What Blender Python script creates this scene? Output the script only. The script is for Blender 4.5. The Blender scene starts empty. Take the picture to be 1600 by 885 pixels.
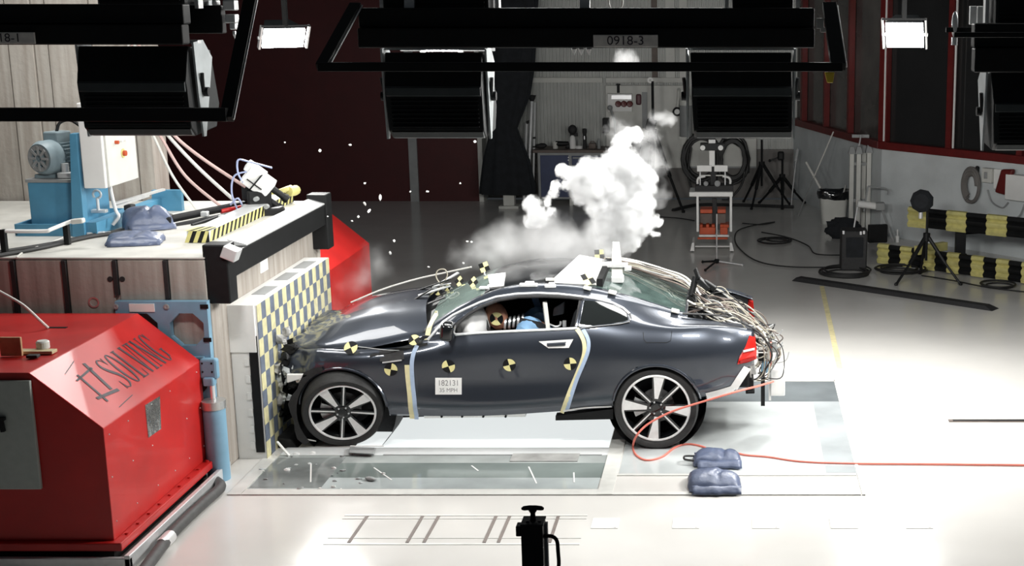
import bpy, bmesh, math, random
from mathutils import Vector, Matrix, noise as mnoise
random.seed(7)
PI = math.pi
S = bpy.context.scene
COL = S.collection

# ------------------------------------------------------------------ camera, world, exposure, overhead light banks
CH = 3.9                      # camera height above the hall floor
FPX = 2200.0                  # focal length in pixels of a 1600 px wide frame
PPX, PPY = 1150.0, 442.0      # principal point (the photograph is a crop)
TH = math.atan((PPY + 20) / FPX)
CT, ST = math.cos(TH), math.sin(TH)
cd = bpy.data.cameras.new('camera'); cam = bpy.data.objects.new('camera', cd); COL.objects.link(cam)
cam.location = (0, 0, CH); cam.rotation_euler = (PI / 2 - TH, 0, 0)
cd.sensor_width = 36; cd.lens = 36 * FPX / 1600; cd.shift_x = -(PPX - 800) / 1600
cd.clip_start = .1; cd.clip_end = 100
S.camera = cam
S.view_settings.view_transform = 'Standard'; S.view_settings.look = 'None'
S.view_settings.exposure = 0.35; S.view_settings.gamma = 1.0; S.view_settings.use_curve_mapping = False
try:
    S.cycles.max_bounces = 10; S.cycles.volume_bounces = 3; S.cycles.transparent_max_bounces = 16
    S.cycles.volume_step_rate = 1.0; S.cycles.sample_clamp_indirect = 6.0; S.cycles.use_denoising = True
except Exception: pass
W = bpy.data.worlds.new('hall'); S.world = W; W.use_nodes = True
W.node_tree.nodes['Background'].inputs[0].default_value = (.80, .90, 1.0, 1)
W.node_tree.nodes['Background'].inputs[1].default_value = .024

def area(name, loc, target, sx, sy, power, spread=180, parent=None, col=(1, .99, .96)):
    l = bpy.data.lights.new(name, 'AREA'); l.shape = 'RECTANGLE'; l.size = sx; l.size_y = sy; l.energy = power
    l.color = col; l.spread = math.radians(spread)
    o = bpy.data.objects.new(name, l); COL.objects.link(o); o.location = loc
    d = Vector(target) - Vector(loc)
    o.rotation_euler = d.to_track_quat('-Z', 'Y').to_euler()
    if parent: o.parent = parent; o.location = Vector(loc) - parent.location
    return o
# film-light banks of the crash hall (above the frame)
area('overhead_light_bank', (-1.3, 15.8, 5.0), (-1.3, 11.6, .2), 5.0, .8, 135, 112)
area('overhead_light_bank', (-1.2, 12.4, 6.4), (-1.2, 12.2, 0), 4.6, 1.0, 36, 84)
area('overhead_light_bank', (3.1, 11.6, 6.2), (2.7, 11.8, 0), 3.0, 3.0, 84, 88)
area('overhead_light_bank', (4.6, 11.6, 4.9), (-4.2, 10.9, .7), 1.6, 1.6, 135, 84)
area('overhead_light_bank', (-6.0, 12.3, 6.0), (-6.3, 13.0, 1.5), 2.0, 1.6, 60, 120)

# ------------------------------------------------------------------ pixel rays (photo pixel -> point in the hall)
def ray(px, py):
    a = (px - PPX) / FPX; b = (PPY - py) / FPX
    return a, CT + b * ST, -ST + b * CT
def atZ(px, py, z=0.0):
    r = ray(px, py); t = (z - CH) / r[2]; return Vector((r[0] * t, r[1] * t, z))
def atY(px, py, y):
    r = ray(px, py); t = y / r[1]; return Vector((r[0] * t, y, CH + r[2] * t))
def atX(px, py, x):
    r = ray(px, py); t = x / r[0]; return Vector((x, r[1] * t, CH + r[2] * t))

# ------------------------------------------------------------------ materials
MATS = {}
def mat(name, col, rough=.5, metal=0., nscale=0, namt=0., bump=0., coat=0., emit=None, estr=0., trans=0., ior=1.5, alpha=1., bscale=None, spec=.5):
    if name in MATS: return MATS[name]
    m = bpy.data.materials.new(name); m.use_nodes = True; MATS[name] = m
    nt = m.node_tree; b = nt.nodes['Principled BSDF']
    c = (*col, 1) if len(col) == 3 else col
    b.inputs['Base Color'].default_value = c; b.inputs['Roughness'].default_value = rough; b.inputs['Metallic'].default_value = metal
    b.inputs['IOR'].default_value = ior; b.inputs['Specular IOR Level'].default_value = spec
    if coat: b.inputs['Coat Weight'].default_value = coat; b.inputs['Coat Roughness'].default_value = .03
    if emit: b.inputs['Emission Color'].default_value = (*emit, 1); b.inputs['Emission Strength'].default_value = estr
    if trans: b.inputs['Transmission Weight'].default_value = trans
    if alpha < 1: b.inputs['Alpha'].default_value = alpha
    if nscale or bump:
        tc = nt.nodes.new('ShaderNodeTexCoord')
        n = nt.nodes.new('ShaderNodeTexNoise'); n.inputs['Scale'].default_value = nscale or 8; n.inputs['Detail'].default_value = 5
        nt.links.new(tc.outputs['Object'], n.inputs['Vector'])
        if namt:
            mx = nt.nodes.new('ShaderNodeMixRGB'); mx.blend_type = 'MIX'
            mx.inputs[1].default_value = tuple(min(1, v * (1 - namt)) for v in c[:3]) + (1,)
            mx.inputs[2].default_value = tuple(min(1, v * (1 + namt)) for v in c[:3]) + (1,)
            cr = nt.nodes.new('ShaderNodeValToRGB'); cr.color_ramp.elements[0].position = .3; cr.color_ramp.elements[1].position = .7
            nt.links.new(n.outputs['Fac'], cr.inputs[0]); nt.links.new(cr.outputs[0], mx.inputs[0]); nt.links.new(mx.outputs[0], b.inputs['Base Color'])
        if bump:
            n2 = n
            if bscale:
                n2 = nt.nodes.new('ShaderNodeTexNoise'); n2.inputs['Scale'].default_value = bscale; n2.inputs['Detail'].default_value = 4
                nt.links.new(tc.outputs['Object'], n2.inputs['Vector'])
            bp = nt.nodes.new('ShaderNodeBump'); bp.inputs['Strength'].default_value = bump; bp.inputs['Distance'].default_value = .02
            nt.links.new(n2.outputs['Fac'], bp.inputs['Height']); nt.links.new(bp.outputs[0], b.inputs['Normal'])
    return m
def nodes(m): return m.node_tree.nodes, m.node_tree.links, m.node_tree.nodes['Principled BSDF']

M = dict(
    floor=mat('epoxy_floor', (.67, .655, .625), .2, nscale=1.1, namt=.04),
    steel=mat('brushed_steel', (.62, .63, .62), .35, .8, nscale=14, namt=.1),
    alu=mat('aluminium', (.72, .73, .73), .4, .5, nscale=20, namt=.05),
    white=mat('white_paint', (.82, .82, .80), .5, nscale=6, namt=.03),
    offwhite=mat('off_white_paint', (.62, .62, .58), .55, nscale=5, namt=.05),
    black=mat('black_paint', (.008, .0085, .009), .5, nscale=10, namt=.2, spec=.25),
    rubber=mat('black_rubber', (.018, .018, .019), .7, nscale=40, namt=.25, bump=.1),
    blackcloth=mat('black_cloth', (.01, .012, .015), .9, nscale=9, namt=.3, bump=.3),
    red=mat('red_enamel', (.47, .012, .010), .46, nscale=2.5, namt=.15, coat=.12),
    darkred=mat('dark_red_panel', (.055, .0022, .003), .6, nscale=3, namt=.12),
    redframe=mat('red_frame_paint', (.12, .009, .008), .45, nscale=8, namt=.15),
    blue=mat('machine_blue', (.085, .27, .42), .42, nscale=5, namt=.1),
    lblue=mat('light_steel_blue', (.20, .37, .50), .45, nscale=6, namt=.1),
    cabblue=mat('cabinet_blue', (.035, .05, .12), .5, nscale=8, namt=.1),
    greyp=mat('grey_paint', (.30, .31, .31), .55, nscale=6, namt=.08),
    motor=mat('motor_grey_blue', (.24, .31, .34), .45, nscale=12, namt=.12),
    yellow=mat('signal_yellow', (.62, .57, .22), .55, nscale=14, namt=.12),
    paleyel=mat('pale_yellow_tape', (.80, .74, .44), .6, nscale=30, namt=.05),
    palebl=mat('pale_blue_tape', (.42, .53, .70), .6, nscale=30, namt=.05),
    bag=mat('slate_blue_vinyl', (.10, .125, .20), .38, nscale=7, namt=.15, bump=.6, bscale=9),
    chrome=mat('polished_trim', (.85, .86, .87), .32, .6, nscale=5, namt=.02),
    paint=mat('midnight_blue_metallic', (.046, .054, .070), .30, .55, nscale=400, namt=.12, coat=1.0),
    gblack=mat('gloss_black', (.008, .009, .010), .12, nscale=6, namt=.1, coat=.6),
    cable=mat('beige_cable', (.34, .315, .255), .5, nscale=10, namt=.12),
    wcable=mat('white_cable', (.66, .65, .61), .5, nscale=10, namt=.05),
    bcable=mat('black_cable', (.02, .02, .02), .55, nscale=10, namt=.2),
    redcable=mat('red_cable', (.75, .20, .15), .5, nscale=10, namt=.08),
    orange=mat('orange_red_plastic', (.50, .07, .015), .5, nscale=10, namt=.15),
    wood=mat('bare_timber', (.50, .30, .16), .6, nscale=12, namt=.2),
    lens=mat('lamp_lens', (.9, .9, .9), .3, emit=(1, 1, .98), estr=28, nscale=3, namt=.01),
    grit=mat('grey_glass_fragments', (.55, .58, .58), .3, nscale=20, namt=.25),
    card=mat('white_card', (.85, .85, .83), .6, nscale=9, namt=.03),
    ink=mat('dark_ink', (.06, .05, .06), .6, nscale=20, namt=.2),
    brown=mat('brown_stain', (.13, .10, .085), .6, nscale=9, namt=.2),
)

# ------------------------------------------------------------------ mesh builder
class MB:
    def __init__(s): s.bm = bmesh.new(); s.mi = 0
    def _mat(s, fs):
        for f in fs: f.material_index = s.mi
    def face(s, pts):
        f = s.bm.faces.new([s.bm.verts.new(p) for p in pts]); f.material_index = s.mi; return f
    def hexa(s, p, bev=0, seg=2):      # 8 points: bottom 4 then top 4
        v = [s.bm.verts.new(q) for q in p]
        fs = [s.bm.faces.new([v[i] for i in q]) for q in ((3, 2, 1, 0), (4, 5, 6, 7), (0, 1, 5, 4), (1, 2, 6, 5), (2, 3, 7, 6), (3, 0, 4, 7))]
        s._mat(fs)
        if bev > 0:
            es = list({e for f in fs for e in f.edges})
            r = bmesh.ops.bevel(s.bm, geom=es, offset=bev, segments=seg, affect='EDGES', profile=.5); s._mat(r['faces'])
        return s
    def box(s, c, sz, rot=None, bev=0, seg=2):
        c = Vector(c); hx, hy, hz = sz[0] / 2, sz[1] / 2, sz[2] / 2
        pts = [Vector(q) for q in ((-hx, -hy, -hz), (hx, -hy, -hz), (hx, hy, -hz), (-hx, hy, -hz), (-hx, -hy, hz), (hx, -hy, hz), (hx, hy, hz), (-hx, hy, hz))]
        if rot is not None: pts = [rot @ q for q in pts]
        return s.hexa([c + q for q in pts], bev, seg)
    def bb(s, lo, hi, bev=0): # box from corners
        lo = Vector(lo); hi = Vector(hi)
        return s.box((lo + hi) / 2, [abs(v) for v in (hi - lo)], None, bev)
    def frame(s, d, up=(0, 0, 1)):
        d = Vector(d).normalized(); u = Vector(up)
        if abs(d.dot(u)) > .98: u = Vector((0, 1, 0))
        x = d.cross(u).normalized(); y = x.cross(d).normalized()
        return x, y, d
    def bar(s, a, b, w, h=None, up=(0, 0, 1), bev=0):
        a = Vector(a); b = Vector(b); h = h or w
        x, y, d = s.frame(b - a, up); x = x * (w / 2); y = y * (h / 2)
        return s.hexa([a - x - y, a + x - y, a + x + y, a - x + y, b - x - y, b + x - y, b + x + y, b - x + y], bev)
    def cyl(s, a, b, r, r2=None, n=16, caps=True):
        return s.tube([a, b], [r, r if r2 is None else r2], n, caps=caps)
    def tube(s, pts, r, n=8, caps=True, closed=False):
        pts = [Vector(p) for p in pts]; k = len(pts)
        rs = r if isinstance(r, (list, tuple)) else [r] * k
        rings = []; X = None
        for i, p in enumerate(pts):
            if closed: d = pts[(i + 1) % k] - pts[i - 1]
            else: d = pts[min(i + 1, k - 1)] - pts[max(i - 1, 0)]
            if d.length < 1e-9: d = Vector((0, 0, 1))
            d.normalize()
            if X is None: X, Y, _ = s.frame(d)
            else:
                X = (X - d * X.dot(d))
                if X.length < 1e-6: X, Y, _ = s.frame(d)
                X.normalize(); Y = X.cross(d).normalized()
            rings.append([s.bm.verts.new(p + (X * math.cos(2 * PI * j / n) + Y * math.sin(2 * PI * j / n)) * rs[i]) for j in range(n)])
        fs = []
        for i in range(k if closed else k - 1):
            A, B = rings[i], rings[(i + 1) % k]
            for j in range(n): fs.append(s.bm.faces.new([A[j], A[(j + 1) % n], B[(j + 1) % n], B[j]]))
        if caps and not closed: fs.append(s.bm.faces.new(rings[0][::-1])); fs.append(s.bm.faces.new(rings[-1]))
        s._mat(fs); return s
    def lathe(s, prof, o, ax, n=32, a0=0, a1=2 * PI):   # prof: (radius, along)
        o = Vector(o); x, y, d = s.frame(ax); full = abs(a1 - a0 - 2 * PI) < 1e-6
        m = n if full else n + 1; rings = []
        for r, h in prof:
            if r < 1e-6: v = s.bm.verts.new(o + d * h); rings.append([v] * m)
            else: rings.append([s.bm.verts.new(o + d * h + (x * math.cos(a0 + (a1 - a0) * j / n) + y * math.sin(a0 + (a1 - a0) * j / n)) * r) for j in range(m)])
        fs = []
        for A, B in zip(rings, rings[1:]):
            for j in range(n):
                q = [A[j], A[(j + 1) % m], B[(j + 1) % m], B[j]]; u = []
                for v in q:
                    if v not in u: u.append(v)
                if len(u) > 2:
                    try: fs.append(s.bm.faces.new(u))
                    except ValueError: pass
        s._mat(fs); return s
    def prism(s, poly, fn, d0, d1, bev=0):      # poly 2-D, fn(u,v,d)->point
        a = [s.bm.verts.new(fn(u, v, d0)) for u, v in poly]; b = [s.bm.verts.new(fn(u, v, d1)) for u, v in poly]
        n = len(poly); fs = [s.bm.faces.new(a[::-1]), s.bm.faces.new(b)]
        for i in range(n): fs.append(s.bm.faces.new([a[i], a[(i + 1) % n], b[(i + 1) % n], b[i]]))
        s._mat(fs)
        if bev:
            es = list({e for f in fs for e in f.edges}); r = bmesh.ops.bevel(s.bm, geom=es, offset=bev, segments=2, affect='EDGES', profile=.5); s._mat(r['faces'])
        return s
    def grid(s, rows, closed=False):
        V = [[s.bm.verts.new(p) for p in r] for r in rows]; fs = []
        for A, B in zip(V, V[1:]):
            m = len(A)
            for j in range(m if closed else m - 1): fs.append(s.bm.faces.new([A[j], A[(j + 1) % m], B[(j + 1) % m], B[j]]))
        s._mat(fs); return V
    def ball(s, c, r, sc=(1, 1, 1), sub=2, rot=None, nz=0, nf=3., seed=0):
        r0 = bmesh.ops.create_icosphere(s.bm, subdivisions=sub, radius=1.0); c = Vector(c)
        for v in r0['verts']:
            p = v.co.copy(); k = 1.0
            if nz: k += nz * mnoise.noise(p * nf + Vector((seed * 3.1, seed * 1.7, seed)))
            p = Vector((p.x * sc[0], p.y * sc[1], p.z * sc[2])) * r * k
            if rot is not None: p = rot @ p
            v.co = c + p
        s._mat({f for v in r0['verts'] for f in v.link_faces}); return s
    def build(s, name, m, parent=None, smooth=False, label=None, kind=None, recalc=True, auto=None, loc=None):
        if recalc: bmesh.ops.recalc_face_normals(s.bm, faces=s.bm.faces[:])
        me = bpy.data.meshes.new(name)
        o = bpy.data.objects.new(name, me)
        root = parent
        while root is not None and root.parent is not None: root = root.parent
        off = Vector(root.location) if root is not None else (Vector(loc) if loc is not None else Vector((0, 0, 0)))
        if off.length > 0: bmesh.ops.translate(s.bm, verts=s.bm.verts[:], vec=-off)
        if smooth:
            ang = auto if auto is not None else math.radians(40)
            for f in s.bm.faces: f.smooth = True
            for e in s.bm.edges:
                if len(e.link_faces) == 2 and e.calc_face_angle(0) > ang: e.smooth = False
        s.bm.to_mesh(me); s.bm.free()
        for q in (m if isinstance(m, (list, tuple)) else [m]): me.materials.append(q)
        COL.objects.link(o)
        if parent is not None: o.parent = parent
        elif loc is not None: o.location = loc
        if label: o['label'] = label
        if kind: o['kind'] = kind
        return o
def tag(o, label, cat, group=None, kind=None):
    o['label'] = label; o['category'] = cat
    if group: o['group'] = group
    if kind: o['kind'] = kind
    return o
def thing(name, label, cat, loc=(0, 0, 0), group=None):
    o = bpy.data.objects.new(name, None); COL.objects.link(o); o.location = loc; o.empty_display_size = .1
    return tag(o, label, cat, group)
def struct(o): o['kind'] = 'structure'; return o
def dup(o, parent=None):
    c = o.copy(); COL.objects.link(c)
    if parent is not None: c.parent = parent
    for ch in list(o.children): dup(ch, c)
    return c
def copy_thing(o, loc, rz=0, label=None, sc=None):
    c = dup(o); c.location = loc; c.rotation_euler = (0, 0, rz)
    if sc: c.scale = sc
    if label: c['label'] = label
    return c
def smooth_path(pts, n=8):
    pts = [Vector(p) for p in pts]; out = []
    for i in range(len(pts) - 1):
        p0 = pts[max(i - 1, 0)]; p1 = pts[i]; p2 = pts[i + 1]; p3 = pts[min(i + 2, len(pts) - 1)]
        for k in range(n):
            t = k / n
            out.append(.5 * ((2 * p1) + (p2 - p0) * t + (2 * p0 - 5 * p1 + 4 * p2 - p3) * t * t + (3 * p1 - p0 - 3 * p2 + p3) * t ** 3))
    out.append(pts[-1]); return out
def text_mesh(txt, m, parent, origin, ux, uy, size, name='lettering', depth=.002, sx=1.0, center=True):
    cu = bpy.data.curves.new('t', 'FONT'); cu.body = txt; cu.size = size; cu.extrude = depth
    if center: cu.align_x = 'CENTER'; cu.align_y = 'CENTER'
    t = bpy.data.objects.new('t', cu); COL.objects.link(t)
    me = bpy.data.meshes.new_from_object(t.evaluated_get(bpy.context.evaluated_depsgraph_get()))
    bpy.data.objects.remove(t)
    ux = Vector(ux).normalized(); uy = Vector(uy); uy = (uy - ux * uy.dot(ux)).normalized(); uz = ux.cross(uy)
    root = parent
    while root is not None and root.parent is not None: root = root.parent
    off = Vector(root.location) if root is not None else Vector()
    for v in me.vertices: v.co = Vector(origin) + ux * v.co.x * sx + uy * v.co.y + uz * v.co.z - off
    me.materials.clear(); me.materials.append(m); me.name = name
    o = bpy.data.objects.new(name, me); COL.objects.link(o); o.parent = parent
    return o
# ------------------------------------------------------------------ the hall: floor, walls
YB = 26.0
def glass_floor_mat():
    m = mat('underfloor_glass', (.42, .46, .46), .10, nscale=1.6, namt=.25, coat=.4); return m
# floor as one slab
b = MB(); b.bb((-14, 1.5, -.2), (9, YB + .2, 0)); fl = struct(b.build('floor', M['floor']))
n_, l_, bs = nodes(M['floor'])
nz = n_.new('ShaderNodeTexNoise'); nz.inputs['Scale'].default_value = 3.2; nz.inputs['Detail'].default_value = 6
cr = n_.new('ShaderNodeMapRange'); cr.inputs[3].default_value = .12; cr.inputs[4].default_value = .26
tc = n_.new('ShaderNodeTexCoord'); l_.new(tc.outputs['Object'], nz.inputs['Vector']); l_.new(nz.outputs['Fac'], cr.inputs[0]); l_.new(cr.outputs[0], bs.inputs['Roughness'])
# glass panes over the filming pit and their steel frames
M['pane'] = glass_floor_mat()
M['pane_dark'] = mat('dark_pit_glass', (.17, .19, .20), .09, nscale=1.6, namt=.2, coat=.4)
M['pane_white'] = mat('white_pit_cover', (.78, .80, .80), .22, nscale=2.2, namt=.06)
M['frame'] = mat('floor_frame_steel', (.60, .60, .57), .45, nscale=7, namt=.1)
tn = 0
def trim(lo, hi, m, name=None):
    global tn; tn += 1
    b = MB(); b.bb(lo, hi); return struct(b.build(name or 'trim_%d' % tn, m))
trim((-3.88, 10.60, 0), (-1.10, 10.86, .004), M['pane'])  # one pane in bands of different grey, the reflections put into its colour
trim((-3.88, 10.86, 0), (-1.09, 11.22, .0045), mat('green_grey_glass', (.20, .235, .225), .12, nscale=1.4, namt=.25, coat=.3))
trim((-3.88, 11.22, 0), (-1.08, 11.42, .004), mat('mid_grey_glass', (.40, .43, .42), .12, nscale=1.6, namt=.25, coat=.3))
trim((-3.87, 10.62, 0), (-3.3, 11.35, .0055), mat('dark_reflection_glass', (.24, .26, .255), .12, nscale=2.5, namt=.35, coat=.3))  # dark reflection at the pane's left end, put into the glass colour
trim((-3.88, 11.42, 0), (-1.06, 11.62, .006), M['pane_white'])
# this pane glows by itself, standing in for unseen lights in the pit
M['pit_glow'] = mat('glowing_pit_pane', (.70, .73, .73), .2, nscale=2.2, namt=.08, emit=(.93, .98, .98), estr=.62)
trim((-3.3, 11.62, 0), (-1.10, 13.3, .005), M['pit_glow'])
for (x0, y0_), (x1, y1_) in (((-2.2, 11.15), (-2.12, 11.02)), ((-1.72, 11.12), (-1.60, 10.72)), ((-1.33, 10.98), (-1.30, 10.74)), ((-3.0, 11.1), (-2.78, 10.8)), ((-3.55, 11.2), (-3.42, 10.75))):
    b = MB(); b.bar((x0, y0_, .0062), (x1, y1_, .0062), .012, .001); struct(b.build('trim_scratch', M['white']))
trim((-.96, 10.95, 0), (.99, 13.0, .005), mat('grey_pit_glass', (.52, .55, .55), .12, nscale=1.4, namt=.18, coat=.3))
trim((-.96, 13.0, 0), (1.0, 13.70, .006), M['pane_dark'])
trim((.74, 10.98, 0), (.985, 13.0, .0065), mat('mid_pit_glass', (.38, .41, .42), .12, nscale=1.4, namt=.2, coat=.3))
trim((-1.09, 10.46, 0), (-.97, 13.7, .012), M['frame'])
trim((-3.88, 10.46, 0), (-1.09, 10.58, .010), M['frame'])
trim((-.97, 10.46, 0), (.98, 10.52, .010), M['frame'])
trim((-.97, 10.90, 0), (.98, 10.94, .010), M['frame'])
trim((-.97, 10.53, 0), (.98, 10.89, .006), M['floor'])
trim((-3.99, 10.46, 0), (-3.885, 11.32, .010), M['frame'])
trim((.99, 10.46, 0), (1.015, 13.75, .010), M['frame'])
trim((-.97, 13.71, 0), (1.0, 13.78, .010), M['frame'])
# thin grey line and a grey inset plate under the sill
b = MB(); b.bb((-1.9, 11.25, .006), (-1.33, 11.45, .011)); struct(b.build('trim_plate', mat('scuffed_grey_plate', (.33, .33, .32), .5, nscale=5, namt=.3)))
trim((-3.0, 11.41, .004), (-1.14, 11.43, .010), M['greyp'])
# rail recess with slots in the near floor
for y0, y1 in ((9.46, 9.49), (10.02, 10.05), (9.58, 9.59), (9.96, 9.97)):
    trim((-2.95, y0, 0), (-1.12, y1, .003), M['frame'])
for px in (552, 642, 668, 761, 783, 862):
    x = atZ(px, 838)[0]
    b = MB(); b.bb((x - .012, 9.50, 0), (x + .012, 10.02, .004)); struct(b.build('trim_slot', M['brown']))
# small square covers set in the floor
for px in (946, 1072, 1196, 1318, 1434):
    p = atZ(px, 818); b = MB(); b.bb((p.x - .10, p.y - .10, 0), (p.x + .10, p.y + .10, .004)); struct(b.build('trim_cover', M['white']))
    b = MB(); b.bb((p.x + .07, p.y - .09, .004), (p.x + .085, p.y + .09, .006)); struct(b.build('trim_seam', M['frame']))
# rail groove on the right and yellow guide line
a = atZ(1338, 657); c = atZ(1604, 657)
trim((a.x, a.y - .05, 0), (c.x + 1.5, a.y + .07, .003), mat('worn_rail_plate', (.62, .62, .60), .5, nscale=9, namt=.2))
a = atZ(1482, 658)
trim((a.x, a.y - .035, 0), (a.x + 1.4, a.y + .035, .008), M['brown'], 'trim_groove')
trim((a.x + .04, a.y - .022, .008), (a.x + 1.4, a.y + .022, .010), M['black'], 'trim_groove')
A, B = atZ(1284, 447), atZ(1312, 575)
b = MB(); b.bar(A + Vector((0, 0, .0015)), B + Vector((0, 0, .0015)), .06, .003); struct(b.build('trim_guide_line', mat('faded_yellow_line', (.74, .66, .38), .5, nscale=12, namt=.15)))

# back wall ----------------------------------------------------------------------------------------------------
def bx(px, py=313): return atY(px, py, YB)[0]
def bz(py): return atY(900, py, YB)[2]
WT = 4.9
M['corr'] = mat('grey_corrugated_sheet', (.42, .43, .41), .5, .1, nscale=3, namt=.08)
M['wains'] = mat('grey_lower_wall', (.16, .15, .14), .6, nscale=3, namt=.1)
M['plaster'] = mat('grey_plaster', (.60, .635, .64), .75, nscale=2.2, namt=.1, bump=.15, bscale=30)
b = MB(); b.bb((-14, YB, 0), (bx(643), YB + .2, WT)); struct(b.build('wall_back', M['darkred']))
b = MB(); b.bb((bx(643), YB - .06, 0), (bx(656), YB + .2, WT)); struct(b.build('trim_pillar', M['greyp']))
b = MB(); b.bb((bx(656), YB, 0), (bx(750), YB + .2, WT)); struct(b.build('door_1', M['darkred']))
b = MB(); b.bb((bx(750), YB - .05, 0), (bx(757), YB + .6, WT)); struct(b.build('trim_door_frame', M['offwhite']))
YC2 = YB + .45
b = MB(); x0, x1, p = bx(757), bx(1275), .066; n = int((x1 - x0) / p); rows = [[], []]
for i in range(n):
    for dx, dy in ((0, 0), (.028, 0), (.034, .022), (.060, .022)):
        rows[0].append((x0 + i * p + dx, YC2 + dy, .9)); rows[1].append((x0 + i * p + dx, YC2 + dy, WT))
b.grid(rows); b.bb((x0, YC2 + .03, 0), (x1, YC2 + .2, WT)); struct(b.build('wall_back_sheet', M['corr']))
b = MB(); b.bb((x0, YC2 - .03, 0), (x1, YC2 + .03, .92)); struct(b.build('wall_back_lower', M['wains']))
for pa, pb in ((810, 942), (947, 1074)):
    b = MB(); b.bb((bx(pa), YC2 - .06, bz(131)), (bx(pb), YC2, bz(123)), .008); struct(b.build('trim_rail', M['offwhite']))
b = MB(); b.bb((bx(1019), YC2 - .04, bz(123)), (bx(1028), YC2, WT)); struct(b.build('trim_post', M['brown']))
for pa, pb in ((1041, 1055), (1062, 1074)):
    b = MB(); b.bb((bx(pa), YC2 - .04, bz(123)), (bx(pb), YC2, WT)); struct(b.build('trim_post', M['offwhite']))
# tall board-marked slab behind the barrier block --------------------------------------------------------------
M['board'] = mat('board_marked_concrete', (.47, .43, .38), .8, nscale=3, namt=.16, bump=.3, bscale=14)
n_, l_, bs = nodes(M['board'])
wv = n_.new('ShaderNodeTexNoise'); wv.inputs['Scale'].default_value = 2.2; wv.inputs['Detail'].default_value = 7
mp = n_.new('ShaderNodeMapping'); mp.inputs['Scale'].default_value = (7, 7, .35)
tc = n_.new('ShaderNodeTexCoord'); l_.new(tc.outputs['Object'], mp.inputs[0]); l_.new(mp.outputs[0], wv.inputs['Vector'])
rp = n_.new('ShaderNodeValToRGB'); rp.color_ramp.elements[0].position = .35; rp.color_ramp.elements[1].position = .68
rp.color_ramp.elements[0].color = (.31, .275, .24, 1); rp.color_ramp.elements[1].color = (.44, .41, .37, 1)
l_.new(wv.outputs['Fac'], rp.inputs[0]); l_.new(rp.outputs[0], bs.inputs['Base Color'])
YS = 14.05
xe = atY(246, 300, YS)[0]
b = MB(); edges = [-9.0] + [atY(p, 120, YS)[0] for p in (18, 58, 80, 148, 205)] + [xe]
for i, (u, v) in enumerate(zip(edges, edges[1:])):
    b.bb((u + .006, YS - .012 * (i % 2), 0), (v - .006, YS + .34, 4.6), .006)
b.bb((-9, YS + .02, 0), (xe - .02, YS + .33, 4.6))
struct(b.build('wall_left', M['board']))
# control-room walls on the right ------------------------------------------------------------------------------
G0, G1, G2 = atZ(1250, 309), atZ(1375, 367), atZ(1612, 406)
G0 = G1 + (Vector((G0.x, YB, 0)) - G1) * ((YB + .46 - G1.y) / (YB - G1.y)); SILL = atY(1375, 231, G1.y)[2]
d2 = (G2 - G1); G2 = G1 + d2 * 2.2
def wallseg(A, B, name, h):
    b = MB(); d = (B - A).normalized(); n = Vector((-d.y, d.x, 0))     # away from the hall
    if n.x < 0: n = -n
    b.hexa([A, B, B + n * .2, A + n * .2, A + Vector((0, 0, h)), B + Vector((0, 0, h)), B + n * .2 + Vector((0, 0, h)), A + n * .2 + Vector((0, 0, h))])
    return struct(b.build(name, M['plaster'])), d, n
_, e1, n1 = wallseg(G0, G1, 'wall_right', SILL)
_, e2, n2 = wallseg(G1, G2, 'wall_right_front', SILL)
M['wglass'] = mat('dark_window_glass', (.018, .018, .018), .06, nscale=2, namt=.1)
M['wglass2'] = mat('dim_window_glass', (.075, .065, .060), .10, nscale=1.2, namt=.45)
def windows(A, B, d, n, posts, glass, num):
    L = (B - A).length; up = Vector((0, 0, 1)); H = 4.7
    w = bpy.data.objects.new('window_%d' % num, None); COL.objects.link(w); w.location = A; struct(w)
    b = MB(); g = n * .06
    b.hexa([A + g + up * SILL, B + g + up * SILL, B + g + n * .03 + up * SILL, A + g + n * .03 + up * SILL, A + g + up * H, B + g + up * H, B + g + n * .03 + up * H, A + g + n * .03 + up * H])
    b.build('pane', glass, w)
    b = MB(); b.bar(A - n * .0 + up * (SILL + .05), B + up * (SILL + .05), .16, .12, bev=.008)
    b.build('window_sill', M['redframe'], w)
    for t, wd in posts:
        b = MB(); p = A + d * t; b.bar(p + up * SILL, p + up * H, wd, .10, up=n); b.build('mullion', M['redframe'], w)
    return w
def on(A, d, px, py):      # distance along a wall foot line for a pixel column
    best = min((abs((A + d * t)[0] / ((A + d * t)[1] * CT + CH * ST - 2 * ST) * FPX + PPX - px), t) for t in [i * .01 for i in range(0, 1600)]); return best[1]
windows(G0, G1, e1, n1, [(on(G0, e1, p, 150), w) for p, w in ((1256, .10), (1291, .07), (1329, .08))], M['wglass2'], 1)
w2 = windows(G1, G2, e2, n2, [(.04, .16), (on(G1, e2, 1485, 150), .10), (on(G1, e2, 1597, 150), .10)], M['wglass'], 2)
for px in (1381, 1489):  # white strips stand in for light caught on the mullion edges
    t = on(G1, e2, px + 1, 150) + .045; p = G1 + e2 * t - n2 * .055
    b = MB(); b.bar(p + Vector((0, 0, SILL + .12)), p + Vector((0, 0, 4.6)), .025, .02, up=n2); b.build('edge_glint', M['white'], w2, label='white edge bead')
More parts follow.
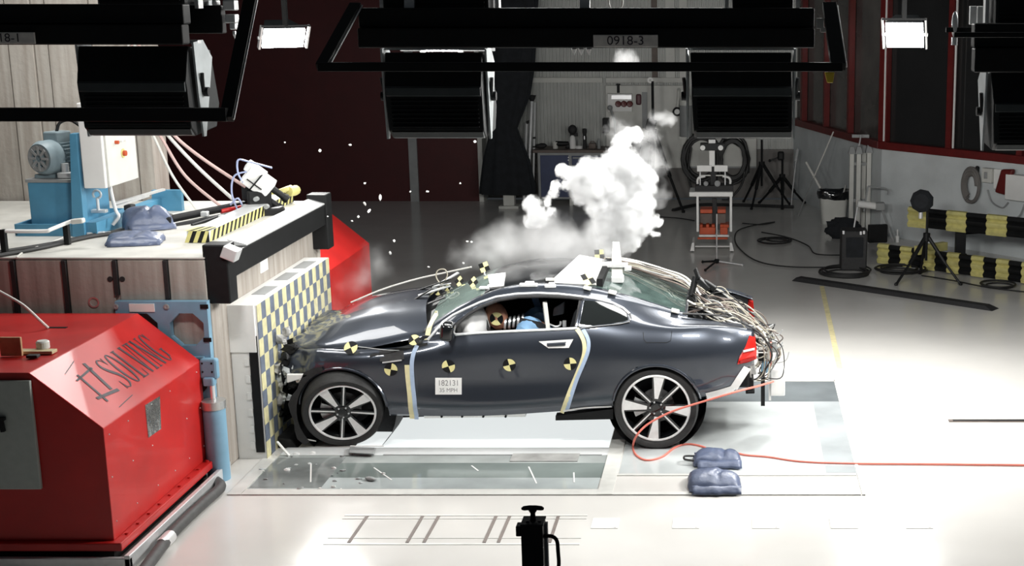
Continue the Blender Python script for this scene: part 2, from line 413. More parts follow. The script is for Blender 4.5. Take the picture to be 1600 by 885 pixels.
# ------------------------------------------------------------------ crash barrier block
V3 = Vector
BT = 1.79
blk = thing('barrier_block', 'massive brown concrete crash barrier block behind the chequered board', 'crash barrier', (-6, 12.4, 0))
b = MB(); b.bb((-8.6, 10.99, 0), (-4.2, 14.0, BT), .015); b.build('block_body', M['board'], blk)
b = MB(); b.bb((-8.6, 10.97, BT), (-4.22, 14.0, BT + .012)); b.build('top_plate', mat('dusty_steel_top', (.55, .54, .50), .55, nscale=4, namt=.14), blk)
xs = [atY(p, 430, 10.97)[0] for p in (22, 102, 181, 260)]
for i, x in enumerate(xs):
    b = MB(); z0 = [.9, .9, 1.5, 1.47][i]
    b.bb((x - .016, 10.95, z0), (x + .016, 10.995, BT - .01)); b.build('anchor_slot', M['rubber'], blk)
for x0, x1 in zip([-6.6] + xs, xs + [-4.2]):
    b = MB(); b.bb((x0 + .02, 10.972, .2), (x1 - .02, 10.992, BT - .01), .006); b.build('facing_plank', M['board'], blk)
for px, py, r in ((172, 436, .022), (191, 436, .022)):
    p = atY(px, py, 10.97); b = MB(); b.cyl(p + V3((0, .02, 0)), p + V3((0, -.004, 0)), r, n=14); b.build('bolt_hole', M['rubber'], blk)
p = atY(147, 472, 10.97); b = MB(); b.lathe([(.045, .0), (.045, .006), (.032, .006), (.026, -.012), (0, -.012)], p, (0, -1, 0), 20); b.build('bolt_recess', M['steel'], blk)
b = MB(); b.bb((-4.21, 11.0, 1.60), (-4.06, 13.95, 1.80), .01)
b.build('front_beam', M['black'], blk)
b = MB(); b.hexa([V3(q) for q in ((-4.22, 11.5, 1.80), (-4.06, 11.5, 1.80), (-4.06, 13.8, 1.80), (-4.22, 13.8, 1.80), (-4.22, 11.5, 1.86), (-4.06, 11.5, 1.815), (-4.06, 13.8, 1.815), (-4.22, 13.8, 1.86))], .004)
b.build('beam_top_plate', M['alu'], blk)
for y, z0 in ((11.08, 1.42), (13.85, 1.35)):
    b = MB(); b.bb((-4.24, y - .09, z0), (-4.04, y + .09, 1.90), .012); b.build('beam_bracket', M['black'], blk)
b = MB(); b.box((-4.02, 11.02, 1.83), (.12, .12, .1), Matrix.Rotation(.4, 3, 'Y'), .008); b.build('corner_cap', M['alu'], blk)
p = atX(413, 410, -4.19); b = MB(); b.bb((-4.2, p.y - .10, p.z - .08), (-4.192, p.y + .10, p.z + .09)); b.build('paper_sheet', M['card'], blk)

# chequered honeycomb board the car has struck --------------------------------------------------------------------
BX = -3.96
brd = thing('barrier_board', 'thick white barrier board with yellow and blue chequered front on the concrete block', 'barrier board', (-4.1, 12.4, 0))
b = MB(); b.bb((-4.2, 11.34, 0), (BX - .004, 13.45, 1.33), .004); b.build('board_core', M['white'], brd)
b = MB(); b.bb((-4.24, 11.325, .93), (BX - .02, 11.345, 1.335), .004); b.build('end_cover', M['card'], brd)
b = MB(); b.mi = 0
nx, nz_ = 19, 9; cw, ch = 2.11 / nx, 1.33 / nz_
for i in range(nx):
    for j in range(nz_ * 2 if False else nz_):
        b.mi = (i + j) % 2; y0 = 11.34 + i * cw; z0 = j * ch
        k = .0
        b.face([(BX + k, y0, z0), (BX + k, y0 + cw, z0), (BX + k, y0 + cw, z0 + ch), (BX + k, y0, z0 + ch)])
b.build('chequered_face', [mat('check_yellow', (.60, .56, .33), .6, nscale=16, namt=.15), mat('check_blue', (.125, .15, .20), .6, nscale=16, namt=.2)], brd, recalc=False)
b = MB(); b.mi = 0; b.bb((-4.045, 11.328, .06), (-3.975, 11.339, 1.07)); b.mi = 1
for i in range(7): b.bb((-4.085, 11.326, .09 + i * .145), (-4.05, 11.338, .15 + i * .145))
b.build('scale_strip', [M['black'], M['card']], brd)
for y in (11.75, 12.35, 12.9):
    b = MB(); b.bb((-4.14, y, 1.33), (-4.02, y + .34, 1.334)); b.build('top_marking', M['greyp'], brd)

# red air-cushion hauler boxes ------------------------------------------------------------------------------------
def hauler(y0, y1, label, front):
    t = thing('red_hauler_box', label, 'machine housing', (-5.6, (y0 + y1) / 2, 0), 'red barrier hauler boxes')
    X, XR, XL = -4.27, -4.735, -6.9; zb, zs, zt = .18, .985, 1.375
    poly = [(XL, zb), (X, zb), (X, zs), (XR, zt), (XL, zt)]
    b = MB(); b.prism(poly, lambda u, v, d: (u, d, v), y0, y1, .006); b.build('hood', M['red'], t)
    b = MB(); b.hexa([V3(q) for q in ((XL, y0 - .05, .12), (X + .07, y0 - .05, .12), (X + .07, y1 + .05, .12), (XL, y1 + .05, .12), (XL, y0 - .05, .18), (X + .07, y0 - .05, .18), (X + .07, y1 + .05, .18), (XL, y1 + .05, .18))], .008); b.build('base_flange', M['red'], t)
    b = MB(); b.bb((XL, y0 + .02, .02), (X - .02, y1 - .02, .125)); b.build('plinth', M['black'], t)
    b = MB(); b.bb((XL, y0 - .1, 0), (X + .14, y0 - .06, .09), .005); b.bb((X + .10, y0 - .1, 0), (X + .14, y1 + .1, .11), .005); b.build('skirt', M['alu'], t)
    for k in range(9):
        y = y0 + .12 + k * (y1 - y0 - .24) / 8; b = MB(); b.cyl((X + .035, y, .18), (X + .035, y, .192), .014, n=8); b.build('bolt', M['red'], t)
    return t, X, XR, zs, zt
h1, HX, HXR, HZS, HZT = hauler(9.1, 10.86, 'red hauler box nearest the camera with lettering on its sloped top', True)
hauler(14.55, 16.14, 'red hauler box behind the barrier block, beyond the car bonnet', False)
b = MB(); b.bb((-5.6, 9.07, .56), (-4.72, 9.10, 1.325), .006); b.build('cabinet_door', mat('grey_green_door', (.42, .45, .42), .5, nscale=20, namt=.05), h1, label='grey cabinet door')
p = atY(3, 653, 9.07); b = MB(); b.bar(p + V3((-.08, -.02, 0)), p + V3((.03, -.02, 0)), .03, .02); b.bar(p + V3((.0, -.02, 0)), p + V3((.01, -.02, -.09)), .025); b.build('door_latch', M['black'], h1)
b = MB(); pts = [atX(p_, q_, HX + .004) for p_, q_ in ((227, 633), (250, 619), (252, 670), (232, 684))]
b.hexa([q + V3((-.004, 0, 0)) for q in pts] + pts); b.build('vent_window', mat('crinkled_film', (.55, .55, .53), .18, .85, nscale=5, namt=.4, bump=.6, bscale=12), h1)
for y in (9.18, 9.5, 9.85, 10.2, 10.5, 10.78):
    for z in (.30, .62, .92):
        if random.random() < .7:
            b = MB(); b.ball((HX + .002, y + random.uniform(-.03, .03), z), .006, sub=1); b.build('rivet', M['alu'], h1)
b = MB(); q = atZ(89, 512, HZT); b.box(q + V3((0, 0, .002)), (.15, .035, .004)); b.build('cable_slot', M['black'], h1)
# lettering on the sloped face: letters run away from the camera along +Y
sl = V3((HX - HXR, 0, HZS - HZT)).normalized(); nrm = V3((0.39, 0, .465)).normalized()
def slope(u, v, h=.003):     # u along Y, v up the slope from its lower edge
    return V3((HX, 9.1 + u, HZS)) - sl * v + nrm * h
def stroke(b, pts, w):       # thick-thin pen stroke on the slope: pts (u,v,width)
    for (u0, v0, w0), (u1, v1, w1) in zip(pts, pts[1:]):
        d = math.hypot(u1 - u0, v1 - v0) or 1; nx_, ny_ = -(v1 - v0) / d, (u1 - u0) / d
        q = [slope(u0 + nx_ * w0, v0 + ny_ * w0), slope(u1 + nx_ * w1, v1 + ny_ * w1), slope(u1 - nx_ * w1, v1 - ny_ * w1), slope(u0 - nx_ * w0, v0 - ny_ * w0)]
        b.face(q)
T, t_ = .013, .0045
def arcp(cu, cv, ru, rv, a0, a1, n, wf): return [(cu + ru * math.cos(a0 + (a1 - a0) * k / n), cv + rv * math.sin(a0 + (a1 - a0) * k / n), wf(a0 + (a1 - a0) * k / n)) for k in range(n + 1)]
G = {
    'S': [[(.085, .25, t_), (.07, .285, t_), (.04, .30, t_), (.012, .275, T * .7), (.008, .23, T), (.03, .185, T * 1.2), (.07, .13, T * 1.2), (.09, .08, T), (.08, .03, T * .7), (.045, .0, t_), (.015, .012, t_), (.004, .06, t_)], [(.092, .30, t_), (.088, .23, t_)], [(.002, .0, t_), (.006, .08, t_)]],
    'O': [arcp(.05, .15, .043, .15, 0, 2 * PI, 24, lambda a: t_ + (T - t_) * abs(math.cos(a)))],
    'L': [[(.025, 0, T), (.025, .3, T)], [(0, .297, t_), (.05, .297, t_)], [(0, .003, t_), (.085, .003, t_), (.09, .07, t_)]],
    'V': [[(.018, .3, T), (.052, 0, T)], [(.052, 0, t_), (.088, .3, t_)], [(0, .297, t_), (.038, .297, t_)], [(.07, .297, t_), (.105, .297, t_)]],
    'I': [[(.02, 0, T), (.02, .3, T)], [(0, .297, t_), (.04, .297, t_)], [(0, .003, t_), (.04, .003, t_)]],
    'N': [[(.018, 0, t_), (.018, .3, t_)], [(.018, .3, T), (.09, 0, T)], [(.09, 0, t_), (.09, .3, t_)], [(0, .297, t_), (.03, .297, t_)], [(.075, .297, t_), (.105, .297, t_)], [(0, .003, t_), (.035, .003, t_)]],
    'G': [arcp(.052, .15, .045, .15, .7, 2 * PI - .5, 20, lambda a: t_ + (T - t_) * max(0, -math.cos(a)))] + [[(.09, .03, T * .8), (.09, .12, T * .8)], [(.065, .12, t_), (.108, .12, t_)], [(.092, .3, t_), (.088, .22, t_)]],
}
b = MB(); u = .66
for ch_ in 'SOLVING':
    adv = {'S': .135, 'O': .14, 'L': .12, 'V': .125, 'I': .07, 'N': .14, 'G': .13}[ch_]
    for st in G[ch_]: stroke(b, [(u + a * 1.16, .14 + c * 1.0, w) for a, c, w in st], 0)
    u += adv
b.build('lettering', M['ink'], h1, recalc=False)
b = MB()
for st in ([(.29, .22, .016), (.60, .36, .016)][:0], [(.33, .14, .012), (.37, .42, .012)], [(.50, .20, .017), (.56, .47, .017)], [(.27, .20, .012), (.56, .17, .014)], [(.30, .385, .007), (.58, .41, .010)]): stroke(b, st, 0) if st else None
for st in ([(.28, .47, .003), (.5, .52, .003)], [(.36, .06, .003), (.62, .08, .003)]): stroke(b, st, 0)
b.build('emblem', M['ink'], h1, recalc=False)
# bits lying on the near hauler
def topz(px, py): return atZ(px, py, HZT + .006)
t = thing('timber_bracket', 'pale timber angle bracket with white knob on the near red hauler box', 'bracket', topz(40, 560))
b = MB(); p = topz(20, 556); b.bb(p + V3((-.08, -.01, 0)), p + V3((.07, .012, .135)), .004); b.build('upright_plate', M['wood'], t)
b = MB(); p = topz(58, 552); b.bb(p + V3((-.15, -.03, 0)), p + V3((.12, .05, .022)), .003); b.build('base_plank', mat('light_timber', (.60, .50, .30), .6, nscale=10, namt=.2), t)
b = MB(); p = topz(68, 548) + V3((0, 0, .02)); b.lathe([(0, 0), (.045, 0), (.045, .045), (.036, .055), (0, .055)], p, (0, 0, 1), 20); b.build('knob', M['offwhite'], t)
b = MB(); p = topz(52, 559); b.box(p + V3((0, 0, .012)), (.08, .05, .022), None, .006); b.build('rubber_block', M['rubber'], t)
c = MB(); c.tube(smooth_path([topz(75, 512) + V3((0, 0, 0)), atZ(62, 500, 1.45), atZ(38, 478, 1.56), atZ(12, 462, 1.62), atZ(-30, 440, 1.70), atZ(-110, 400, 1.95), atZ(-220, 300, 2.6), atZ(-260, 150, 3.2)], 8), .011, 8); tag(c.build('white_cable', M['wcable'], smooth=True), 'white cable entering the slot on top of the near red hauler box', 'cable')
c = MB(); pts = [(218, 900), (262, 842), (290, 812), (318, 786), (344, 762), (338, 752)]
c.tube(smooth_path([atZ(p_, q_, .045) for p_, q_ in pts], 8), .042, 12); hz = c.build('air_hose', mat('grey_rubber_hose', (.06, .06, .06), .6, nscale=20, namt=.2), smooth=True); tag(hz, 'fat grey air hose along the foot of the near red hauler box', 'hose')
c = MB(); q0, q1 = atZ(252, 852, .045), atZ(266, 838, .045); c.cyl(q0, q1, .047, n=14); c.build('hose_clamp', M['alu'], hz, smooth=True)

# light-blue adaptor plate and lifting cylinder on the block's near side -------------------------------------------
pl = thing('adaptor_plate', 'light blue steel adaptor plate with octagonal holes beside the barrier block', 'steel plate', (-4.55, 10.93, 0))
def platept(px, py): q = atY(px, py, 10.9); return (q.x, q.z)
b = MB(); Lx, Rx = -4.93, -4.20; xs_ = [Lx, -4.86, -4.585, -4.505, -4.26, Rx]; zs_ = [.30, .50, .78, .86, 1.12, 1.20, 1.40, 1.46]
# grid of bars with octagonal openings
ring = []
def octo(cx, cz, r): return [(cx + r * math.cos(PI / 8 + k * PI / 4), cz + r * math.sin(PI / 8 + k * PI / 4)) for k in range(8)]
def holed(b, x0, x1, z0, z1, r, y0, y1):
    cx, cz = (x0 + x1) / 2, (z0 + z1) / 2; o = octo(cx, cz, r); sq = []
    for k in range(8):
        a = PI / 8 + k * PI / 4; ux, uz = math.cos(a), math.sin(a); s_ = min((x1 - x0) / 2 / max(abs(ux), 1e-6), (z1 - z0) / 2 / max(abs(uz), 1e-6)); sq.append((cx + ux * s_, cz + uz * s_))
    cor = [(x1, z1), (x0, z1), (x0, z0), (x1, z0)]
    for k in range(8):
        k2 = (k + 1) % 8; poly = [o[k], sq[k]] + ([cor[(k - 0) // 2]] if k in (0, 2, 4, 6) and True else []) + [sq[k2], o[k2]]
        if k % 2 == 1: poly = [o[k], sq[k], sq[k2], o[k2]]
        try: b.prism(poly, lambda u, v, d: (u, d, v), y0, y1)
        except ValueError: pass
for x0, x1 in ((Lx, -4.545), (-4.545, Rx)):
    for z0, z1 in ((.20, .60), (.60, 1.0), (1.0, 1.46)): holed(b, x0, x1, z0, z1, .145 if z1 > 1.2 else .135, 10.90, 10.965)
b.build('holed_plate', M['lblue'], pl)
for z in (1.0, .6):
    b = MB(); b.bb((Lx + .05, 10.885, z - .012), (Rx - .05, 10.902, z + .012), .005); b.build('stiffener', M['lblue'], pl)
p = atY(222, 480, 10.9); b = MB(); b.bb((p.x - .1, 10.892, p.z - .035), (p.x + .1, 10.902, p.z + .03)); b.build('white_label', M['card'], pl, label='white paper label')
for px, py in ((181, 479), (260, 479)):
    p = atY(px, py, 10.895); b = MB(); b.lathe([(.022, 0), (.022, .006), (.012, .008), (0, .004)], p, (0, -1, 0), 14); b.build('bolt', M['greyp'], pl)
for px, py in ((319, 479), (324, 531)):
    p = atY(px, py, 10.895); b = MB(); b.box(p, (.065, .01, .035), None, .003); b.build('slot', M['black'], pl)
cy = thing('hydraulic_cylinder', 'blue hydraulic lifting cylinder standing between red hauler box and board', 'cylinder', (-4.22, 10.86, 0))
cx_, cy_ = -4.185, 10.84
b = MB(); b.lathe([(0, .0), (.088, .0), (.088, .50), (.088, .62), (.06, .66), (0, .66)], (cx_, cy_, 0), (0, 0, 1), 28); b.build('cylinder_body', M['lblue'], cy, smooth=True)
b = MB(); b.lathe([(.094, .60), (.094, .665), (.03, .675), (0, .675)], (cx_, cy_, 0), (0, 0, 1), 28); b.build('gland', M['steel'], cy, smooth=True)
b = MB(); b.cyl((cx_, cy_, .66), (cx_, cy_, .84), .02, n=12); b.build('piston_rod', M['chrome'], cy, smooth=True)
b = MB(); b.box((cx_ - .02, cy_ + .03, .92), (.14, .07, .17), None, .02); b.box((cx_ - .02, cy_ + .01, .82), (.09, .08, .07), None, .015); b.build('clevis', M['lblue'], cy)
for dx, dz in ((-.045, .05), (.03, .05), (-.045, -.02), (.03, -.02)):
    b = MB(); b.cyl((cx_ - .02 + dx, cy_ - .01, .92 + dz), (cx_ - .02 + dx, cy_ - .002, .92 + dz), .008, n=8); b.build('bolt', M['black'], cy)

# hydraulic power unit on the block -------------------------------------------------------------------------------
def onblk(px, py): return atZ(px, py, BT + .012)
HB = BT + .012
hp = thing('hydraulic_power_unit', 'blue hydraulic power unit with motor and white cabinet on the barrier block', 'hydraulic unit', (-6.0, 12.3, HB))
def hy(px, py, y): return atY(px, py, y)
y0 = 11.95
a = hy(22, 350, y0); c = hy(134, 378, y0)
b = MB(); b.bb((a.x, y0, HB), (c.x, y0 + .02, a.z), .003); b.bb((a.x, y0, HB), (a.x + .02, y0 + .9, a.z), .003); b.bb((a.x, y0 + .88, HB), (c.x, y0 + .9, a.z)); b.bb((a.x, y0, HB + .01), (c.x, y0 + .9, HB + .03)); b.build('drip_tray', M['blue'], hp)
a = hy(42, 285, y0 + .10); c = hy(124, 370, y0 + .10)
b = MB(); b.bb((a.x, y0 + .10, HB + .05), (c.x, y0 + .75, a.z), .012); b.build('oil_tank', M['blue'], hp)
b = MB(); b.bb((a.x - .01, y0 + .09, a.z), (c.x + .01, y0 + .76, a.z + .03), .004); b.build('tank_lid', M['greyp'], hp)
p = hy(115, 333, y0 + .09); b = MB(); b.cyl(p, p + V3((0, .02, 0)), .018, n=12); b.build('drain_plug', M['alu'], hp)
a = hy(111, 208, y0); c = hy(136, 378, y0)
b = MB(); b.hexa([V3(q) for q in ((c.x - .11, y0 - .03, HB), (c.x + .0, y0 - .03, HB), (c.x + .0, y0 + .06, HB), (c.x - .11, y0 + .06, HB), (a.x, y0 - .03, a.z), (a.x + .06, y0 - .03, a.z), (a.x + .06, y0 + .06, a.z), (a.x, y0 + .06, a.z))], .004); b.build('column', M['blue'], hp)
# base rail running back
p0 = hy(136, 368, y0); b = MB(); b.bar((p0.x + .04, y0 + .0, HB + .06), (p0.x + .04, y0 + 1.55, HB + .06), .10, .12); b.bb((p0.x + .0, y0 + 1.4, HB), (p0.x + .28, y0 + 1.46, HB + .2)); b.build('base_rail', M['blue'], hp)
# motor: axis points towards the camera and a little left
mc = hy(64, 247, y0 + .12); ax = V3((-.35, -1, 0)).normalized()
b = MB(); prof = [(0, .0), (.07, .0), (.075, .012), (.125, .02), (.148, -.02), (.15, -.12), (.13, -.13)]
b.lathe([(r, h) for r, h in prof], mc, ax, 32); b.build('fan_cowl', M['motor'], hp, smooth=True)
b = MB(); b.lathe([(.078, .021), (.115, .027)], mc, ax, 32)
for k in range(8):
    an = k * PI / 4; x_, y_, _ = b.frame(ax); r_ = x_ * math.cos(an) + y_ * math.sin(an); b.bar(mc + ax * .026 + r_ * .03, mc + ax * .03 + r_ * .105, .022, .006, up=ax)
b.build('fan_grille', M['greyp'], hp)
b = MB(); b.lathe([(.12, -.12), (.12, -.42), (.09, -.46), (0, -.46)], mc, ax, 28)
for k in range(26):
    an = k * 2 * PI / 26; x_, y_, _ = b.frame(ax); r_ = x_ * math.cos(an) + y_ * math.sin(an)
    b.bar(mc + ax * -.14 + r_ * .13, mc + ax * -.40 + r_ * .13, .006, .03, up=r_)
b.build('motor_body', M['motor'], hp)
q = mc - ax * .2 + V3((0, 0, .16)); b = MB(); b.box(q, (.15, .17, .11), Matrix.Rotation(-.3, 3, 'Z'), .012); b.build('terminal_box', M['motor'], hp)
b = MB(); b.bb(mc + V3((-.10, .05, -.20)), mc + V3((.16, .40, -.145)), .01); b.build('motor_foot', M['motor'], hp)
b = MB(); b.tube(smooth_path([q + V3((0, 0, .05)), q + V3((.04, 0, .13)), q + V3((.14, .02, .14)), q + V3((.27, .03, 0)), q + V3((.32, .03, -.25)), q + V3((.30, .03, -.38))], 8), .014, 8); b.build('motor_hose', M['bcable'], hp, smooth=True)
b = MB(); b.tube(smooth_path([q + V3((.12, .05, -.1)), q + V3((.25, .05, -.12)), q + V3((.36, .05, -.3)), q + V3((.36, .05, -.42))], 8), .012, 8); b.build('pressure_hose', M['bcable'], hp, smooth=True)
p = hy(103, 273, y0 + .15); b = MB(); b.box(p, (.12, .08, .05), None, .01); b.cyl(p + V3((0, 0, .02)), p + V3((0, 0, .1)), .03, n=12); b.build('valve_block', M['alu'], hp)
# white control cabinet
a = hy(119, 160, y0 + .02); c = hy(170, 293, y0 + .02); cz = c.z; a.x += .02
b = MB(); b.bb((a.x, y0 + .02 - .05, c.z), (c.x, y0 + .60, a.z), .01); cab = b.build('control_cabinet', M['white'], hp, label='white control cabinet')
b = MB(); b.bb((c.x, y0 + .0, c.z + .01), (c.x + .02, y0 + .59, a.z - .01), .004); b.build('cabinet_door', M['offwhite'], cab)
for px, py, m_, r in ((180, 222, 'orange', .016), (186, 219, 'white', .014), (192, 218, 'white', .014), (192, 239, 'orange', .024)):
    p = atX(px, py, c.x + .02); b = MB(); b.cyl(p, p + V3((.03, 0, 0)), r, n=12)
    if m_ == 'orange' and r > .02: b.mi = 1; b.cyl(p, p + V3((.006, 0, 0)), .04, n=16)
    b.build('push_button', [M[m_], M['yellow']], cab)
b = MB(); p = hy(151, 300, y0 + .25); b.tube([p + V3((.035 * math.cos(k * .5), 0, .035 * math.sin(k * .5) - .02)) for k in range(-3, 9)], .011, 8); b.cyl(p + V3((0, 0, -.05)), p + V3((0, 0, -.16)), .014, n=10); b.box(p + V3((0, .02, -.17)), (.13, .06, .03), None, .006); b.build('eye_bolt', M['alu'], hp, smooth=True)
b = MB(); p = hy(172, 290, y0 + .2); b.tube(smooth_path([p, p + V3((.01, 0, -.1)), p + V3((.03, 0, -.22)), p + V3((.05, 0, -.27)), p + V3((.0, -.02, -.34))], 6), .016, 8); b.build('conduit', M['alu'], hp, smooth=True)
b = MB(); p = hy(178, 318, y0 + .3); b.bar(p, p + V3((.14, .75, .02)), .035, .02); b.bar(p + V3((0, 0, -.03)), p + V3((.10, .5, 0)), .02); b.build('cable_tray', M['alu'], hp)
p = hy(196, 318, y0 + .45); b = MB(); b.box(p + V3((0, .08, -.045)), (.07, .1, .05), None, .01); b.build('rubber_mount', M['rubber'], hp)
# white guard pipe on black posts
rl = thing('guard_pipe', 'white pipe rail on black posts in front of the blue power unit', 'pipe rail', onblk(8, 395))
b = MB(); y1 = onblk(8, 395).y
P_ = [atY(-20, 361, y1), atY(4, 361, y1), atY(68, 361, y1 + .05), atY(80, 358, y1 + .08), atY(110, 346, y1 + .25), atY(124, 344, y1 + .3)]
b.tube(smooth_path(P_, 5), .016, 10); b.build('pipe', M['white'], rl, smooth=True)
for px, py, yy in ((8, 395, y1), (106, 382, onblk(106, 382).y)):
    p = onblk(px, py); top = atY(px, 360 if px < 50 else 350, yy); b = MB(); b.bb((p.x - .022, yy - .022, HB), (p.x + .022, yy + .022, top.z + .01), .004); b.build('post', M['black'], rl)
b = MB(); p = atY(122, 345, y1 + .22); b.box(p, (.1, .06, .04), Matrix.Rotation(-.1, 3, 'Y'), .01); b.build('pipe_clamp', M['offwhite'], rl)
# black cables on the block
for k, (pts, r, lab) in enumerate((([(-20, 402), (60, 388), (130, 372), (165, 366), (205, 361)], .017, 'thick black cable across the block top, front one of two'), ([(-20, 396), (70, 382), (140, 368), (205, 357), (225, 354)], .014, 'thin black cable across the block top, behind the thick one'))):
    b = MB(); b.tube(smooth_path([atZ(p_, q_, HB + r) for p_, q_ in pts], 8), r, 8); tag(b.build('black_cable', M['bcable'], smooth=True), lab, 'cable')
b = MB(); b.tube(smooth_path([atZ(p_, q_, HB + .008) for p_, q_ in ((26, 402), (36, 394), (60, 385), (100, 370), (112, 355))], 8), .007, 8); tag(b.build('white_cable', M['wcable'], smooth=True), 'thin white cable looping beside the black post on the block', 'cable')
p = onblk(150, 368); b = MB(); b.box(p + V3((0, 0, .02)), (.14, .05, .03), Matrix.Rotation(.3, 3, 'Z'), .008); b.box(p + V3((.06, .04, .02)), (.1, .03, .02), None, .005); tag(b.build('spanner_rack', M['alu']), 'small bright metal clamp lying on the block below the cabinet', 'clamp')

# sandbags -----------------------------------------------------------------------------------------------------------
def sandbag(c, sx, sy, sz, rot, label, seed, group='blue vinyl sandbags', strap=True, tilt=0):
    t = thing('sandbag', label, 'sandbag', c, group)
    R = Matrix.Rotation(rot, 3, 'Z') @ Matrix.Rotation(tilt, 3, 'Y'); b = MB(); n = 26; m = 18; top = []; bot = []
    for j in range(m + 1):
        A_, B_ = [], []
        for i in range(n + 1):
            u, v = i / n * 2 - 1, j / m * 2 - 1
            e = max(0, (1 - abs(u) ** 2.4)) * max(0, (1 - abs(v) ** 2.2))
            wob = mnoise.noise(V3((u * 1.2 + seed, v * 1.2, seed * .7))) ; fine = mnoise.noise(V3((u * 6 + seed, v * 4, 3.)))
            h = sz * (e ** .48) * (1 + .16 * wob - .22 * math.exp(-((u * 1.3 - v * .35 - .25 + .3 * wob) / .16) ** 2) * (1 - abs(v) * .3)) + .010 * fine * e
            fl = sz * .12 * (1 - e) * (1 + 2 * wob)
            p = V3((u * sx / 2 * (1 + .05 * mnoise.noise(V3((v * 2 + seed, 1, 1))) - .06 * abs(v) ** 4), v * sy / 2 * (1 + .06 * mnoise.noise(V3((u * 2, seed, 2))) - .06 * abs(u) ** 4), 0))
            A_.append(V3(c) + R @ (p + V3((0, 0, max(.012, h + max(0, fl)))))); B_.append(V3(c) + R @ (p + V3((0, 0, .004))))
        top.append(A_); bot.append(B_)
    b.grid(top); b.grid(bot)
    bmesh.ops.remove_doubles(b.bm, verts=b.bm.verts[:], dist=.0005)
    bmesh.ops.holes_fill(b.bm, edges=[e for e in b.bm.edges if len(e.link_faces) == 1], sides=0)
    per = [top[0][i] for i in range(n + 1)] + [top[j][n] for j in range(m + 1)] + [top[m][i] for i in range(n, -1, -1)] + [top[j][0] for j in range(m, -1, -1)]
    b2 = MB()
    k = len(per)
    for i in range(k):
        p, q = per[i], per[(i + 1) % k]
        if (p - q).length > 1e-5: b.face([p, q, q - V3((0, 0, max(0, q.z - c[2] - .003))), p - V3((0, 0, max(0, p.z - c[2] - .003)))])
    b.build('bag', M['bag'], t, smooth=True, auto=math.radians(70)); b2.bm.free()
    b = MB(); s0 = V3(c) + R @ V3((-sx / 2, 0, .02)); s1 = V3(c) + R @ V3((sx / 2, 0, .02))
    b.bar(V3(c) + R @ V3((sx / 2 - .035, -sy / 2 + .03, .02)), V3(c) + R @ V3((sx / 2 - .035, sy / 2 - .03, .02)), .008, .008, up=(0, 0, 1)); b.build('seam', M['bag'], t)
    # loose flaps of the bag cloth along the front edge and one corner
    for x0_, x1_, y0_, ln, sd in ((-sx * .42, sx * .5, -sy * .42, .085, 1), (-sx * .46, -sx * .12, sy * .40, -.05, 2)):
        b = MB(); rr = []
        for i in range(13):
            u = i / 12; r0 = []
            for j in range(5):
                v = j / 4; q_ = V3((u * 4 + seed, v * 2, sd)); w_ = .012 * mnoise.noise(q_)
                r0.append(V3(c) + R @ V3((x0_ + (x1_ - x0_) * u + .02 * v * mnoise.noise(q_ + V3((3, 0, 0))), y0_ - ln * v * (1 + .25 * mnoise.noise(V3((u * 5, seed, 1)))), max(.006, .05 * (1 - v) + .018 * math.sin(v * PI) + w_))))
            rr.append(r0)
        b.grid(rr); fo = b.build('flap', M['bag'], t, smooth=True, auto=3); so = fo.modifiers.new('thickness', 'SOLIDIFY'); so.thickness = .004
    if strap:
        b = MB(); b.tube(smooth_path([s0 + R @ V3((.02, -.05, .01)), s0 + R @ V3((-.06, -.04, .02)), s0 + R @ V3((-.075, .0, .02)), s0 + R @ V3((-.06, .05, .02)), s0 + R @ V3((.02, .06, .015))], 6), .009, 6); b.build('carry_strap', M['bcable'], t, smooth=True)
    return t
p = atZ(212, 378, HB); sandbag((p.x, p.y, HB), .45, .34, .09, .25, 'slate blue sandbag on the block, nearer of two by the strut', 3, strap=False)
p = atZ(232, 356, HB); sandbag((p.x, p.y, HB), .42, .28, .20, .5, 'slate blue sandbag on the block, draped over the strut foot', 8, strap=False)
p = atZ(1120, 724, 0); sandbag((p.x, p.y, .012), .40, .24, .12, .06, 'slate blue sandbag on the floor, farther one with black strap', 5)
p = atZ(1116, 760, 0); sandbag((p.x, p.y, .012), .42, .36, .12, .03, 'slate blue sandbag on the floor, nearer one by the frame edge', 11, strap=False)

# hazard-striped channel and camera rig on the block ---------------------------------------------------------------
hb = thing('hazard_channel', 'aluminium channel with yellow and black hazard stripes along the block edge', 'channel', (-4.5, 12.7, HB))
b = MB(); b.bb((-4.60, 11.62, HB), (-4.42, 13.95, HB + .10), .004); b.build('channel', M['alu'], hb)
def stripes(b, p, du, dv, L, Hh, n, w=.5, skew=.6):    # slanted stripes on a rectangle p + u*du + v*dv
    for i in range(n):
        for mi, a0, a1 in ((0, i, i + w), (1, i + w, i + 1)):
            b.mi = mi
            def q(t, v): return p + du * (L * min(1, max(0, (t + skew * v) / n))) + dv * (Hh * v)
            if a0 < n: b.face([q(a0, 0), q(a1, 0), q(a1, 1), q(a0, 1)])
b = MB(); stripes(b, V3((-4.418, 11.64, HB + .005)), V3((0, 1, 0)), V3((0, 0, 1)), 2.3, .09, 22); b.build('hazard_tape', [M['yellow'], M['black']], hb, recalc=False)
b = MB(); b.mi = 0; stripes(b, V3((-4.62, 11.615, HB + .004)), V3((1, 0, 0)), V3((0, 0, 1)), .21, .10, 3); stripes(b, V3((-4.62, 11.615, HB + .104)), V3((1, 0, 0)), V3((0, 1, 0)), .2, .22, 3); b.build('end_tape', [M['yellow'], M['black']], hb, recalc=False)
rg = thing('camera_rig', 'black strut rig carrying a white high-speed camera on the block top', 'camera rig', (-4.9, 13.0, HB))
def ry(px, py, y): return atY(px, py, y)
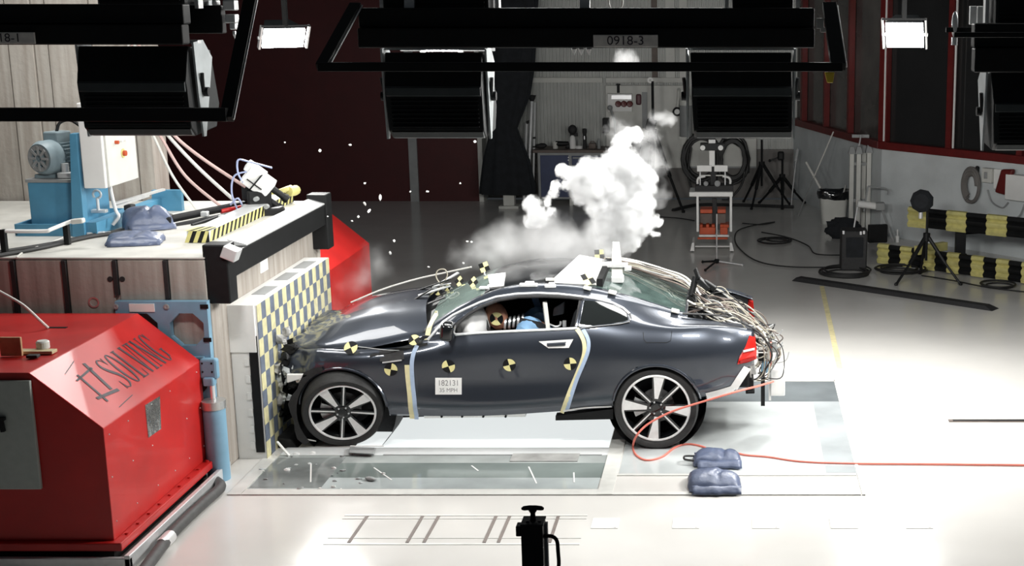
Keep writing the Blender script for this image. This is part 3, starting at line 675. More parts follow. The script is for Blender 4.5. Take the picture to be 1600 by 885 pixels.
for (a, c, r) in (((252, 345, 12.45), (385, 318, 13.3), .035), ((258, 357, 12.4), (398, 328, 13.2), .030), ((300, 352, 12.5), (350, 336, 12.9), .015)):
    b = MB(); b.cyl(ry(*a), ry(*c), r, n=10); b.build('strut', M['black'], rg, smooth=True)
b = MB(); b.box(ry(255, 352, 12.42), (.16, .22, .18), Matrix.Rotation(.3, 3, 'Z'), .015); b.build('strut_foot', M['black'], rg)
b = MB(); b.box(ry(405, 318, 13.25), (.22, .25, .28), Matrix.Rotation(.4, 3, 'Z'), .02); b.box(ry(420, 330, 13.2), (.28, .3, .10), Matrix.Rotation(.4, 3, 'Z'), .02); b.box(ry(390, 300, 13.25), (.12, .12, .16), None, .02); b.build('mount_head', M['black'], rg)
for px, py in ((383, 322), (402, 310), (418, 322), (396, 330)):
    b = MB(); p = ry(px, py, 13.08); b.cyl(p, p + V3((.0, -.05, 0)), .022, n=10); b.build('clamp_knob', M['greyp'], rg)
Rc = Matrix.Rotation(math.radians(42), 3, 'Y') @ Matrix.Rotation(.25, 3, 'Z')
cc = ry(404, 283, 13.2)
b = MB(); b.box(cc, (.27, .16, .18), Rc, .012); b.box(cc + V3((-.02, .0, .10)), (.20, .13, .09), Rc, .012); b.build('camera_body', M['white'], rg)
for dx in (.0, .11):
    b = MB(); s_ = cc + Rc @ V3((.10, -.03, -.03 + dx - .05)); b.cyl(s_, s_ + Rc @ V3((.17, 0, 0)), .032, n=14); b.cyl(s_ + Rc @ V3((.17, 0, 0)), s_ + Rc @ V3((.21, 0, 0)), .040, n=14); b.build('camera_lens', M['black'], rg, smooth=True)
b = MB(); b.bar(cc + Rc @ V3((-.10, -.09, -.02)), cc + Rc @ V3((.06, -.09, -.02)), .03, .01); b.bar(cc + Rc @ V3((-.02, -.09, -.08)), cc + Rc @ V3((-.02, -.09, .1)), .03, .01); b.build('camera_strap', M['black'], rg)
mbl = mat('blue_white_lead', (.35, .40, .60), .5, nscale=9, namt=.1)
for pts in (((425, 262), (388, 252), (372, 250), (372, 270), (380, 285)), ((385, 268), (366, 275), (362, 300), (370, 325), (380, 340)), ((360, 320), (372, 310), (382, 330), (384, 345))):
    b = MB(); b.tube(smooth_path([ry(p_, q_, 13.1) for p_, q_ in pts], 8), .009, 6); b.build('camera_lead', mbl, rg, smooth=True)
p = ry(345, 330, 13.0); b = MB(); b.cyl(p, p + V3((.22, .3, .02)), .022, n=10); b.build('red_actuator', M['red'], rg, smooth=True)
b = MB(); p = ry(320, 334, 12.8); b.box(p, (.07, .05, .05), None, .01); b.box(ry(352, 338, 12.8), (.12, .05, .03), None, .008); b.build('strut_clamp', M['alu'], rg)
p = V3((-4.50, 13.84, HB + .125)); b = MB(); b.box(p, (.20, .16, .05), Matrix.Rotation(-.35, 3, 'Y'), .02); b.tube([p + V3((.09, -.05, 0)), p + V3((.12, 0, 0)), p + V3((.12, .06, .0))], .05, 10); tag(b.build('striped_roll', [M['yellow']], smooth=True), 'pale yellow striped roll at the far end of the hazard channel', 'roll')
# four hoses hanging from above
pinkc = mat('pinkish_hose', (.55, .38, .35), .5, nscale=10, namt=.08)
for pts, m_, r, lab in ((((196, -60), (200, 40), (205, 120), (228, 190), (243, 218), (270, 275), (308, 328)), 'w', .013, 'white hose hanging to the block, leftmost of the four'), (((202, -60), (206, 40), (210, 120), (238, 190), (254, 218), (290, 275), (345, 322)), 'p', .015, 'pinkish hose hanging to the rig, left of the longest white hose'), (((206, -60), (210, 30), (215, 110), (245, 185), (265, 214), (310, 262), (365, 312)), 'w', .017, 'thick white hose hanging in the middle towards the rig head'), (((212, -60), (216, 30), (222, 110), (256, 185), (275, 214), (320, 250), (384, 292)), 'p', .016, 'pinkish hose hanging to the camera body, rightmost of the four')):
    b = MB(); yy = 13.2; b.tube(smooth_path([atY(p_, q_, yy) for p_, q_ in pts], 8), r, 8); tag(b.build('hanging_hose', pinkc if m_ == 'p' else M['wcable'], smooth=True), lab, 'hose', 'hoses hanging from the lamp rig')
# ------------------------------------------------------------------ the car
XR_, YC = -.6846, 12.5216
car = thing('crash_test_car', 'dark blue two-door coupe crashed nose-first into the chequered barrier board', 'car', (XR_, YC, 0))
def Cw(x, y, z): return V3((XR_ + x, YC + y, z))
def crv(pts, x):
    if x <= pts[0][0]: return pts[0][1:]
    if x >= pts[-1][0]: return pts[-1][1:]
    i = 0
    while pts[i + 1][0] < x: i += 1
    n = len(pts); out = []
    x0, x1 = pts[i][0], pts[i + 1][0]; h = x1 - x0; t = (x - x0) / h
    for k in range(1, len(pts[0])):
        def sl_(j):
            if j == 0: return (pts[1][k] - pts[0][k]) / (pts[1][0] - pts[0][0])
            if j == n - 1: return (pts[-1][k] - pts[-2][k]) / (pts[-1][0] - pts[-2][0])
            return (pts[j + 1][k] - pts[j - 1][k]) / (pts[j + 1][0] - pts[j - 1][0])
        a, c = pts[i][k], pts[i + 1][k]; m0, m1 = sl_(i) * h, sl_(i + 1) * h
        out.append(a * (2 * t ** 3 - 3 * t * t + 1) + m0 * (t ** 3 - 2 * t * t + t) + c * (-2 * t ** 3 + 3 * t * t) + m1 * (t ** 3 - t * t))
    return tuple(out)
FA = [(-3.2, .80, .36), (-2.9, .85, .30), (-2.3, .87, .285), (-1.5, .88, .285), (-.84, .88, .325), (-.3, .88, .37), (.4, .86, .44), (.7, .78, .50), (.86, .66, .58)]
FB = [(-3.2, .81, .46), (-2.9, .89, .42), (-2.3, .925, .40), (-1.5, .93, .395), (-.84, .935, .43), (-.3, .945, .47), (0, .95, .50), (.4, .925, .55), (.7, .84, .60), (.86, .71, .65)]
FC = [(-3.2, .80, .62), (-2.9, .905, .60), (-2.3, .925, .58), (-1.5, .905, .575), (-.84, .915, .605), (-.4, .945, .65), (.05, .97, .70), (.4, .945, .72), (.7, .865, .74), (.86, .74, .76)]
FD = [(-3.2, .76, .74), (-2.9, .885, .765), (-2.6, .925, .785), (-2.2, .92, .80), (-1.8, .91, .835), (-1.2, .91, .875), (-.6, .92, .885), (-.2, .955, .875), (.2, .96, .885), (.5, .92, .90), (.7, .85, .905), (.86, .74, .89)]
FE = [(-3.2, .68, .815), (-2.9, .81, .86), (-2.6, .85, .862), (-2.2, .855, .885), (-1.95, .855, .93), (-1.7, .855, .985), (-1.2, .86, 1.03), (-.65, .868, 1.055), (-.2, .885, 1.048), (.15, .885, 1.045), (.45, .845, 1.055), (.7, .775, 1.025), (.86, .68, .985)]
FR = [(-3.2, .50, .76), (-2.25, .74, .84), (-2.05, .80, .955), (-1.95, .785, 1.02), (-1.87, .765, 1.075), (-1.69, .72, 1.185), (-1.47, .67, 1.285), (-1.25, .64, 1.345), (-.97, .625, 1.362), (-.70, .615, 1.348), (-.5, .61, 1.312), (-.25, .61, 1.25), (0, .62, 1.175), (.2, .645, 1.12), (.4, .66, 1.085), (.6, .645, 1.06), (.86, .54, 1.0)]
FT = [(-3.2, 0, .74), (-2.3, 0, .86), (-2.16, 0, 1.06), (-1.9, 0, 1.205), (-1.7, 0, 1.30), (-1.5, 0, 1.378), (-1.2, 0, 1.437), (-.95, 0, 1.45), (-.6, 0, 1.43), (-.3, 0, 1.362), (0, 0, 1.255), (.2, 0, 1.175), (.4, 0, 1.115), (.6, 0, 1.075), (.86, 0, 1.005)]
def section(x):
    A, B, C, D, E, R, T = (crv(f, x) for f in (FA, FB, FC, FD, FE, FR, FT))
    cab = max(0, min(1, (x + 2.05) / .25)) * max(0, min(1, (.5 - x) / .5))
    F = ((E[0] + R[0]) / 2 + .022 * cab, (E[1] + R[1]) / 2 + .008 * cab)
    e = .05
    R1 = (R[0] - e * .92, R[1] + .022 * (T[1] - R[1] > 0) + (T[1] - R[1]) * .10)
    Q = (R[0] * .52, R[1] + (T[1] - R[1]) * .76)
    return [A, B, C, D, E, F, R, R1, Q, T]
NS = [4, 4, 5, 5, 6, 6, 2, 5, 5]
def sec_pts(x):       # (y>0, z, segment index)
    P = section(x); out = []
    for i in range(9):
        p0, p1, p2, p3 = P[max(i - 1, 0)], P[i], P[i + 1], (P[i + 2] if i + 2 < 10 else (-P[8][0], P[8][1]))
        for k in range(NS[i]):
            t = k / NS[i]; q = []
            for d in (0, 1):
                q.append(.5 * (2 * p1[d] + (p2[d] - p0[d]) * t + (2 * p0[d] - 5 * p1[d] + 4 * p2[d] - p3[d]) * t * t + (3 * p1[d] - p0[d] - 3 * p2[d] + p3[d]) * t ** 3))
            out.append((max(q[0], 0), q[1], i))
    out.append((0, P[9][1], 8)); return out
_sc = {}
def side_y(x, z):
    k = round(x, 3)
    if k not in _sc: _sc[k] = sec_pts(x)
    s_ = _sc[k]
    if z <= s_[0][1]: return s_[0][0]
    for (y0, z0, _), (y1, z1, i) in zip(s_, s_[1:]):
        if i > 7: break
        if z0 <= z <= z1: return y0 + (y1 - y0) * ((z - z0) / max(z1 - z0, 1e-6))
    return s_[-8][0]
def SP(px, py):      # photo pixel -> point on the near body side (local x, y, z)
    y = -.9
    for _ in range(8):
        w = atY(px, py, YC + y); y = -side_y(w.x - XR_, w.z)
    w = atY(px, py, YC + y); return (w.x - XR_, y, w.z)
def SW(px, py, off=0.0):
    x, y, z = SP(px, py); return Cw(x, y - off, z)
def XZ(pts): return [(SP(*p)[0], SP(*p)[2]) for p in pts]
def onside(x, z, off=0.0): return Cw(x, -side_y(x, z) - off, z)

bm = bmesh.new(); lay = bm.faces.layers.int.new('seg')
xs_ = [-3.2 + i * .0275 for i in range(int(4.06 / .0275) + 1)]
rows = []
for x in xs_:
    h = sec_pts(x); n = len(h)
    cr_ = max(0, min(1, (-2.85 - x) / .3))
    def P(y, z):
        p = V3((x, y, z))
        if cr_ > 0:
            p += V3((mnoise.noise(p * 7) * .05, mnoise.noise(p * 6 + V3((5, 0, 0))) * .07, mnoise.noise(p * 6 + V3((0, 9, 0))) * .06)) * cr_
        return bm.verts.new(Cw(*p))
    rows.append([P(-y, z) for y, z, _ in h] + [P(y, z) for y, z, _ in h[-2::-1]])
segs = [s_ for _, _, s_ in sec_pts(-1)]; segs = segs[:-1]; segs = segs + segs[::-1]
for a, c in zip(rows, rows[1:]):
    for j in range(len(a) - 1):
        f = bm.faces.new([a[j], a[j + 1], c[j + 1], c[j]]); f[lay] = segs[j]
def loc(f): q = f.calc_center_median(); return q.x - XR_, q.y - YC, q.z
def cut_poly(poly, side=-1, closed=True):
    k = len(poly)
    for i in range(k if closed else k - 1):
        (x0, z0), (x1, z1) = poly[i], poly[(i + 1) % k]
        lo, hi = min(x0, x1) - .004, max(x0, x1) + .004; zl, zh = min(z0, z1) - .004, max(z0, z1) + .004
        fs = []
        for f in bm.faces:
            if f[lay] > 7: continue
            vs = [v.co for v in f.verts]
            if (sum(v.y for v in vs) / len(vs) - YC) * side < .2: continue
            if max(v.x for v in vs) - XR_ < lo or min(v.x for v in vs) - XR_ > hi or max(v.z for v in vs) < zl or min(v.z for v in vs) > zh: continue
            fs.append(f)
        if not fs: continue
        g = list({e for f in fs for e in f.edges}) + list({v for f in fs for v in f.verts}) + fs
        nrm_ = V3((z1 - z0, 0, -(x1 - x0)))
        if nrm_.length < 1e-6: continue
        bmesh.ops.bisect_plane(bm, geom=g, dist=1e-5, plane_co=V3((XR_ + x0, YC, z0)), plane_no=nrm_.normalized())
def inside(poly, x, z):
    r = False; k = len(poly)
    for i in range(k):
        (x0, z0), (x1, z1) = poly[i], poly[(i + 1) % k]
        if (z0 > z) != (z1 > z) and x < (x1 - x0) * (z - z0) / (z1 - z0) + x0: r = not r
    return r
def circ(cx, cz, r, n=44): return [(cx + r * math.cos(2 * PI * k / n), cz + r * math.sin(2 * PI * k / n)) for k in range(n)]
FWX, FWZ, RWX, RWZ = -2.685, .335, .0, .368
ARF, ARR = circ(FWX - .01, .325, .395), circ(.005, .385, .375)
GL1 = XZ([(703, 522), (714, 506), (730, 493), (752, 480), (778, 470), (812, 465), (850, 464), (890, 466), (909, 468), (899, 512), (800, 516)])
GL2 = XZ([(913, 469), (938, 471), (960, 477), (972, 483), (979, 489), (981, 500), (972, 503), (940, 507), (905, 511)])
DOOR = XZ([(651, 535), (668, 533), (700, 528), (712, 503), (730, 489), (752, 477), (778, 467), (812, 462), (850, 461), (890, 463), (911, 465.5), (901, 513), (909, 522), (917, 537), (916, 556), (906, 583), (893, 612), (882, 645), (655, 653), (652, 600), (649, 560)])
TAILCUT = XZ([(1098, 624), (1147, 611), (1168, 574)]); TAILCUT = TAILCUT[:1] + TAILCUT[1:] + [(.90, TAILCUT[-1][1] + .02), (.95, .2), (TAILCUT[0][0], .2)]
FRONTCUT = [(-3.0, .20), (-3.0, .60), (-3.25, .66), (-3.4, .66), (-3.4, .2)]
for poly in (ARF, ARR, GL1, GL2, DOOR, TAILCUT, FRONTCUT):
    for sd in (-1, 1): cut_poly(poly, sd)
parts = {}
for f in list(bm.faces):
    x, y, z = loc(f); g = f[lay]; sd = 'n' if y < 0 else 'f'; k = 'body'
    if g <= 7 and abs(y) > .2:
        if inside(ARF, x, z) or inside(ARR, x, z) or inside(TAILCUT, x, z) or inside(FRONTCUT, x, z): k = 'x'
        elif inside(GL1, x, z): k = 'win_' + sd
        elif inside(GL2, x, z): k = 'quarter_' + sd
        elif inside(DOOR, x, z): k = 'door_' + sd
    if k == 'body':
        if x < -1.96 and g >= 5: k = 'bay'
        elif g >= 7 and -2.17 < x < -1.5: k = 'screen' if x > -2.14 else 'bay'
        elif g >= 7 and -1.5 <= x < -.60: k = 'roof'
        elif g >= 7 and -.60 <= x < .24: k = 'rearglass'
        elif g >= 6 and x >= .27: k = 'x'
    if g >= 5 and x < -2.14: k = 'bay'
    parts.setdefault(k, []).append(f)
def part_from(keys, name, m, parent, label=None, off=0):
    fs = [f for k in keys for f in parts.get(k, [])]; b = MB(); vm = {}
    for f in fs:
        vs = []
        for v in f.verts:
            if v not in vm: vm[v] = b.bm.verts.new(v.co)
            vs.append(vm[v])
        try: b.bm.faces.new(vs)
        except ValueError: pass
    for f in b.bm.faces: f.smooth = True
    o = b.build(name, m, parent, smooth=True, auto=math.radians(50), label=label, recalc=True); return o
M['winglass'] = mat('tinted_glass', (.012, .014, .014), .04, nscale=4, namt=.1, coat=.5)
M['screen'] = mat('greenish_windscreen', (.16, .21, .19), .06, nscale=5, namt=.15, coat=.6)
M['rglass'] = mat('greenish_rear_glass', (.05, .075, .068), .05, nscale=6, namt=.5, coat=.8)
body = part_from(['body'], 'body_shell', M['paint'], car)
sm = body.modifiers.new('thickness', 'SOLIDIFY'); sm.thickness = .012; sm.offset = -1
door = part_from(['door_n'], 'door', M['paint'], car, label='driver door with targets and number card')
part_from(['door_f'], 'door', M['paint'], car)
part_from(['win_f'], 'side_window', M['winglass'], car)
part_from(['quarter_n'], 'quarter_window', M['winglass'], car)
part_from(['quarter_f'], 'quarter_window', M['winglass'], car)
part_from(['screen'], 'windscreen', M['screen'], car)
roof = part_from(['roof'], 'roof_panel', M['gblack'], car)
part_from(['rearglass'], 'rear_window', M['rglass'], car)
part_from(['bay'], 'engine_bay', M['black'], car)
bm.free()

# bonnet: buckled upward over the crushed nose
HE = [(-3.22, .62, .80), (-3.05, .72, .845), (-2.9, .775, .875), (-2.6, .81, .885), (-2.45, .82, .895), (-2.2, .82, .945), (-1.93, .80, 1.005)]
HC = [(-3.22, .865), (-3.05, .93), (-2.85, 1.02), (-2.57, 1.11), (-2.3, 1.16), (-2.05, 1.185)]
rows = []; rb = []
NX, NY = 40, 40
for i in range(NX + 1):
    r0, r1 = [], []
    for j in range(NY + 1):
        u = j / NY * 2 - 1; t = i / NX
        xe_ = -1.95 - .13 * (1 - u * u); x = -3.22 + (xe_ + 3.22) * t
        ye, ze = crv(HE, x); zc = crv(HC, x)[0]; s_ = 1 - abs(u) ** 3.4
        z = ze + (zc - ze) * s_ + .012 * math.exp(-((abs(u) - .62) / .10) ** 2) * min(1, (1 - t) * 3)
        z += .010 * math.exp(-((x + 2.62 + .25 * u) / .14) ** 2) * (1 - u * u)
        f_ = max(0, min(1, (-2.9 - x) / .25)); q = V3((x * 6, u * 5, 2.))
        x2 = x + .05 * f_ * mnoise.noise(q); z2 = z + .06 * f_ * mnoise.noise(q * 1.4) + .008 * mnoise.noise(q * .5)
        p = Cw(x2, u * ye, z2); r0.append(p); r1.append(p - V3((0, -.01 * u, .018)))
    rows.append(r0); rb.append(r1)
b = MB(); A_ = b.grid(rows); B_ = b.grid(rb)
for i in range(NX):
    for j in (0, NY): b.bm.faces.new([A_[i][j], A_[i + 1][j], B_[i + 1][j], B_[i][j]])
for j in range(NY):
    for i in (0, NX): b.bm.faces.new([A_[i][j], A_[i][j + 1], B_[i][j + 1], B_[i][j]])
bonnet = b.build('bonnet', M['paint'], car, smooth=True, auto=math.radians(60))

def inpt0(px, py, y): return atY(px, py, YC + y)
# underbody, cabin tub, wheel housings
b = MB()
b.hexa([Cw(-2.2, -.82, .25), Cw(-.42, -.82, .33), Cw(-.42, .82, .33), Cw(-2.2, .82, .25), Cw(-2.2, -.82, .34), Cw(-.42, -.82, .42), Cw(-.42, .82, .42), Cw(-2.2, .82, .34)])
b.build('floor_pan', M['black'], car)
b = MB(); b.hexa([SW(662, 655, -.03), SW(820, 653, -.03), SW(820, 653, -.12), SW(662, 655, -.12), SW(662, 648, -.0), SW(820, 646, .0), SW(820, 646, -.12), SW(662, 648, -.12)]); b.build('sill_rail', M['white'], car)
for px in (690, 722, 755, 790):
    b = MB(); p = SW(px, 651, .0); b.cyl(p + V3((0, .02, 0)), p - V3((0, .004, 0)), .010, n=8); b.build('sill_bolt', M['black'], car)
q4 = [inpt0(868, 657, -.87), inpt0(958, 655, -.87), inpt0(958, 639, -.87), inpt0(868, 650, -.87)]; dy_ = V3((0, .1, 0)); b = MB(); b.hexa([q4[0], q4[1], q4[1] + dy_, q4[0] + dy_, q4[3], q4[2], q4[2] + dy_, q4[3] + dy_]); b.build('sill_skirt', M['black'], car)
for wx, r, wz in ((FWX, .44, .32), (0, .43, .38)):
    for sd in (-1, 1):
        b = MB(); b.lathe([(r, .0), (r, .40), (.0, .42)], Cw(wx, sd * .86, wz + .01), (0, -sd, 0), 40); b.build('wheel_housing', M['rubber'], car)
b = MB(); b.bb(Cw(-2.1, -.78, .40), Cw(-.35, .78, .46)); b.bb(Cw(-.55, -.76, .45), Cw(.2, .76, .86)); b.build('cabin_tub', M['blackcloth'], car)
b = MB(); b.hexa([Cw(-2.0, -.74, .46), Cw(-1.62, -.74, .46), Cw(-1.62, .74, .46), Cw(-2.0, .74, .46), Cw(-2.0, -.74, .98), Cw(-1.55, -.74, .92), Cw(-1.55, .74, .92), Cw(-2.0, .74, .98)], .04); b.build('dashboard', M['blackcloth'], car)
for y0, y1, z1 in ((.80, .84, 1.02), (-.84, -.80, .985)):
    b = MB(); b.bb(Cw(-2.0, y0, .46), Cw(-.4, y1, z1)); b.build('door_lining', M['blackcloth'], car)
for sd in (-.38, .38):
    b = MB(); b.box(Cw(-1.05, sd, .56), (.52, .5, .2), Matrix.Rotation(-.1, 3, 'Y'), .06, 3); s_ = b.build('seat', M['blackcloth'], car, smooth=True)
    b = MB(); b.box(Cw(-.72, sd, .86), (.17, .50, .62), Matrix.Rotation(.3, 3, 'Y'), .06, 3); b.build('seat_back', M['blackcloth'], s_, smooth=True)
    b = MB(); b.box(Cw(-.60, sd, 1.21), (.10, .26, .17), Matrix.Rotation(.2, 3, 'Y'), .035, 3); b.build('headrest', M['rubber'], s_, smooth=True)
# deployed airbag
b = MB(); c0 = atY(737, 501, YC - .47); b.ball(c0 + V3((-.005, 0, -.03)), .225, (.72, 1.0, .85), 4, Matrix.Rotation(-.35, 3, 'Y'), .10, 2.2, 3); b.build('airbag', mat('airbag_fabric', (.92, .92, .91), .8, nscale=6, namt=.05, bump=.3, bscale=7), car, smooth=True, label='white inflated airbag')
# B-pillar trim strip, belt reel bits
def inpt(px, py, y): return atY(px, py, YC + y)
b = MB(); b.bar(inpt(851, 471, -.62), inpt(856, 514, -.70), .035, .03); b.build('pillar_trim', M['offwhite'], car)
b = MB(); b.bar(inpt(835, 463, -.10), inpt(845, 492, .0), .06, .02); b.build('blue_strap', mat('sky_blue_webbing', (.30, .50, .80), .7, nscale=20, namt=.08), car)
b = MB(); b.hexa([inpt(872, 482, -.3) + V3(q) for q in ((-.05, 0, -.07), (.05, 0, -.05), (.05, .04, -.05), (-.05, .04, -.07), (-.04, 0, .0), (.06, 0, .06), (.06, .04, .06), (-.04, .04, 0))], .006); b.build('belt_guide', M['greyp'], car)
b = MB(); b.tube(smooth_path([inpt(858, 506, -.5), inpt(868, 510, -.5), inpt(875, 508, -.5), inpt(876, 502, -.5)], 5), .009, 8); b.cyl(inpt(882, 501, -.5), inpt(882, 510, -.5), .018, n=10); b.build('belt_buckle', M['alu'], car, smooth=True)
b = MB(); b.bar(inpt(812, 500, -.60), inpt(846, 508, -.66), .006, .05, up=(0, 0, 1)); b.bar(inpt(846, 508, -.66), inpt(853, 512, -.70), .006, .05); b.build('seat_belt', M['rubber'], car)
# steering wheel behind the airbag
b = MB(); Rw = Matrix.Rotation(1.15, 3, 'Y'); b.tube([Cw(-1.46, -.38, .93) + Rw @ V3((.18 * math.cos(k * PI / 14), .18 * math.sin(k * PI / 14), 0)) for k in range(28)], .015, 8, closed=True); b.cyl(Cw(-1.46, -.38, .93), Cw(-1.7, -.38, .85), .03); b.build('steering_wheel', M['rubber'], car, smooth=True)

# wheels ------------------------------------------------------------------------------------------------------------
def wheel(cx, sd, cz, R, label, twist, RT=.362, detail=True):
    O = Cw(cx, sd * .95, cz)
    def W_(r, a, h): return O + R @ V3((r * math.cos(a), sd * h, r * math.sin(a)))    # h outward
    b = MB(); prof = [(.298, -.235), (.318, -.25), (.345, -.252), (.356, -.24), (.362, -.20), (.3635, -.12), (.362, -.04), (.356, -.012), (.345, .0), (.318, -.004), (.30, -.02), (.292, -.03)]
    rws = [[W_(r * RT / .362, k * 2 * PI / 72, h) for r, h in prof] for k in range(72)]; rws.append(rws[0])
    V = b.grid(rws[:-1]); n = len(prof)
    for j in range(n - 1): b._mat([b.bm.faces.new([V[-1][j], V[-1][j + 1], V[0][j + 1], V[0][j]])])
    w = b.build('wheel', M['tyre'], car, smooth=True, auto=math.radians(35), label=label)
    b = MB()
    for k in range(72):
        for h in ((-.06, -.10), (-.13, -.17)):
            pass
    # rim barrel (black) and machined lip
    def ringprof(prof, name, m, n=64):
        b = MB(); rr = [[W_(r, k * 2 * PI / n, h) for r, h in prof] for k in range(n)]; V = b.grid(rr)
        for j in range(len(prof) - 1): b.bm.faces.new([V[-1][j], V[-1][j + 1], V[0][j + 1], V[0][j]])
        return b.build(name, m, w, smooth=True, auto=math.radians(35))
    ringprof([(.288, -.03), (.272, -.05), (.262, -.10), (.262, -.21), (.28, -.23)], 'rim_barrel', M['gblack'])
    ringprof([(.297, -.028), (.296, -.018), (.290, -.013), (.280, -.014), (.276, -.022), (.278, -.03)], 'rim_lip', M['machined'])
    b = MB(); b.lathe([(.0, -.13), (.15, -.13), (.15, -.115), (.09, -.112), (.08, -.09), (0, -.09)], O, R @ V3((0, sd, 0)), 40); b.build('brake_disc', mat('dark_disc_steel', (.16, .16, .16), .4, .5, nscale=20, namt=.2), w, smooth=True)
    b = MB(); rr = []
    for a in [2.7 + k * .1 for k in range(10)]: rr.append([W_(.10, a, -.10), W_(.10, a, -.065), W_(.20, a, -.065), W_(.205, a, -.10), W_(.20, a, -.15)])
    b.grid(rr); b.build('brake_caliper', M['alu'], w, smooth=True)
    if not detail: return w
    b = MB()
    def plate(bb, poly, h0, h1, h2=None):    # poly of (r, lateral) about angle a
        up = [O + R @ V3((p * ca - q * sa, sd * (h1 if p < .15 else (h2 or h1)), p * sa + q * ca)) for p, q in poly]
        dn = [O + R @ V3((p * ca - q * sa, sd * h0, p * sa + q * ca)) for p, q in poly]
        a_ = [bb.bm.verts.new(v) for v in up]; c_ = [bb.bm.verts.new(v) for v in dn]; n = len(poly)
        bb.bm.faces.new(a_); bb.bm.faces.new(c_[::-1])
        for i in range(n): bb.bm.faces.new([a_[i], a_[(i + 1) % n], c_[(i + 1) % n], c_[i]])
    bs_, bw, bt = MB(), MB(), MB()
    for k in range(4):
        a = twist + k * PI / 2; ca, sa = math.cos(a), math.sin(a)
        plate(bs_, [(.05, -.032), (.17, -.058), (.285, -.088), (.285, .030), (.17, .032), (.05, .032)], -.06, -.034, -.026)
        plate(bw, [(.078, -.016), (.285, -.078), (.285, .018), (.082, .014)], -.034, -.030, -.021)
        a = twist + PI / 4 + k * PI / 2; ca, sa = math.cos(a), math.sin(a)
        plate(bs_, [(.05, -.022), (.285, -.018), (.285, .018), (.05, .022)], -.06, -.036, -.028)
        plate(bt, [(.07, -.006), (.285, -.010), (.285, .004), (.07, .004)], -.036, -.031, -.022)
    bs_.build('spoke_base', M['gblack'], w)
    bw.build('wide_spoke_face', M['machined'], w); bt.build('thin_spoke_face', M['machined'], w)
    b = MB(); b.lathe([(.062, -.06), (.062, -.035), (.05, -.026), (.036, -.026), (.034, -.018), (.0, -.016)], O, R @ V3((0, sd, 0)), 28); b.build('hub', M['gblack'], w, smooth=True)
    for k in range(5):
        a = twist + .3 + k * 2 * PI / 5; b = MB(); p = W_(.052, a, -.034); b.cyl(p, p + R @ V3((0, sd * .012, 0)), .008, n=6); b.build('wheel_bolt', M['alu'], w)
    return w
M['tyre'] = mat('tyre_rubber', (.022, .022, .022), .65, nscale=60, namt=.2, bump=.15, bscale=90)
M['machined'] = mat('machined_alloy', (.90, .90, .89), .35, .2, nscale=30, namt=.05)
I3 = Matrix.Identity(3)
wheel(0, -1, RWZ, I3, 'upright rear wheel with one wide spoke pointing up', PI / 2)
RF = (Matrix.Rotation(math.radians(10), 3, 'Z') @ Matrix.Rotation(math.radians(17), 3, 'X')) * .95
wheel(FWX, -1, .322, RF, 'front wheel pushed back and leaning outward', PI / 4 - .1)
wheel(0, 1, RWZ, I3, None, PI / 2, detail=False)
wheel(FWX, 1, FWZ + .02, I3, None, PI / 4, detail=False)
# arch lips
for poly, zmin, nm in ((ARF, .33, 0), (ARR, .42, 1)):
    for sd in (-1, 1):
        pts = [Cw(x, sd * (side_y(x, z) + .003), z) for x, z in sorted([q for q in poly if q[1] > zmin], key=lambda q: q[0])]
        b = MB(); b.tube(pts, .013, 8); b.build('arch_lip', M['paint'], car, smooth=True)
# chrome window line
for pts, r in (([(668, 531), (680, 517), (692, 503), (708, 492), (728, 482), (750, 472), (775, 463.5), (805, 459), (840, 457.5), (875, 459), (905, 462.5), (930, 466), (958, 473), (974, 481), (984, 490)], .011), ([(712, 522.5), (750, 519.5), (800, 517), (850, 515), (902, 512.5)], .012)):
    b = MB(); b.tube([SW(*p, .006) for p in pts], r, 8); b.build('window_trim', M['chrome'], car, smooth=True)
b = MB(); b.tube([SW(*p, .003) for p in ((703, 521), (715, 505.5), (731, 491.5), (753, 478.5), (779, 468.5), (812, 463.5), (850, 462.5), (890, 464.5), (910, 467))], .015, 8); b.build('window_seal', M['rubber'], car, smooth=True)
b = MB(); b.tube([SW(*p, .006) for p in ((984, 490), (986, 497), (983, 503), (970, 506), (940, 509), (908, 513))], .007, 8); b.build('quarter_window_seal', M['gblack'], car, smooth=True)
b = MB(); b.hexa([SW(905, 466, .004), SW(913, 467, .004), SW(913, 467, -.03), SW(905, 466, -.03), SW(897, 513, .004), SW(905, 512, .004), SW(905, 512, -.03), SW(897, 513, -.03)]); b.build('pillar_cover', M['rubber'], car)
# tapes over the door seams
def tape(pxs, w, m, name='seam_tape', off=.004):
    pts = [SP(*p) for p in pxs]; P_ = [V3((p[0], 0, p[2])) for p in pts]; P_ = smooth_path(P_, 6); b = MB(); rr = []
    for i, p in enumerate(P_):
        d = (P_[min(i + 1, len(P_) - 1)] - P_[max(i - 1, 0)]).normalized(); nn = V3((d.z, 0, -d.x))
        rr.append([onside((p + nn * (w * k)).x, (p + nn * (w * k)).z, off) for k in (-.5, -.17, .17, .5)])
    b.grid(rr); return b.build(name, m, car, smooth=True)
tape([(636, 570), (638, 595), (641, 625), (644, 654)], .042, M['paleyel'])
tape([(652, 539), (646, 553), (643.5, 572), (645, 600), (648, 628), (651, 655)], .036, M['palebl'], off=.0055)
tape([(684, 487), (676, 500), (670, 515), (667, 531)], .045, M['paleyel'])
tape([(901, 513), (908, 523), (913, 537), (912, 556), (902, 583), (890, 612), (878, 645)], .035, M['paleyel'], off=.005)
tape([(911, 514), (919, 530), (919, 547), (912, 567), (900, 596), (886, 641)], .032, M['palebl'], off=.0055)
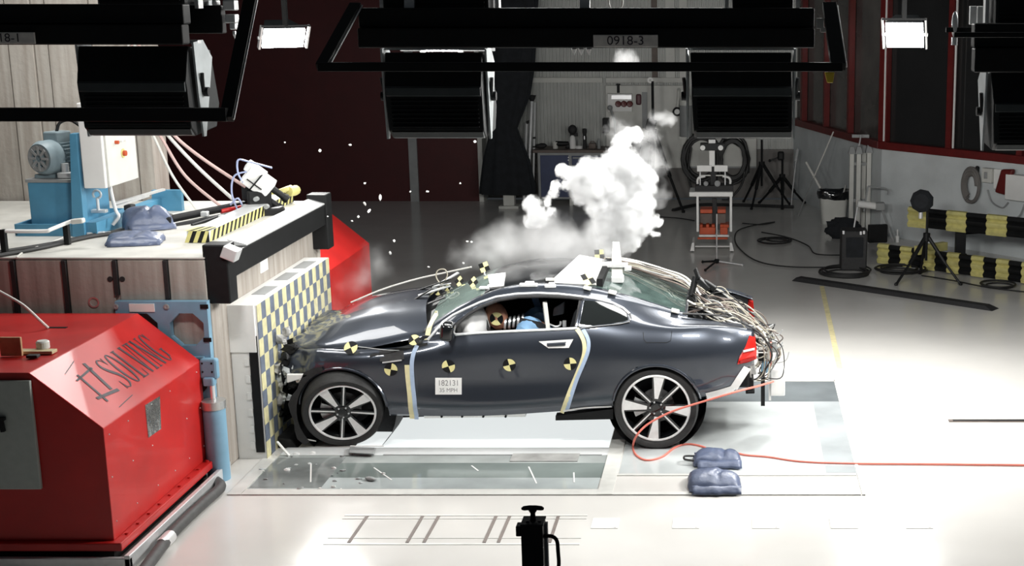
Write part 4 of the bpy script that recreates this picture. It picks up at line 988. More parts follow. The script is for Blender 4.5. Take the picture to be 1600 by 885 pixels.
# crash targets: two yellow quarters, two black quarters
def target(c, ux, uy, r, parent, a0=0, n=.0, name='target', sq=False):
    b = MB(); ux = V3(ux).normalized(); uy = V3(uy).normalized(); nn = ux.cross(uy).normalized()
    for k in range(4):
        b.mi = k % 2; pts = [V3(c)]
        for j in range(7):
            a = a0 + (k + j / 6) * PI / 2; s_ = 1.0
            if sq: s_ = 1 / max(abs(math.cos(a - a0)), abs(math.sin(a - a0)))
            pts.append(V3(c) + ux * r * s_ * math.cos(a) + uy * r * s_ * math.sin(a))
        b.face(pts)
    o = b.build(name, [M['tgy'], M['black']], parent, recalc=False); return o
M['tgy'] = mat('target_yellow', (.80, .74, .35), .55, nscale=20, namt=.06)
def side_target(px, py, r, a0, parent=car):
    x, y, z = SP(px, py); c = onside(x, z, .008); uy = (onside(x, z + .04, .008) - onside(x, z - .04, .008)); ux = (onside(x + .04, z, .008) - onside(x - .04, z, .008))
    return target(c, ux, uy, r, parent, a0)
side_target(701, 572, .056, PI * .5 + .3, door); side_target(796, 570, .055, .25, door); side_target(891, 568, .055, .1, door)
side_target(611, 577, .056, -.2)
for px, py, a0, r in ((548, 543, 2.0, .058), (647, 531, .6, .048)):
    target(inpt0(px, py, -.885), (1, 0, .06), (0, .55, .83), r, bonnet, a0)
b = MB(); b.tube(smooth_path([SW(560, 541, .01), SW(600, 546, .01), SW(625, 547, .01)], 4), .004, 6); b.build('bonnet_edge_tape', M['greyp'], car)
# number card on the door
c0 = SW(701, 603, .006); ux = SW(720, 603, .006) - SW(682, 603, .006); uy = SW(701, 590, .006) - SW(701, 616, .006); ux.normalize(); uy.normalize(); nn = ux.cross(uy)
b = MB(); b.hexa([c0 + ux * a + uy * c + nn * d for d in (.0, .003) for a, c in ((-.112, -.073), (.112, -.073), (.112, .073), (-.112, .073))]); cardo = b.build('number_card', M['card'], door)
inkg = mat('grey_print', (.22, .22, .22), .6, nscale=20, namt=.1)
text_mesh('182131', inkg, cardo, c0 + uy * .026 + nn * .0035, ux, uy, .070, sx=.88, depth=.0003)
text_mesh('35 MPH', inkg, cardo, c0 - uy * .036 + nn * .0035, ux, uy, .050, sx=.95, depth=.0003)
# door handle outlined with white tape
def sidepoly(pxs, off, name, m, parent, hole=None):
    b = MB(); b.face([SW(*p, off) for p in pxs]); return b.build(name, m, parent, recalc=False)
hp_ = [(842, 533), (896, 529.5), (889, 543), (857, 543.5)]
b = MB(); o_ = [SW(*p, .010) for p in hp_]; i_ = [SW(*p, .010) for p in ((854, 535.5), (885, 533.5), (882, 539.5), (860, 540))]
for k in range(4): b.face([o_[k], o_[(k + 1) % 4], i_[(k + 1) % 4], i_[k]])
b.build('handle_tape', M['white'], door)
b = MB(); b.bar(SW(855, 538, .015), SW(884, 536.5, .015), .02, .028, up=(0, 0, 1), bev=.006); b.build('door_handle', M['paint'], door)
# fuel flap outline
b = MB(); b.tube([SW(*p, .002) for p in ((1005, 519), (1006, 530), (1010, 535), (1042, 535), (1048, 532), (1050, 517))], .0025, 6); b.build('fuel_flap_seam', M['black'], car)
# mirror
mc_ = inpt(700, 518, -.97)
b = MB(); b.box(mc_ + V3((0, 0, .005)), (.115, .18, .15), Matrix.Rotation(.12, 3, 'Y'), .035, 3); mi_ = b.build('door_mirror', M['gblack'], car, smooth=True)
b = MB(); b.box(mc_ + V3((0, .09, -.065)), (.06, .14, .03), None, .008); b.build('mirror_foot', M['gblack'], mi_)
b = MB(); b.hexa([SW(681, 522, .004), SW(697, 520, .004), SW(697, 520, -.01), SW(681, 522, -.01), SW(689, 508, .004), SW(698, 501, .004), SW(698, 501, -.01), SW(689, 508, -.01)]); b.build('mirror_sail', M['alu'], car)
# cover flap on the fender behind the wheel
b = MB(); q = [SW(593, 548, .012), SW(631, 547, .012), SW(632, 561, .012), SW(594, 565, .012)]; b.hexa([v + V3((0, .02, 0)) for v in q] + q, .003); b.build('fender_cover', M['rubber'], car)
b = MB(); b.bar(SW(598, 566, .01), SW(628, 562, .01), .012); b.build('cover_edge', M['alu'], car)
# dark gap under the buckled bonnet edge
b = MB(); rr = [[SW(px, py - 2, .002), SW(px, py + h, .003)] for px, py, h in ((578, 556, 2), (595, 549, 5), (620, 545, 5), (645, 540, 4), (668, 537, 2))]; b.grid(rr); b.build('bonnet_gap', M['black'], car)
# tail lamps
M['tail'] = mat('red_lamp_lens', (.55, .02, .015), .12, nscale=12, namt=.25, coat=.8)
tp = XZ([(1171, 524), (1180, 527), (1182, 545), (1182, 560), (1168, 566), (1152, 569), (1156, 556), (1165, 541)])
for sd in (-1, 1):
    pts = [Cw(x, sd * (side_y(min(x, .85), z) + .008), z) for x, z in tp]
    b = MB(); b.hexa if False else None
    a_ = [b.bm.verts.new(p) for p in pts]; c_ = [b.bm.verts.new(p + V3((0, -sd * .10, 0))) for p in pts]; n = len(pts)
    b.bm.faces.new(a_); b.bm.faces.new(c_[::-1])
    for i in range(n): b.bm.faces.new([a_[i], a_[(i + 1) % n], c_[(i + 1) % n], c_[i]])
    lp = b.build('tail_lamp', M['tail'], car)
    if sd < 0:
        b = MB(); b.bar(SW(1161, 548, .018), SW(1179, 544, .022), .006, .018); b.build('reflector', M['alu'], lp)
        b = MB(); b.bar(SW(1156, 565, .016), SW(1180, 558, .02), .010, .026); b.build('lamp_band', mat('deep_red_lens', (.25, .006, .006), .15, nscale=9, namt=.1), lp)
# white protective tape along the cut rear bumper
for pxs in ([(1104, 619), (1124, 614), (1146, 607)], [(1146, 607), (1158, 589), (1168, 574)]): tape(pxs, .075, M['white'], 'edge_tape', .006)
tape([(880, 642), (915, 637), (956, 635)], .018, M['white'], 'edge_tape', .006)
# roof equipment
def rt(px, py, y): return atY(px, py, YC + y)
def toproof(px, py):       # pixel -> point on the upper body surface
    best = None; y = -.62
    while y < .62:
        w = atY(px, py, YC + y); x = w.x - XR_; s_ = sec_pts(max(-3.2, min(.86, x))); z = None
        for (y0, z0, _), (y1, z1, i_) in zip(s_[20:], s_[21:]):
            if y1 <= abs(y) <= y0: z = z0 + (z1 - z0) * ((abs(y) - y0) / ((y1 - y0) or 1)); break
        if z is not None:
            e = abs(w.z - z)
            if best is None or e < best[0]: best = (e, V3((w.x, w.y, z)), y)
            if w.z <= z: return V3((w.x, w.y, z))
        y += .01
    return best[1]
up = V3((0, 0, 1))
q = [toproof(*p) for p in ((866, 444), (932, 447), (946, 414), (905, 407))]
b = MB(); b.hexa([v + up * .004 for v in q] + [v + up * .055 for v in q], .006); rp_ = b.build('roof_recorder_box', M['white'], car, label='white data box on the rear of the roof')
for t in (.33, .62):
    b = MB(); a_ = q[0].lerp(q[1], t) + up * .057; c_ = q[3].lerp(q[2], t) + up * .057; b.bar(a_, c_, .008, .002); b.build('box_seam', M['offwhite'], rp_)
b = MB(); a_ = q[1] + up * .03; c_ = q[2] + up * .03; b.bar(a_ + V3((.03, 0, 0)), c_ + V3((.03, 0, 0)), .05, .07); b.build('box_end', M['black'], rp_)
q = [toproof(*p) for p in ((766, 450), (787, 448), (790, 428), (762, 431))]  # white plate stands in for a lamp reflected in the roof
b = MB(); b.hexa([v + up * .004 for v in q] + [v + up * .012 for v in q]); b.build('roof_lamp_glint', M['white'], car)
p = toproof(757, 452); b = MB(); b.box(p + up * .012, (.09, .07, .02), None, .008); b.box(p + up * .02 + V3((.06, .03, 0)), (.08, .05, .03), None, .012); b.build('roof_clip', M['alu'], car)
for px, py, sx in ((826, 447, .16), (860, 449, .10)):
    p = toproof(px, py); b = MB(); b.box(p + up * .01, (sx, .05, .03), None, .01); b.box(p + up * .03 + V3((.01, 0, 0)), (sx * .5, .04, .02), None, .006); b.build('roof_clip', M['alu'], car)
p = toproof(853, 440); b = MB(); b.bar(p + up * .02, p + up * .02 + V3((.10, 0, 0)), .025, .02); b.build('roof_bolt', M['offwhite'], car)
for px, py in ((918, 452), (957, 458), (1055, 488)):
    p = toproof(px, py); b = MB(); b.box(p + up * .006, (.07, .09, .02), Matrix.Rotation(.25, 3, 'Y'), .006); b.build('roof_tape', M['offwhite'], car)
# mast plate standing at the rear of the roof
p = toproof(966, 441)
b = MB(); b.hexa([p + V3(v) for v in ((-.06, -.012, 0), (.05, -.012, 0), (.05, .012, 0), (-.06, .012, 0), (-.045, -.010, .36), (.015, -.010, .36), (.015, .010, .36), (-.045, .010, .36))], .004); ms = b.build('mast_plate', M['offwhite'], car, label='pale upright plate on the roof')
b = MB(); b.box(p + V3((0, -.03, .16)), (.18, .04, .04), None, .006); b.box(p + V3((.09, -.03, .13)), (.06, .05, .04), None, .006); b.box(p + V3((-.10, -.03, .17)), (.08, .05, .035), None, .006); b.box(p + V3((-.005, 0, .03)), (.11, .10, .06), None, .01); b.build('mast_clamp', M['alu'], ms)
# flag targets on roof, screen
for px, py, r, a0, sq in ((757, 419, .042, .3, 1), (937, 399, .045, 0, 1)):
    p = toproof(px, py + 10) if py > 410 else toproof(px, 409); b = MB(); b.cyl(p, p + up * .03, .008, n=8); o = b.build('flag_foot', M['alu'], car)
    target(p + up * .07, (1, .1, 0), (0, .05, 1), r, o, a0 + .05, sq=True)
for px, py, r in ((720, 434, .036), (742, 446, .038), (687, 448, .034), (702, 454, .032), (658, 481, .034), (923, 442, .05)):
    p = toproof(px, py) + (V3((0, -.07, .02)) if px == 923 else V3((0, 0, 0))); target(p + V3((-.012, -.015, .03)), (1, 0, .45 if px < 800 else -.1), (-.2, .35, .8), r, car, .4, sq=px in (720, 742, 923))
# broken cowl plastics and loop lead on the windscreen base
for i, (x, y, z, L, a) in enumerate(((-2.05, -.05, 1.19, .30, .3), (-2.10, .15, 1.2, .35, -.2), (-2.02, .32, 1.21, .28, .5), (-2.15, -.2, 1.17, .25, .1), (-2.0, .05, 1.22, .2, -.6), (-2.03, -.35, 1.14, .3, .2))):
    b = MB(); R_ = Matrix.Rotation(a, 3, 'Z') @ Matrix.Rotation(-.25 - .1 * i % .4, 3, 'Y'); b.box(Cw(x, y, z + .02), (L, .05, .012), R_, .004); b.build('cowl_fragment', M['black'] if i % 2 else M['greyp'], car)
b = MB(); p = toproof(690, 448)
b.tube(smooth_path([p + V3(v) for v in ((.10, .0, .0), (.02, .02, .05), (-.05, .03, .14), (-.035, .03, .21), (.03, .03, .22), (.05, .03, .16), (.0, .02, .08), (-.03, .02, .03))], 8), .006, 6); b.build('loop_lead', M['cable'], car, smooth=True)
b = MB(); b.tube(smooth_path([Cw(-3.0, .62, .95), Cw(-2.7, .66, 1.07), Cw(-2.4, .68, 1.16), Cw(-2.15, .60, 1.23), Cw(-1.8, .45, 1.33)], 8), .008, 6); b.build('bonnet_lead', M['wcable'], car, smooth=True)

# boot opening: tub, black bracketry, lead bundle -------------------------------------------------------------------
b = MB(); b.bb(Cw(.15, -.64, .60), Cw(.80, .64, .70)); b.bb(Cw(.14, -.66, .6), Cw(.17, .66, 1.05)); b.bb(Cw(.15, .62, .6), Cw(.8, .66, 1.02)); b.bb(Cw(.15, -.66, .6), Cw(.8, -.62, 1.0)); b.build('boot_tub', M['black'], car)
b = MB(); b.bb(Cw(.62, -.66, .47), Cw(.80, .66, .92), .02); b.bb(Cw(.78, -.62, .42), Cw(.84, .62, .55), .01); b.build('rear_structure', M['black'], car)
b = MB(); b.tube([inpt(*q, -.60) for q in ((1163, 583), (1172, 577), (1173, 594), (1164, 598))], .010, 8, closed=True); b.build('tow_frame', M['offwhite'], car, smooth=True)
for px, py, sx, sz, m in ((1176, 576, .05, .10, 'white'), (1158, 590, .03, .06, 'white'), (1195, 573, .06, .09, 'lblue'), (1210, 540, .04, .10, 'greyp'), (1182, 533, .04, .06, 'black'), (1190, 556, .05, .08, 'black'), (1172, 610, .08, .04, 'black')):
    p = inpt(px, py, -.45); b = MB(); b.box(p, (sx, .08, sz), Matrix.Rotation(random.uniform(-.3, .3), 3, 'Y'), .006); b.build('rear_module', M[m], car)
b = MB(); b.bar(inpt(1192, 570, -.4), inpt(1192, 633, -.4), .035, .05); b.build('rear_post', M['black'], car)
b = MB(); b.box(inpt(1215, 595, -.3), (.13, .12, .25), None, .008); b.bar(inpt(1202, 565, -.33), inpt(1203, 625, -.33), .02, .03); b.build('rear_bracket_box', M['white'], car, label='white bracket box behind the tail')
b = MB(); b.bar(inpt(1205, 535, -.42), inpt(1204, 572, -.42), .018, .03); b.build('red_strap', M['redcable'], car)
M['blk2'] = M['black']
for a, c, w in (((1087, 432), (1080, 462), .04), ((1087, 432), (1108, 452), .05), ((1100, 440), (1118, 452), .04), ((1078, 462), (1100, 490), .07), ((1086, 420), (1092, 436), .02), ((1098, 460), (1106, 492), .06)):
    b = MB(); b.bar(inpt(*a, -.15), inpt(*c, -.2), w, .05, bev=.006); b.build('boot_bracket', M['black'], car)
for k in range(10):
    p = inpt(random.uniform(1085, 1150), random.uniform(480, 512), random.uniform(-.4, .1)); b = MB(); b.box(p, (random.uniform(.03, .09), .06, random.uniform(.02, .05)), Matrix.Rotation(random.uniform(-1, 1), 3, 'Y'), .005); b.build('boot_connector', random.choice([M['black'], M['white'], M['greyp'], M['black']]), car)
random.seed(21)
def wire(pts, r, m, jit=0.0):
    b = MB(); q = smooth_path([V3(p) + V3((random.uniform(-jit, jit), random.uniform(-jit, jit), random.uniform(-jit, jit) * .6)) for p in pts], 6); b.tube(q, r, 6); return b.build('wire', m, car, smooth=True)
for k in range(22):      # over the rear window, down into the boot
    y = random.uniform(-.02, .42); y2 = random.uniform(-.35, .3); o = random.uniform(0, .05)
    def rz(x, yy): return section(x)[9][1] - .10 * (abs(yy) / .6) ** 2
    wire([Cw(-.52, y, rz(-.52, y) + .02 + o), Cw(-.25, y + .03, rz(-.25, y) + .03 + o), Cw(.02, y - .02, rz(.02, y) + .05 + o), Cw(.22, (y + y2) / 2, rz(.22, 0) + .06 + o), Cw(.42, y2, 1.10 + random.uniform(-.03, .08)), Cw(.62, y2 - .1, 1.02 + random.uniform(-.06, .06)), Cw(.74, y2 - .15, .92)], random.choice([.005, .006, .008]), random.choice([M['cable'], M['cable'], M['wcable'], M['brown'], M['greyp'], M['bcable']]), .025)
for k in range(28):      # spilling over the tail
    y = random.uniform(-.62, .25); e = random.uniform(0, 1)
    wire([Cw(random.uniform(.15, .35), y + random.uniform(-.1, .3), 1.08 + random.uniform(-.02, .07)), Cw(.50, y, 1.13 + random.uniform(-.08, .07)), Cw(.70, y - .05, 1.04 + random.uniform(-.06, .08)), Cw(.86 + .05 * e, y - .08, .92 + random.uniform(-.05, .05)), Cw(.95 + .12 * e, y - .05, .78 + random.uniform(-.06, .06)), Cw(.92 + .15 * e, y + random.uniform(-.15, .1), .62 + random.uniform(-.08, .08)), Cw(.86 + .1 * e, y + random.uniform(-.2, .1), .52)], random.choice([.005, .006, .008, .009]), random.choice([M['cable'], M['cable'], M['wcable'], M['brown'], M['greyp'], M['bcable'], M['bcable']]), .045)
for k in range(18):      # loops at the tail
    y = random.uniform(-.55, -.1); c_ = Cw(random.uniform(.88, 1.08), y, random.uniform(.52, .95)); r_ = random.uniform(.05, .12); a0 = random.uniform(0, 6)
    wire([c_ + V3((r_ * math.cos(a0 + t * .9), random.uniform(-.03, .03), r_ * math.sin(a0 + t * .9) * .8)) for t in range(random.choice([4, 5, 6]))], random.choice([.004, .005, .006]), random.choice([M['cable'], M['wcable'], M['bcable'], M['greyp']]))
b = MB(); b.tube([inpt(*q, -.1) for q in ((1190, 508), (1211, 507), (1205, 518), (1196, 528))], .010, 8, closed=True); b.build('rear_loop_handle', M['black'], car, smooth=True)

# crushed nose: bumper skin, lamp remains, liner
M['crumple'] = mat('torn_bumper_skin', (.42, .42, .41), .35, nscale=9, namt=.5, bump=.6, bscale=14)
random.seed(5)
b = MB(); rr = []
for i in range(15):
    r0 = []
    for j in range(25):
        z = .22 + .55 * i / 14; y = -.86 + 1.7 * j / 24; q = V3((y * 7, z * 8, 0)); x = -3.215 + .05 * mnoise.noise(q) + .04 * mnoise.noise(q * 2.3) + .05 * (1 - abs(y) / .9)
        r0.append(Cw(x, y + .03 * mnoise.noise(q * 1.5), z + .04 * mnoise.noise(q + V3((9, 0, 0)))))
    rr.append(r0)
b.grid(rr); bp_ = b.build('bumper_skin', M['black'], car, smooth=True, auto=math.radians(25))
def shard(c, sx, sz, seed, m, name, parent, dy=.05):
    b = MB(); b.ball(c, 1.0, (sx, dy, sz), 2, Matrix.Rotation(seed * 1.3, 3, 'Y') @ Matrix.Rotation(seed * .7, 3, 'X'), .75, 2.1, seed); return b.build(name, m, parent)
for i, (px, py, sx, sz, m) in enumerate(((432, 575, .05, .09, 'crumple'), (442, 590, .06, .07, 'grit'), (430, 605, .05, .08, 'grit'), (445, 612, .05, .06, 'crumple'), (438, 625, .05, .08, 'crumple'), (447, 560, .07, .04, 'black'), (455, 545, .09, .05, 'black'), (423, 600, .045, .17, 'white'), (470, 590, .07, .035, 'white'), (432, 585, .05, .06, 'white'), (443, 606, .05, .05, 'card'), (428, 628, .045, .07, 'grit'), (458, 600, .05, .06, 'black'), (437, 645, .05, .05, 'black'), (440, 530, .06, .05, 'crumple'), (428, 550, .04, .06, 'crumple'), (448, 518, .05, .04, 'crumple'), (460, 575, .05, .03, 'grit'), (433, 660, .04, .05, 'greyp'), (452, 630, .05, .05, 'greyp'), (446, 580, .045, .05, 'grit'), (440, 597, .05, .05, 'white'), (452, 590, .05, .04, 'greyp'), (435, 615, .04, .06, 'greyp'), (447, 622, .04, .05, 'grit'))):
    shard(inpt(px, py, -.80 + .03 * (i % 4)), sx * .8, sz * .8, i + 1, M[m], 'nose_fragment', car)
b = MB(); q = inpt(450, 545, -.72); b.face([q + V3(v) for v in ((-.05, 0, .06), (.05, 0, .10), (.04, .0, -.05), (.0, 0, -.08))]); b.build('bonnet_tear', M['black'], car)
b = MB(); p = inpt(466, 590, -.93); b.hexa([p + V3(v) for v in ((-.10, 0, -.05), (.06, 0, .0), (.06, .03, .0), (-.10, .03, -.05), (-.10, 0, .03), (.10, 0, .03), (.10, .03, .03), (-.10, .03, .03))], .008); b.build('lamp_housing', M['white'], car)
b = MB(); rr = [[Cw(FWX + .43 * math.cos(a), -.93 + d, .33 + .43 * math.sin(a)) for d in (0, .1, .25)] for a in [PI * (.62 + .055 * k) for k in range(12)]]; b.grid(rr); b.grid([[Cw(FWX + r * math.cos(a), -.93, .33 + r * math.sin(a)) for r in (.40, .43, .455 + .02 * math.sin(a * 9))] for a in [PI * (.62 + .055 * k) for k in range(12)]]); b.build('wheel_liner', M['rubber'], car, smooth=True)
b = MB(); b.hexa([inpt(446, 700, -.9) + V3(v) for v in ((-.1, 0, -.02), (.12, 0, -.02), (.12, .4, -.02), (-.1, .4, -.02), (-.08, 0, .10), (.05, 0, .08), (.05, .4, .08), (-.08, .4, .1))], .02); b.build('undertray', M['black'], car)
# ------------------------------------------------------------------ lamp gantries hanging in front of the car
M['lampgrey'] = mat('dark_grey_lamp_body', (.010, .012, .013), .55, nscale=12, namt=.2, spec=.3)
M['lampband'] = mat('grey_lamp_band', (.05, .06, .063), .5, nscale=12, namt=.1)
M['yoke'] = mat('grey_yoke_plate', (.50, .54, .55), .5, nscale=9, namt=.12)
def A3(px, py, y): return atY(px, py, y)
def gantry(label, yb, ybar, beam, bar_, links, plate=None, extra=()):
    """beam: (x0,x1,ytop,ybot) in the photo at depth yb; bar_: (x0,x1,ytop,ybot) at depth ybar"""
    x0, x1, t, bo = beam; a = A3((x0 + x1) / 2, bo, yb)
    g = thing('lamp_gantry', label, 'lamp gantry', (a.x, yb, a.z), 'black lamp gantries')
    L, R = A3(x0, t, yb), A3(x1, bo, yb)
    b = MB(); b.bb((L.x, yb - .06, R.z), (R.x, yb + .06, (L.z + R.z) / 2), .01); b.build('lower_beam', M['black'], g)
    b = MB(); b.bb((L.x - .0, yb - .02, (L.z + R.z) / 2), (R.x - .0, yb + .10, L.z), .01); b.build('upper_beam', M['black'], g)
    u0, u1, t2, b2 = bar_; p, q = A3(u0, t2, ybar), A3(u1, b2, ybar)
    b = MB(); b.bb((p.x, ybar - .025, q.z), (q.x, ybar + .025, p.z), .004); b.build('guard_bar', M['black'], g)
    for (ax, ay), (cx2, cy2), w in links:
        b = MB(); b.bar(A3(ax, ay, yb), A3(cx2, cy2, ybar), w, w * .6, bev=.004); lk = b.build('side_link', M['black'], g)
        b = MB(); o = w * .55; b.cyl(A3(ax, ay, yb) + V3((o, 0, 0)), A3(cx2, cy2, ybar) + V3((o, 0, 0)), .005, n=8); b.build('link_edge', M['alu'], lk, smooth=True)
    if plate:
        px0, px1, py0, py1, txt = plate; pa, pb = A3(px0, py0, yb - .075), A3(px1, py1, yb - .075)
        b = MB(); b.bb((pa.x, yb - .080, pb.z), (pb.x, yb - .062, pa.z), .003); pt = b.build('number_plate', mat('dirty_plate', (.80, .76, .72), .55, nscale=14, namt=.15), g, label='plate with painted number')
        text_mesh(txt, M['ink'], pt, ((pa.x + pb.x) / 2, yb - .081, (pa.z + pb.z) / 2), (1, 0, 0), (0, 0, 1), (pa.z - pb.z) * 1.05, sx=1.06, depth=.0005)
    return g
g3 = gantry('black lamp gantry in the middle with number plate ending in 3', 8.7, 8.05, (560, 1272, 12, 74), (497, 1316, 97, 111), [((556, 8), (503, 104), .07), ((1296, 8), (1310, 104), .085)], (927, 1028, 54, 73, '0918-3'))
g1 = gantry('black lamp gantry at the upper left with number plate ending in 1', 8.7, 8.0, (-140, 292, 6, 69), (-160, 356, 168, 189), [((392, -4), (354, 186), .075)], (-44, 55, 50, 68, '0918-1'))
g5 = gantry('black lamp gantry at the upper right edge, beside the brightest lamp', 8.7, 8.1, (1522, 1900, 36, 112), (1490, 1900, 50, 58), [])
# upper lamp housings sitting on the beams (only their undersides show)
def lamp_row(px0, px1, py0, py1, y, g):
    a, c = A3(px0, py0, y), A3(px1, py1, y); b = MB(); b.bb((a.x, y, c.z), (c.x, y + .4, a.z), .02)
    for k in range(4): b.bb((a.x + .03, y - .012, c.z + .03 + k * .03), (c.x - .03, y, c.z + .042 + k * .03))
    b.build('upper_lamp_housing', M['lampgrey'], g)
    for x in (a.x - .03, c.x + .03):
        b = MB(); b.bb((x - .012, y + .1, c.z - .02), (x + .012, y + .18, a.z)); b.build('upper_yoke', M['alu'], g)
lamp_row(596, 765, -20, 20, 8.8, g3); lamp_row(1143, 1240, -20, 20, 8.8, g3); lamp_row(1556, 1700, -20, 52, 8.85, g5); lamp_row(150, 290, -20, 8, 8.85, g1)
for px, g in ((914, g3), (640, g3)):
    b = MB(); p = A3(px, -15, 8.75); q = A3(px, 12, 8.75); b.bar(p, q, .06, .03); b.build('hanger', M['alu'], g)
b = MB(); c0 = A3(962, 2, 9.2); b.tube([c0 + V3((.045 * math.cos(k * .42), 0, .06 * math.sin(k * .42))) for k in range(15)], .006, 6, closed=True); b.build('cable_loop', M['wcable'], g3, smooth=True)
for px in (897, 908, 920):
    b = MB(); p = A3(px, 71, 8.68); b.lathe([(0, -.06), (.018, -.02), (.012, 0), (0, 0)], p, (0, 0, 1), 8); b.build('bright_clip', M['alu'], g3)
for a, c in (((1276, 28), (1287, 44)), ((1282, 42), (1296, 50))):
    b = MB(); p, q = A3(*a, 8.6), A3(*c, 8.6); b.bb((p.x, 8.58, q.z), (q.x, 8.64, p.z), .004); b.build('link_bracket', M['greyp'], g3)
p = A3(1296, 112, 8.05); b = MB(); b.hexa([p + V3(v) for v in ((-.028, -.02, 0), (.028, -.02, 0), (.028, .02, 0), (-.028, .02, 0), (-.012, -.02, -.06), (.020, -.02, -.06), (.020, .02, -.06), (-.012, .02, -.06))][4:] + [p + V3(v) for v in ((-.028, -.02, 0), (.028, -.02, 0), (.028, .02, 0), (-.028, .02, 0))], .004); b.build('yellow_tag', mat('bright_yellow_tag', (.75, .55, .05), .5, nscale=9, namt=.1), g3)

def flood(px0, px1, pt, pb, y, label, g, side=1, tilt=0, light=True, power=58, twist=0):
    """big film lamp seen from its finned back"""
    a, c = A3(px0, pt, y), A3(px1, pb, y); x0, x1, zt, zb = a.x, c.x, a.z, c.z; Hh = zt - zb; cx2 = (x0 + x1) / 2
    t = thing('flood_lamp', label, 'flood lamp', (cx2, y + .25, zb), 'large black flood lamps')
    def Z(f): return zb + Hh * f
    w = (x1 - x0)
    prof = [(.06, 0), (-.02, .10), (-.03, .50), (-.04, .60), (.05, 1.0), (.42, .93), (.50, .30), (.42, .04)]
    def fn(u, v, d): return V3((d + (.035 * w * (1 - v)) * (1 if d < cx2 else .35) - .02 * w * tilt, y + u, Z(v)))
    b = MB(); b.prism(prof, fn, x0, x1, .008); b.build('housing', M['lampgrey'], t)
    b = MB(); b.prism([(-.032, .50), (-.052, .515), (-.052, .60), (-.038, .62)], fn, x0 + .015 * w, x1 - .01 * w); b.build('band', M['lampband'], t)
    b = MB(); b.prism([(.05, .0), (.0, .02), (-.022, .085), (-.01, .09)], fn, x0 + .03 * w, x1 - .01 * w); b.build('lower_band', M['lampband'], t)
    for k in range(7):
        v = .14 + k * .05; b = MB(); b.prism([(-.022, v), (-.042, v + .006), (-.042, v + .016), (-.026, v + .022)], fn, x0 + .05 * w, x1 - .04 * w); b.build('cooling_fin', M['lampgrey'], t)
    b = MB(); d0 = .03 * w; b.prism([(.425, .88), (.49, .34), (.497, .34), (.432, .89)], fn, x0 + d0, x1 - d0); b.build('lens', mat('lamp_front_glass', (.9, .9, .9), .2, emit=(1, 1, .97), estr=2.5, nscale=5, namt=.02), t)
    for s_, xx in ((1, x1), (-1, x0)):
        X = xx + s_ * .022
        poly = [(.0, 1.04), (.16, 1.06), (.30, .85), (.22, .5), (.10, -.02), (.06, -.02), (.02, .5)]
        b = MB(); b.prism(poly, lambda u, v, d: (X + d, y + u + .05, Z(v)), -.006, .006); yk = b.build('yoke_plate', M['yoke'], t)
        b = MB(); p = V3((X + s_ * .01, y + .16, Z(.48))); b.cyl(p, p + V3((s_ * .03, 0, 0)), .03, n=14); b.cyl(p + V3((0, -.02, .0)), p + V3((s_ * .012, -.05, .12)), .012, n=8); b.build('tilt_knob', M['black'], yk)
    b = MB(); b.bb((x0 - .03, y + .12, Z(1.02)), (x1 + .03, y + .18, Z(1.06)), .003); b.build('yoke_top', M['alu'], t)
    b = MB(); b.bar((cx2, y + .15, Z(1.04)), (cx2, y + .15, Z(1.06) + .05), .04); b.bar((cx2, y + .17, Z(1.06) + .05), (cx2, 8.755, Z(1.06) + .05), .04); b.build('hanging_stud', M['black'], t)
    if light: area('flood_lamp_light', (cx2, y + .56, Z(.55)), (cx2 * .9, 24.0, 1.6), w * .85, .3, power, 135, parent=t)
    return t
flood(598, 756, 82, 217, 8.95, 'black flood lamp hanging second from left, in front of the red wall', g3)
flood(1078, 1236, 82, 217, 8.95, 'black flood lamp hanging above the equipment trolley', g3, power=58)
flood(118, 302, 72, 213, 8.85, 'black flood lamp at upper left, before the blue power unit', g1, tilt=.5, power=28)
flood(1550, 1720, 112, 236, 8.95, 'black flood lamp at the right edge below the beam', g5, power=58)
# the two lit lamps facing the camera side
def litlamp(px0, px1, pt, pb, y, tgt, label, power):
    a, c = A3(px0, pt, y), A3(px1, pb, y); m_ = (a + c) / 2; w, h = c.x - a.x, a.z - c.z
    t = thing('lit_lamp', label, 'film lamp', (m_.x, y, c.z), 'lit film lamps')
    R_ = (V3(tgt) - m_).to_track_quat('Y', 'Z').to_matrix()
    def q(u, v, d): return m_ + R_ @ V3((u * w / 2, d, v * h / 2))
    b = MB(); b.hexa([q(-1, -1, -.02), q(1, -1, -.02), q(1, 1, -.02), q(-1, 1, -.02), q(-.6, -.7, -.25), q(.6, -.7, -.25), q(.6, .7, -.25), q(-.6, .7, -.25)], .01); b.build('housing', M['lampgrey'], t)
    b = MB(); b.hexa([q(-.96, -.94, -.018), q(.96, -.94, -.018), q(.96, .94, -.018), q(-.96, .94, -.018), q(-.96, -.94, .004), q(.96, -.94, .004), q(.96, .94, .004), q(-.96, .94, .004)]); b.build('lens', M['lens'], t)
    for s_ in (-1, 1):
        b = MB(); b.bar(q(s_ * 1.12, -1.0, 0), q(s_ * 1.12, 1.3, 0), .02, .05); b.bar(q(s_ * 1.0, 0, -.02), q(s_ * 1.2, 0, -.02), .03); b.build('yoke_arm', M['alu'], t)
    b = MB(); b.bar(q(-1.14, 1.3, 0), q(1.14, 1.3, 0), .04, .02); b.bar(q(0, 1.3, 0), q(0, 1.3, 0) + V3((0, 0, .5)), .05); b.build('yoke_top', M['black'], t)
    area('lit_lamp_light', q(0, 0, .06), tgt, w * .9, h * .9, power, 130, parent=t)
litlamp(409, 478, 42, 77, 15.5, (-1.9, 11.5, .4), 'bright lit film lamp on the left, before the dark red wall', 50)
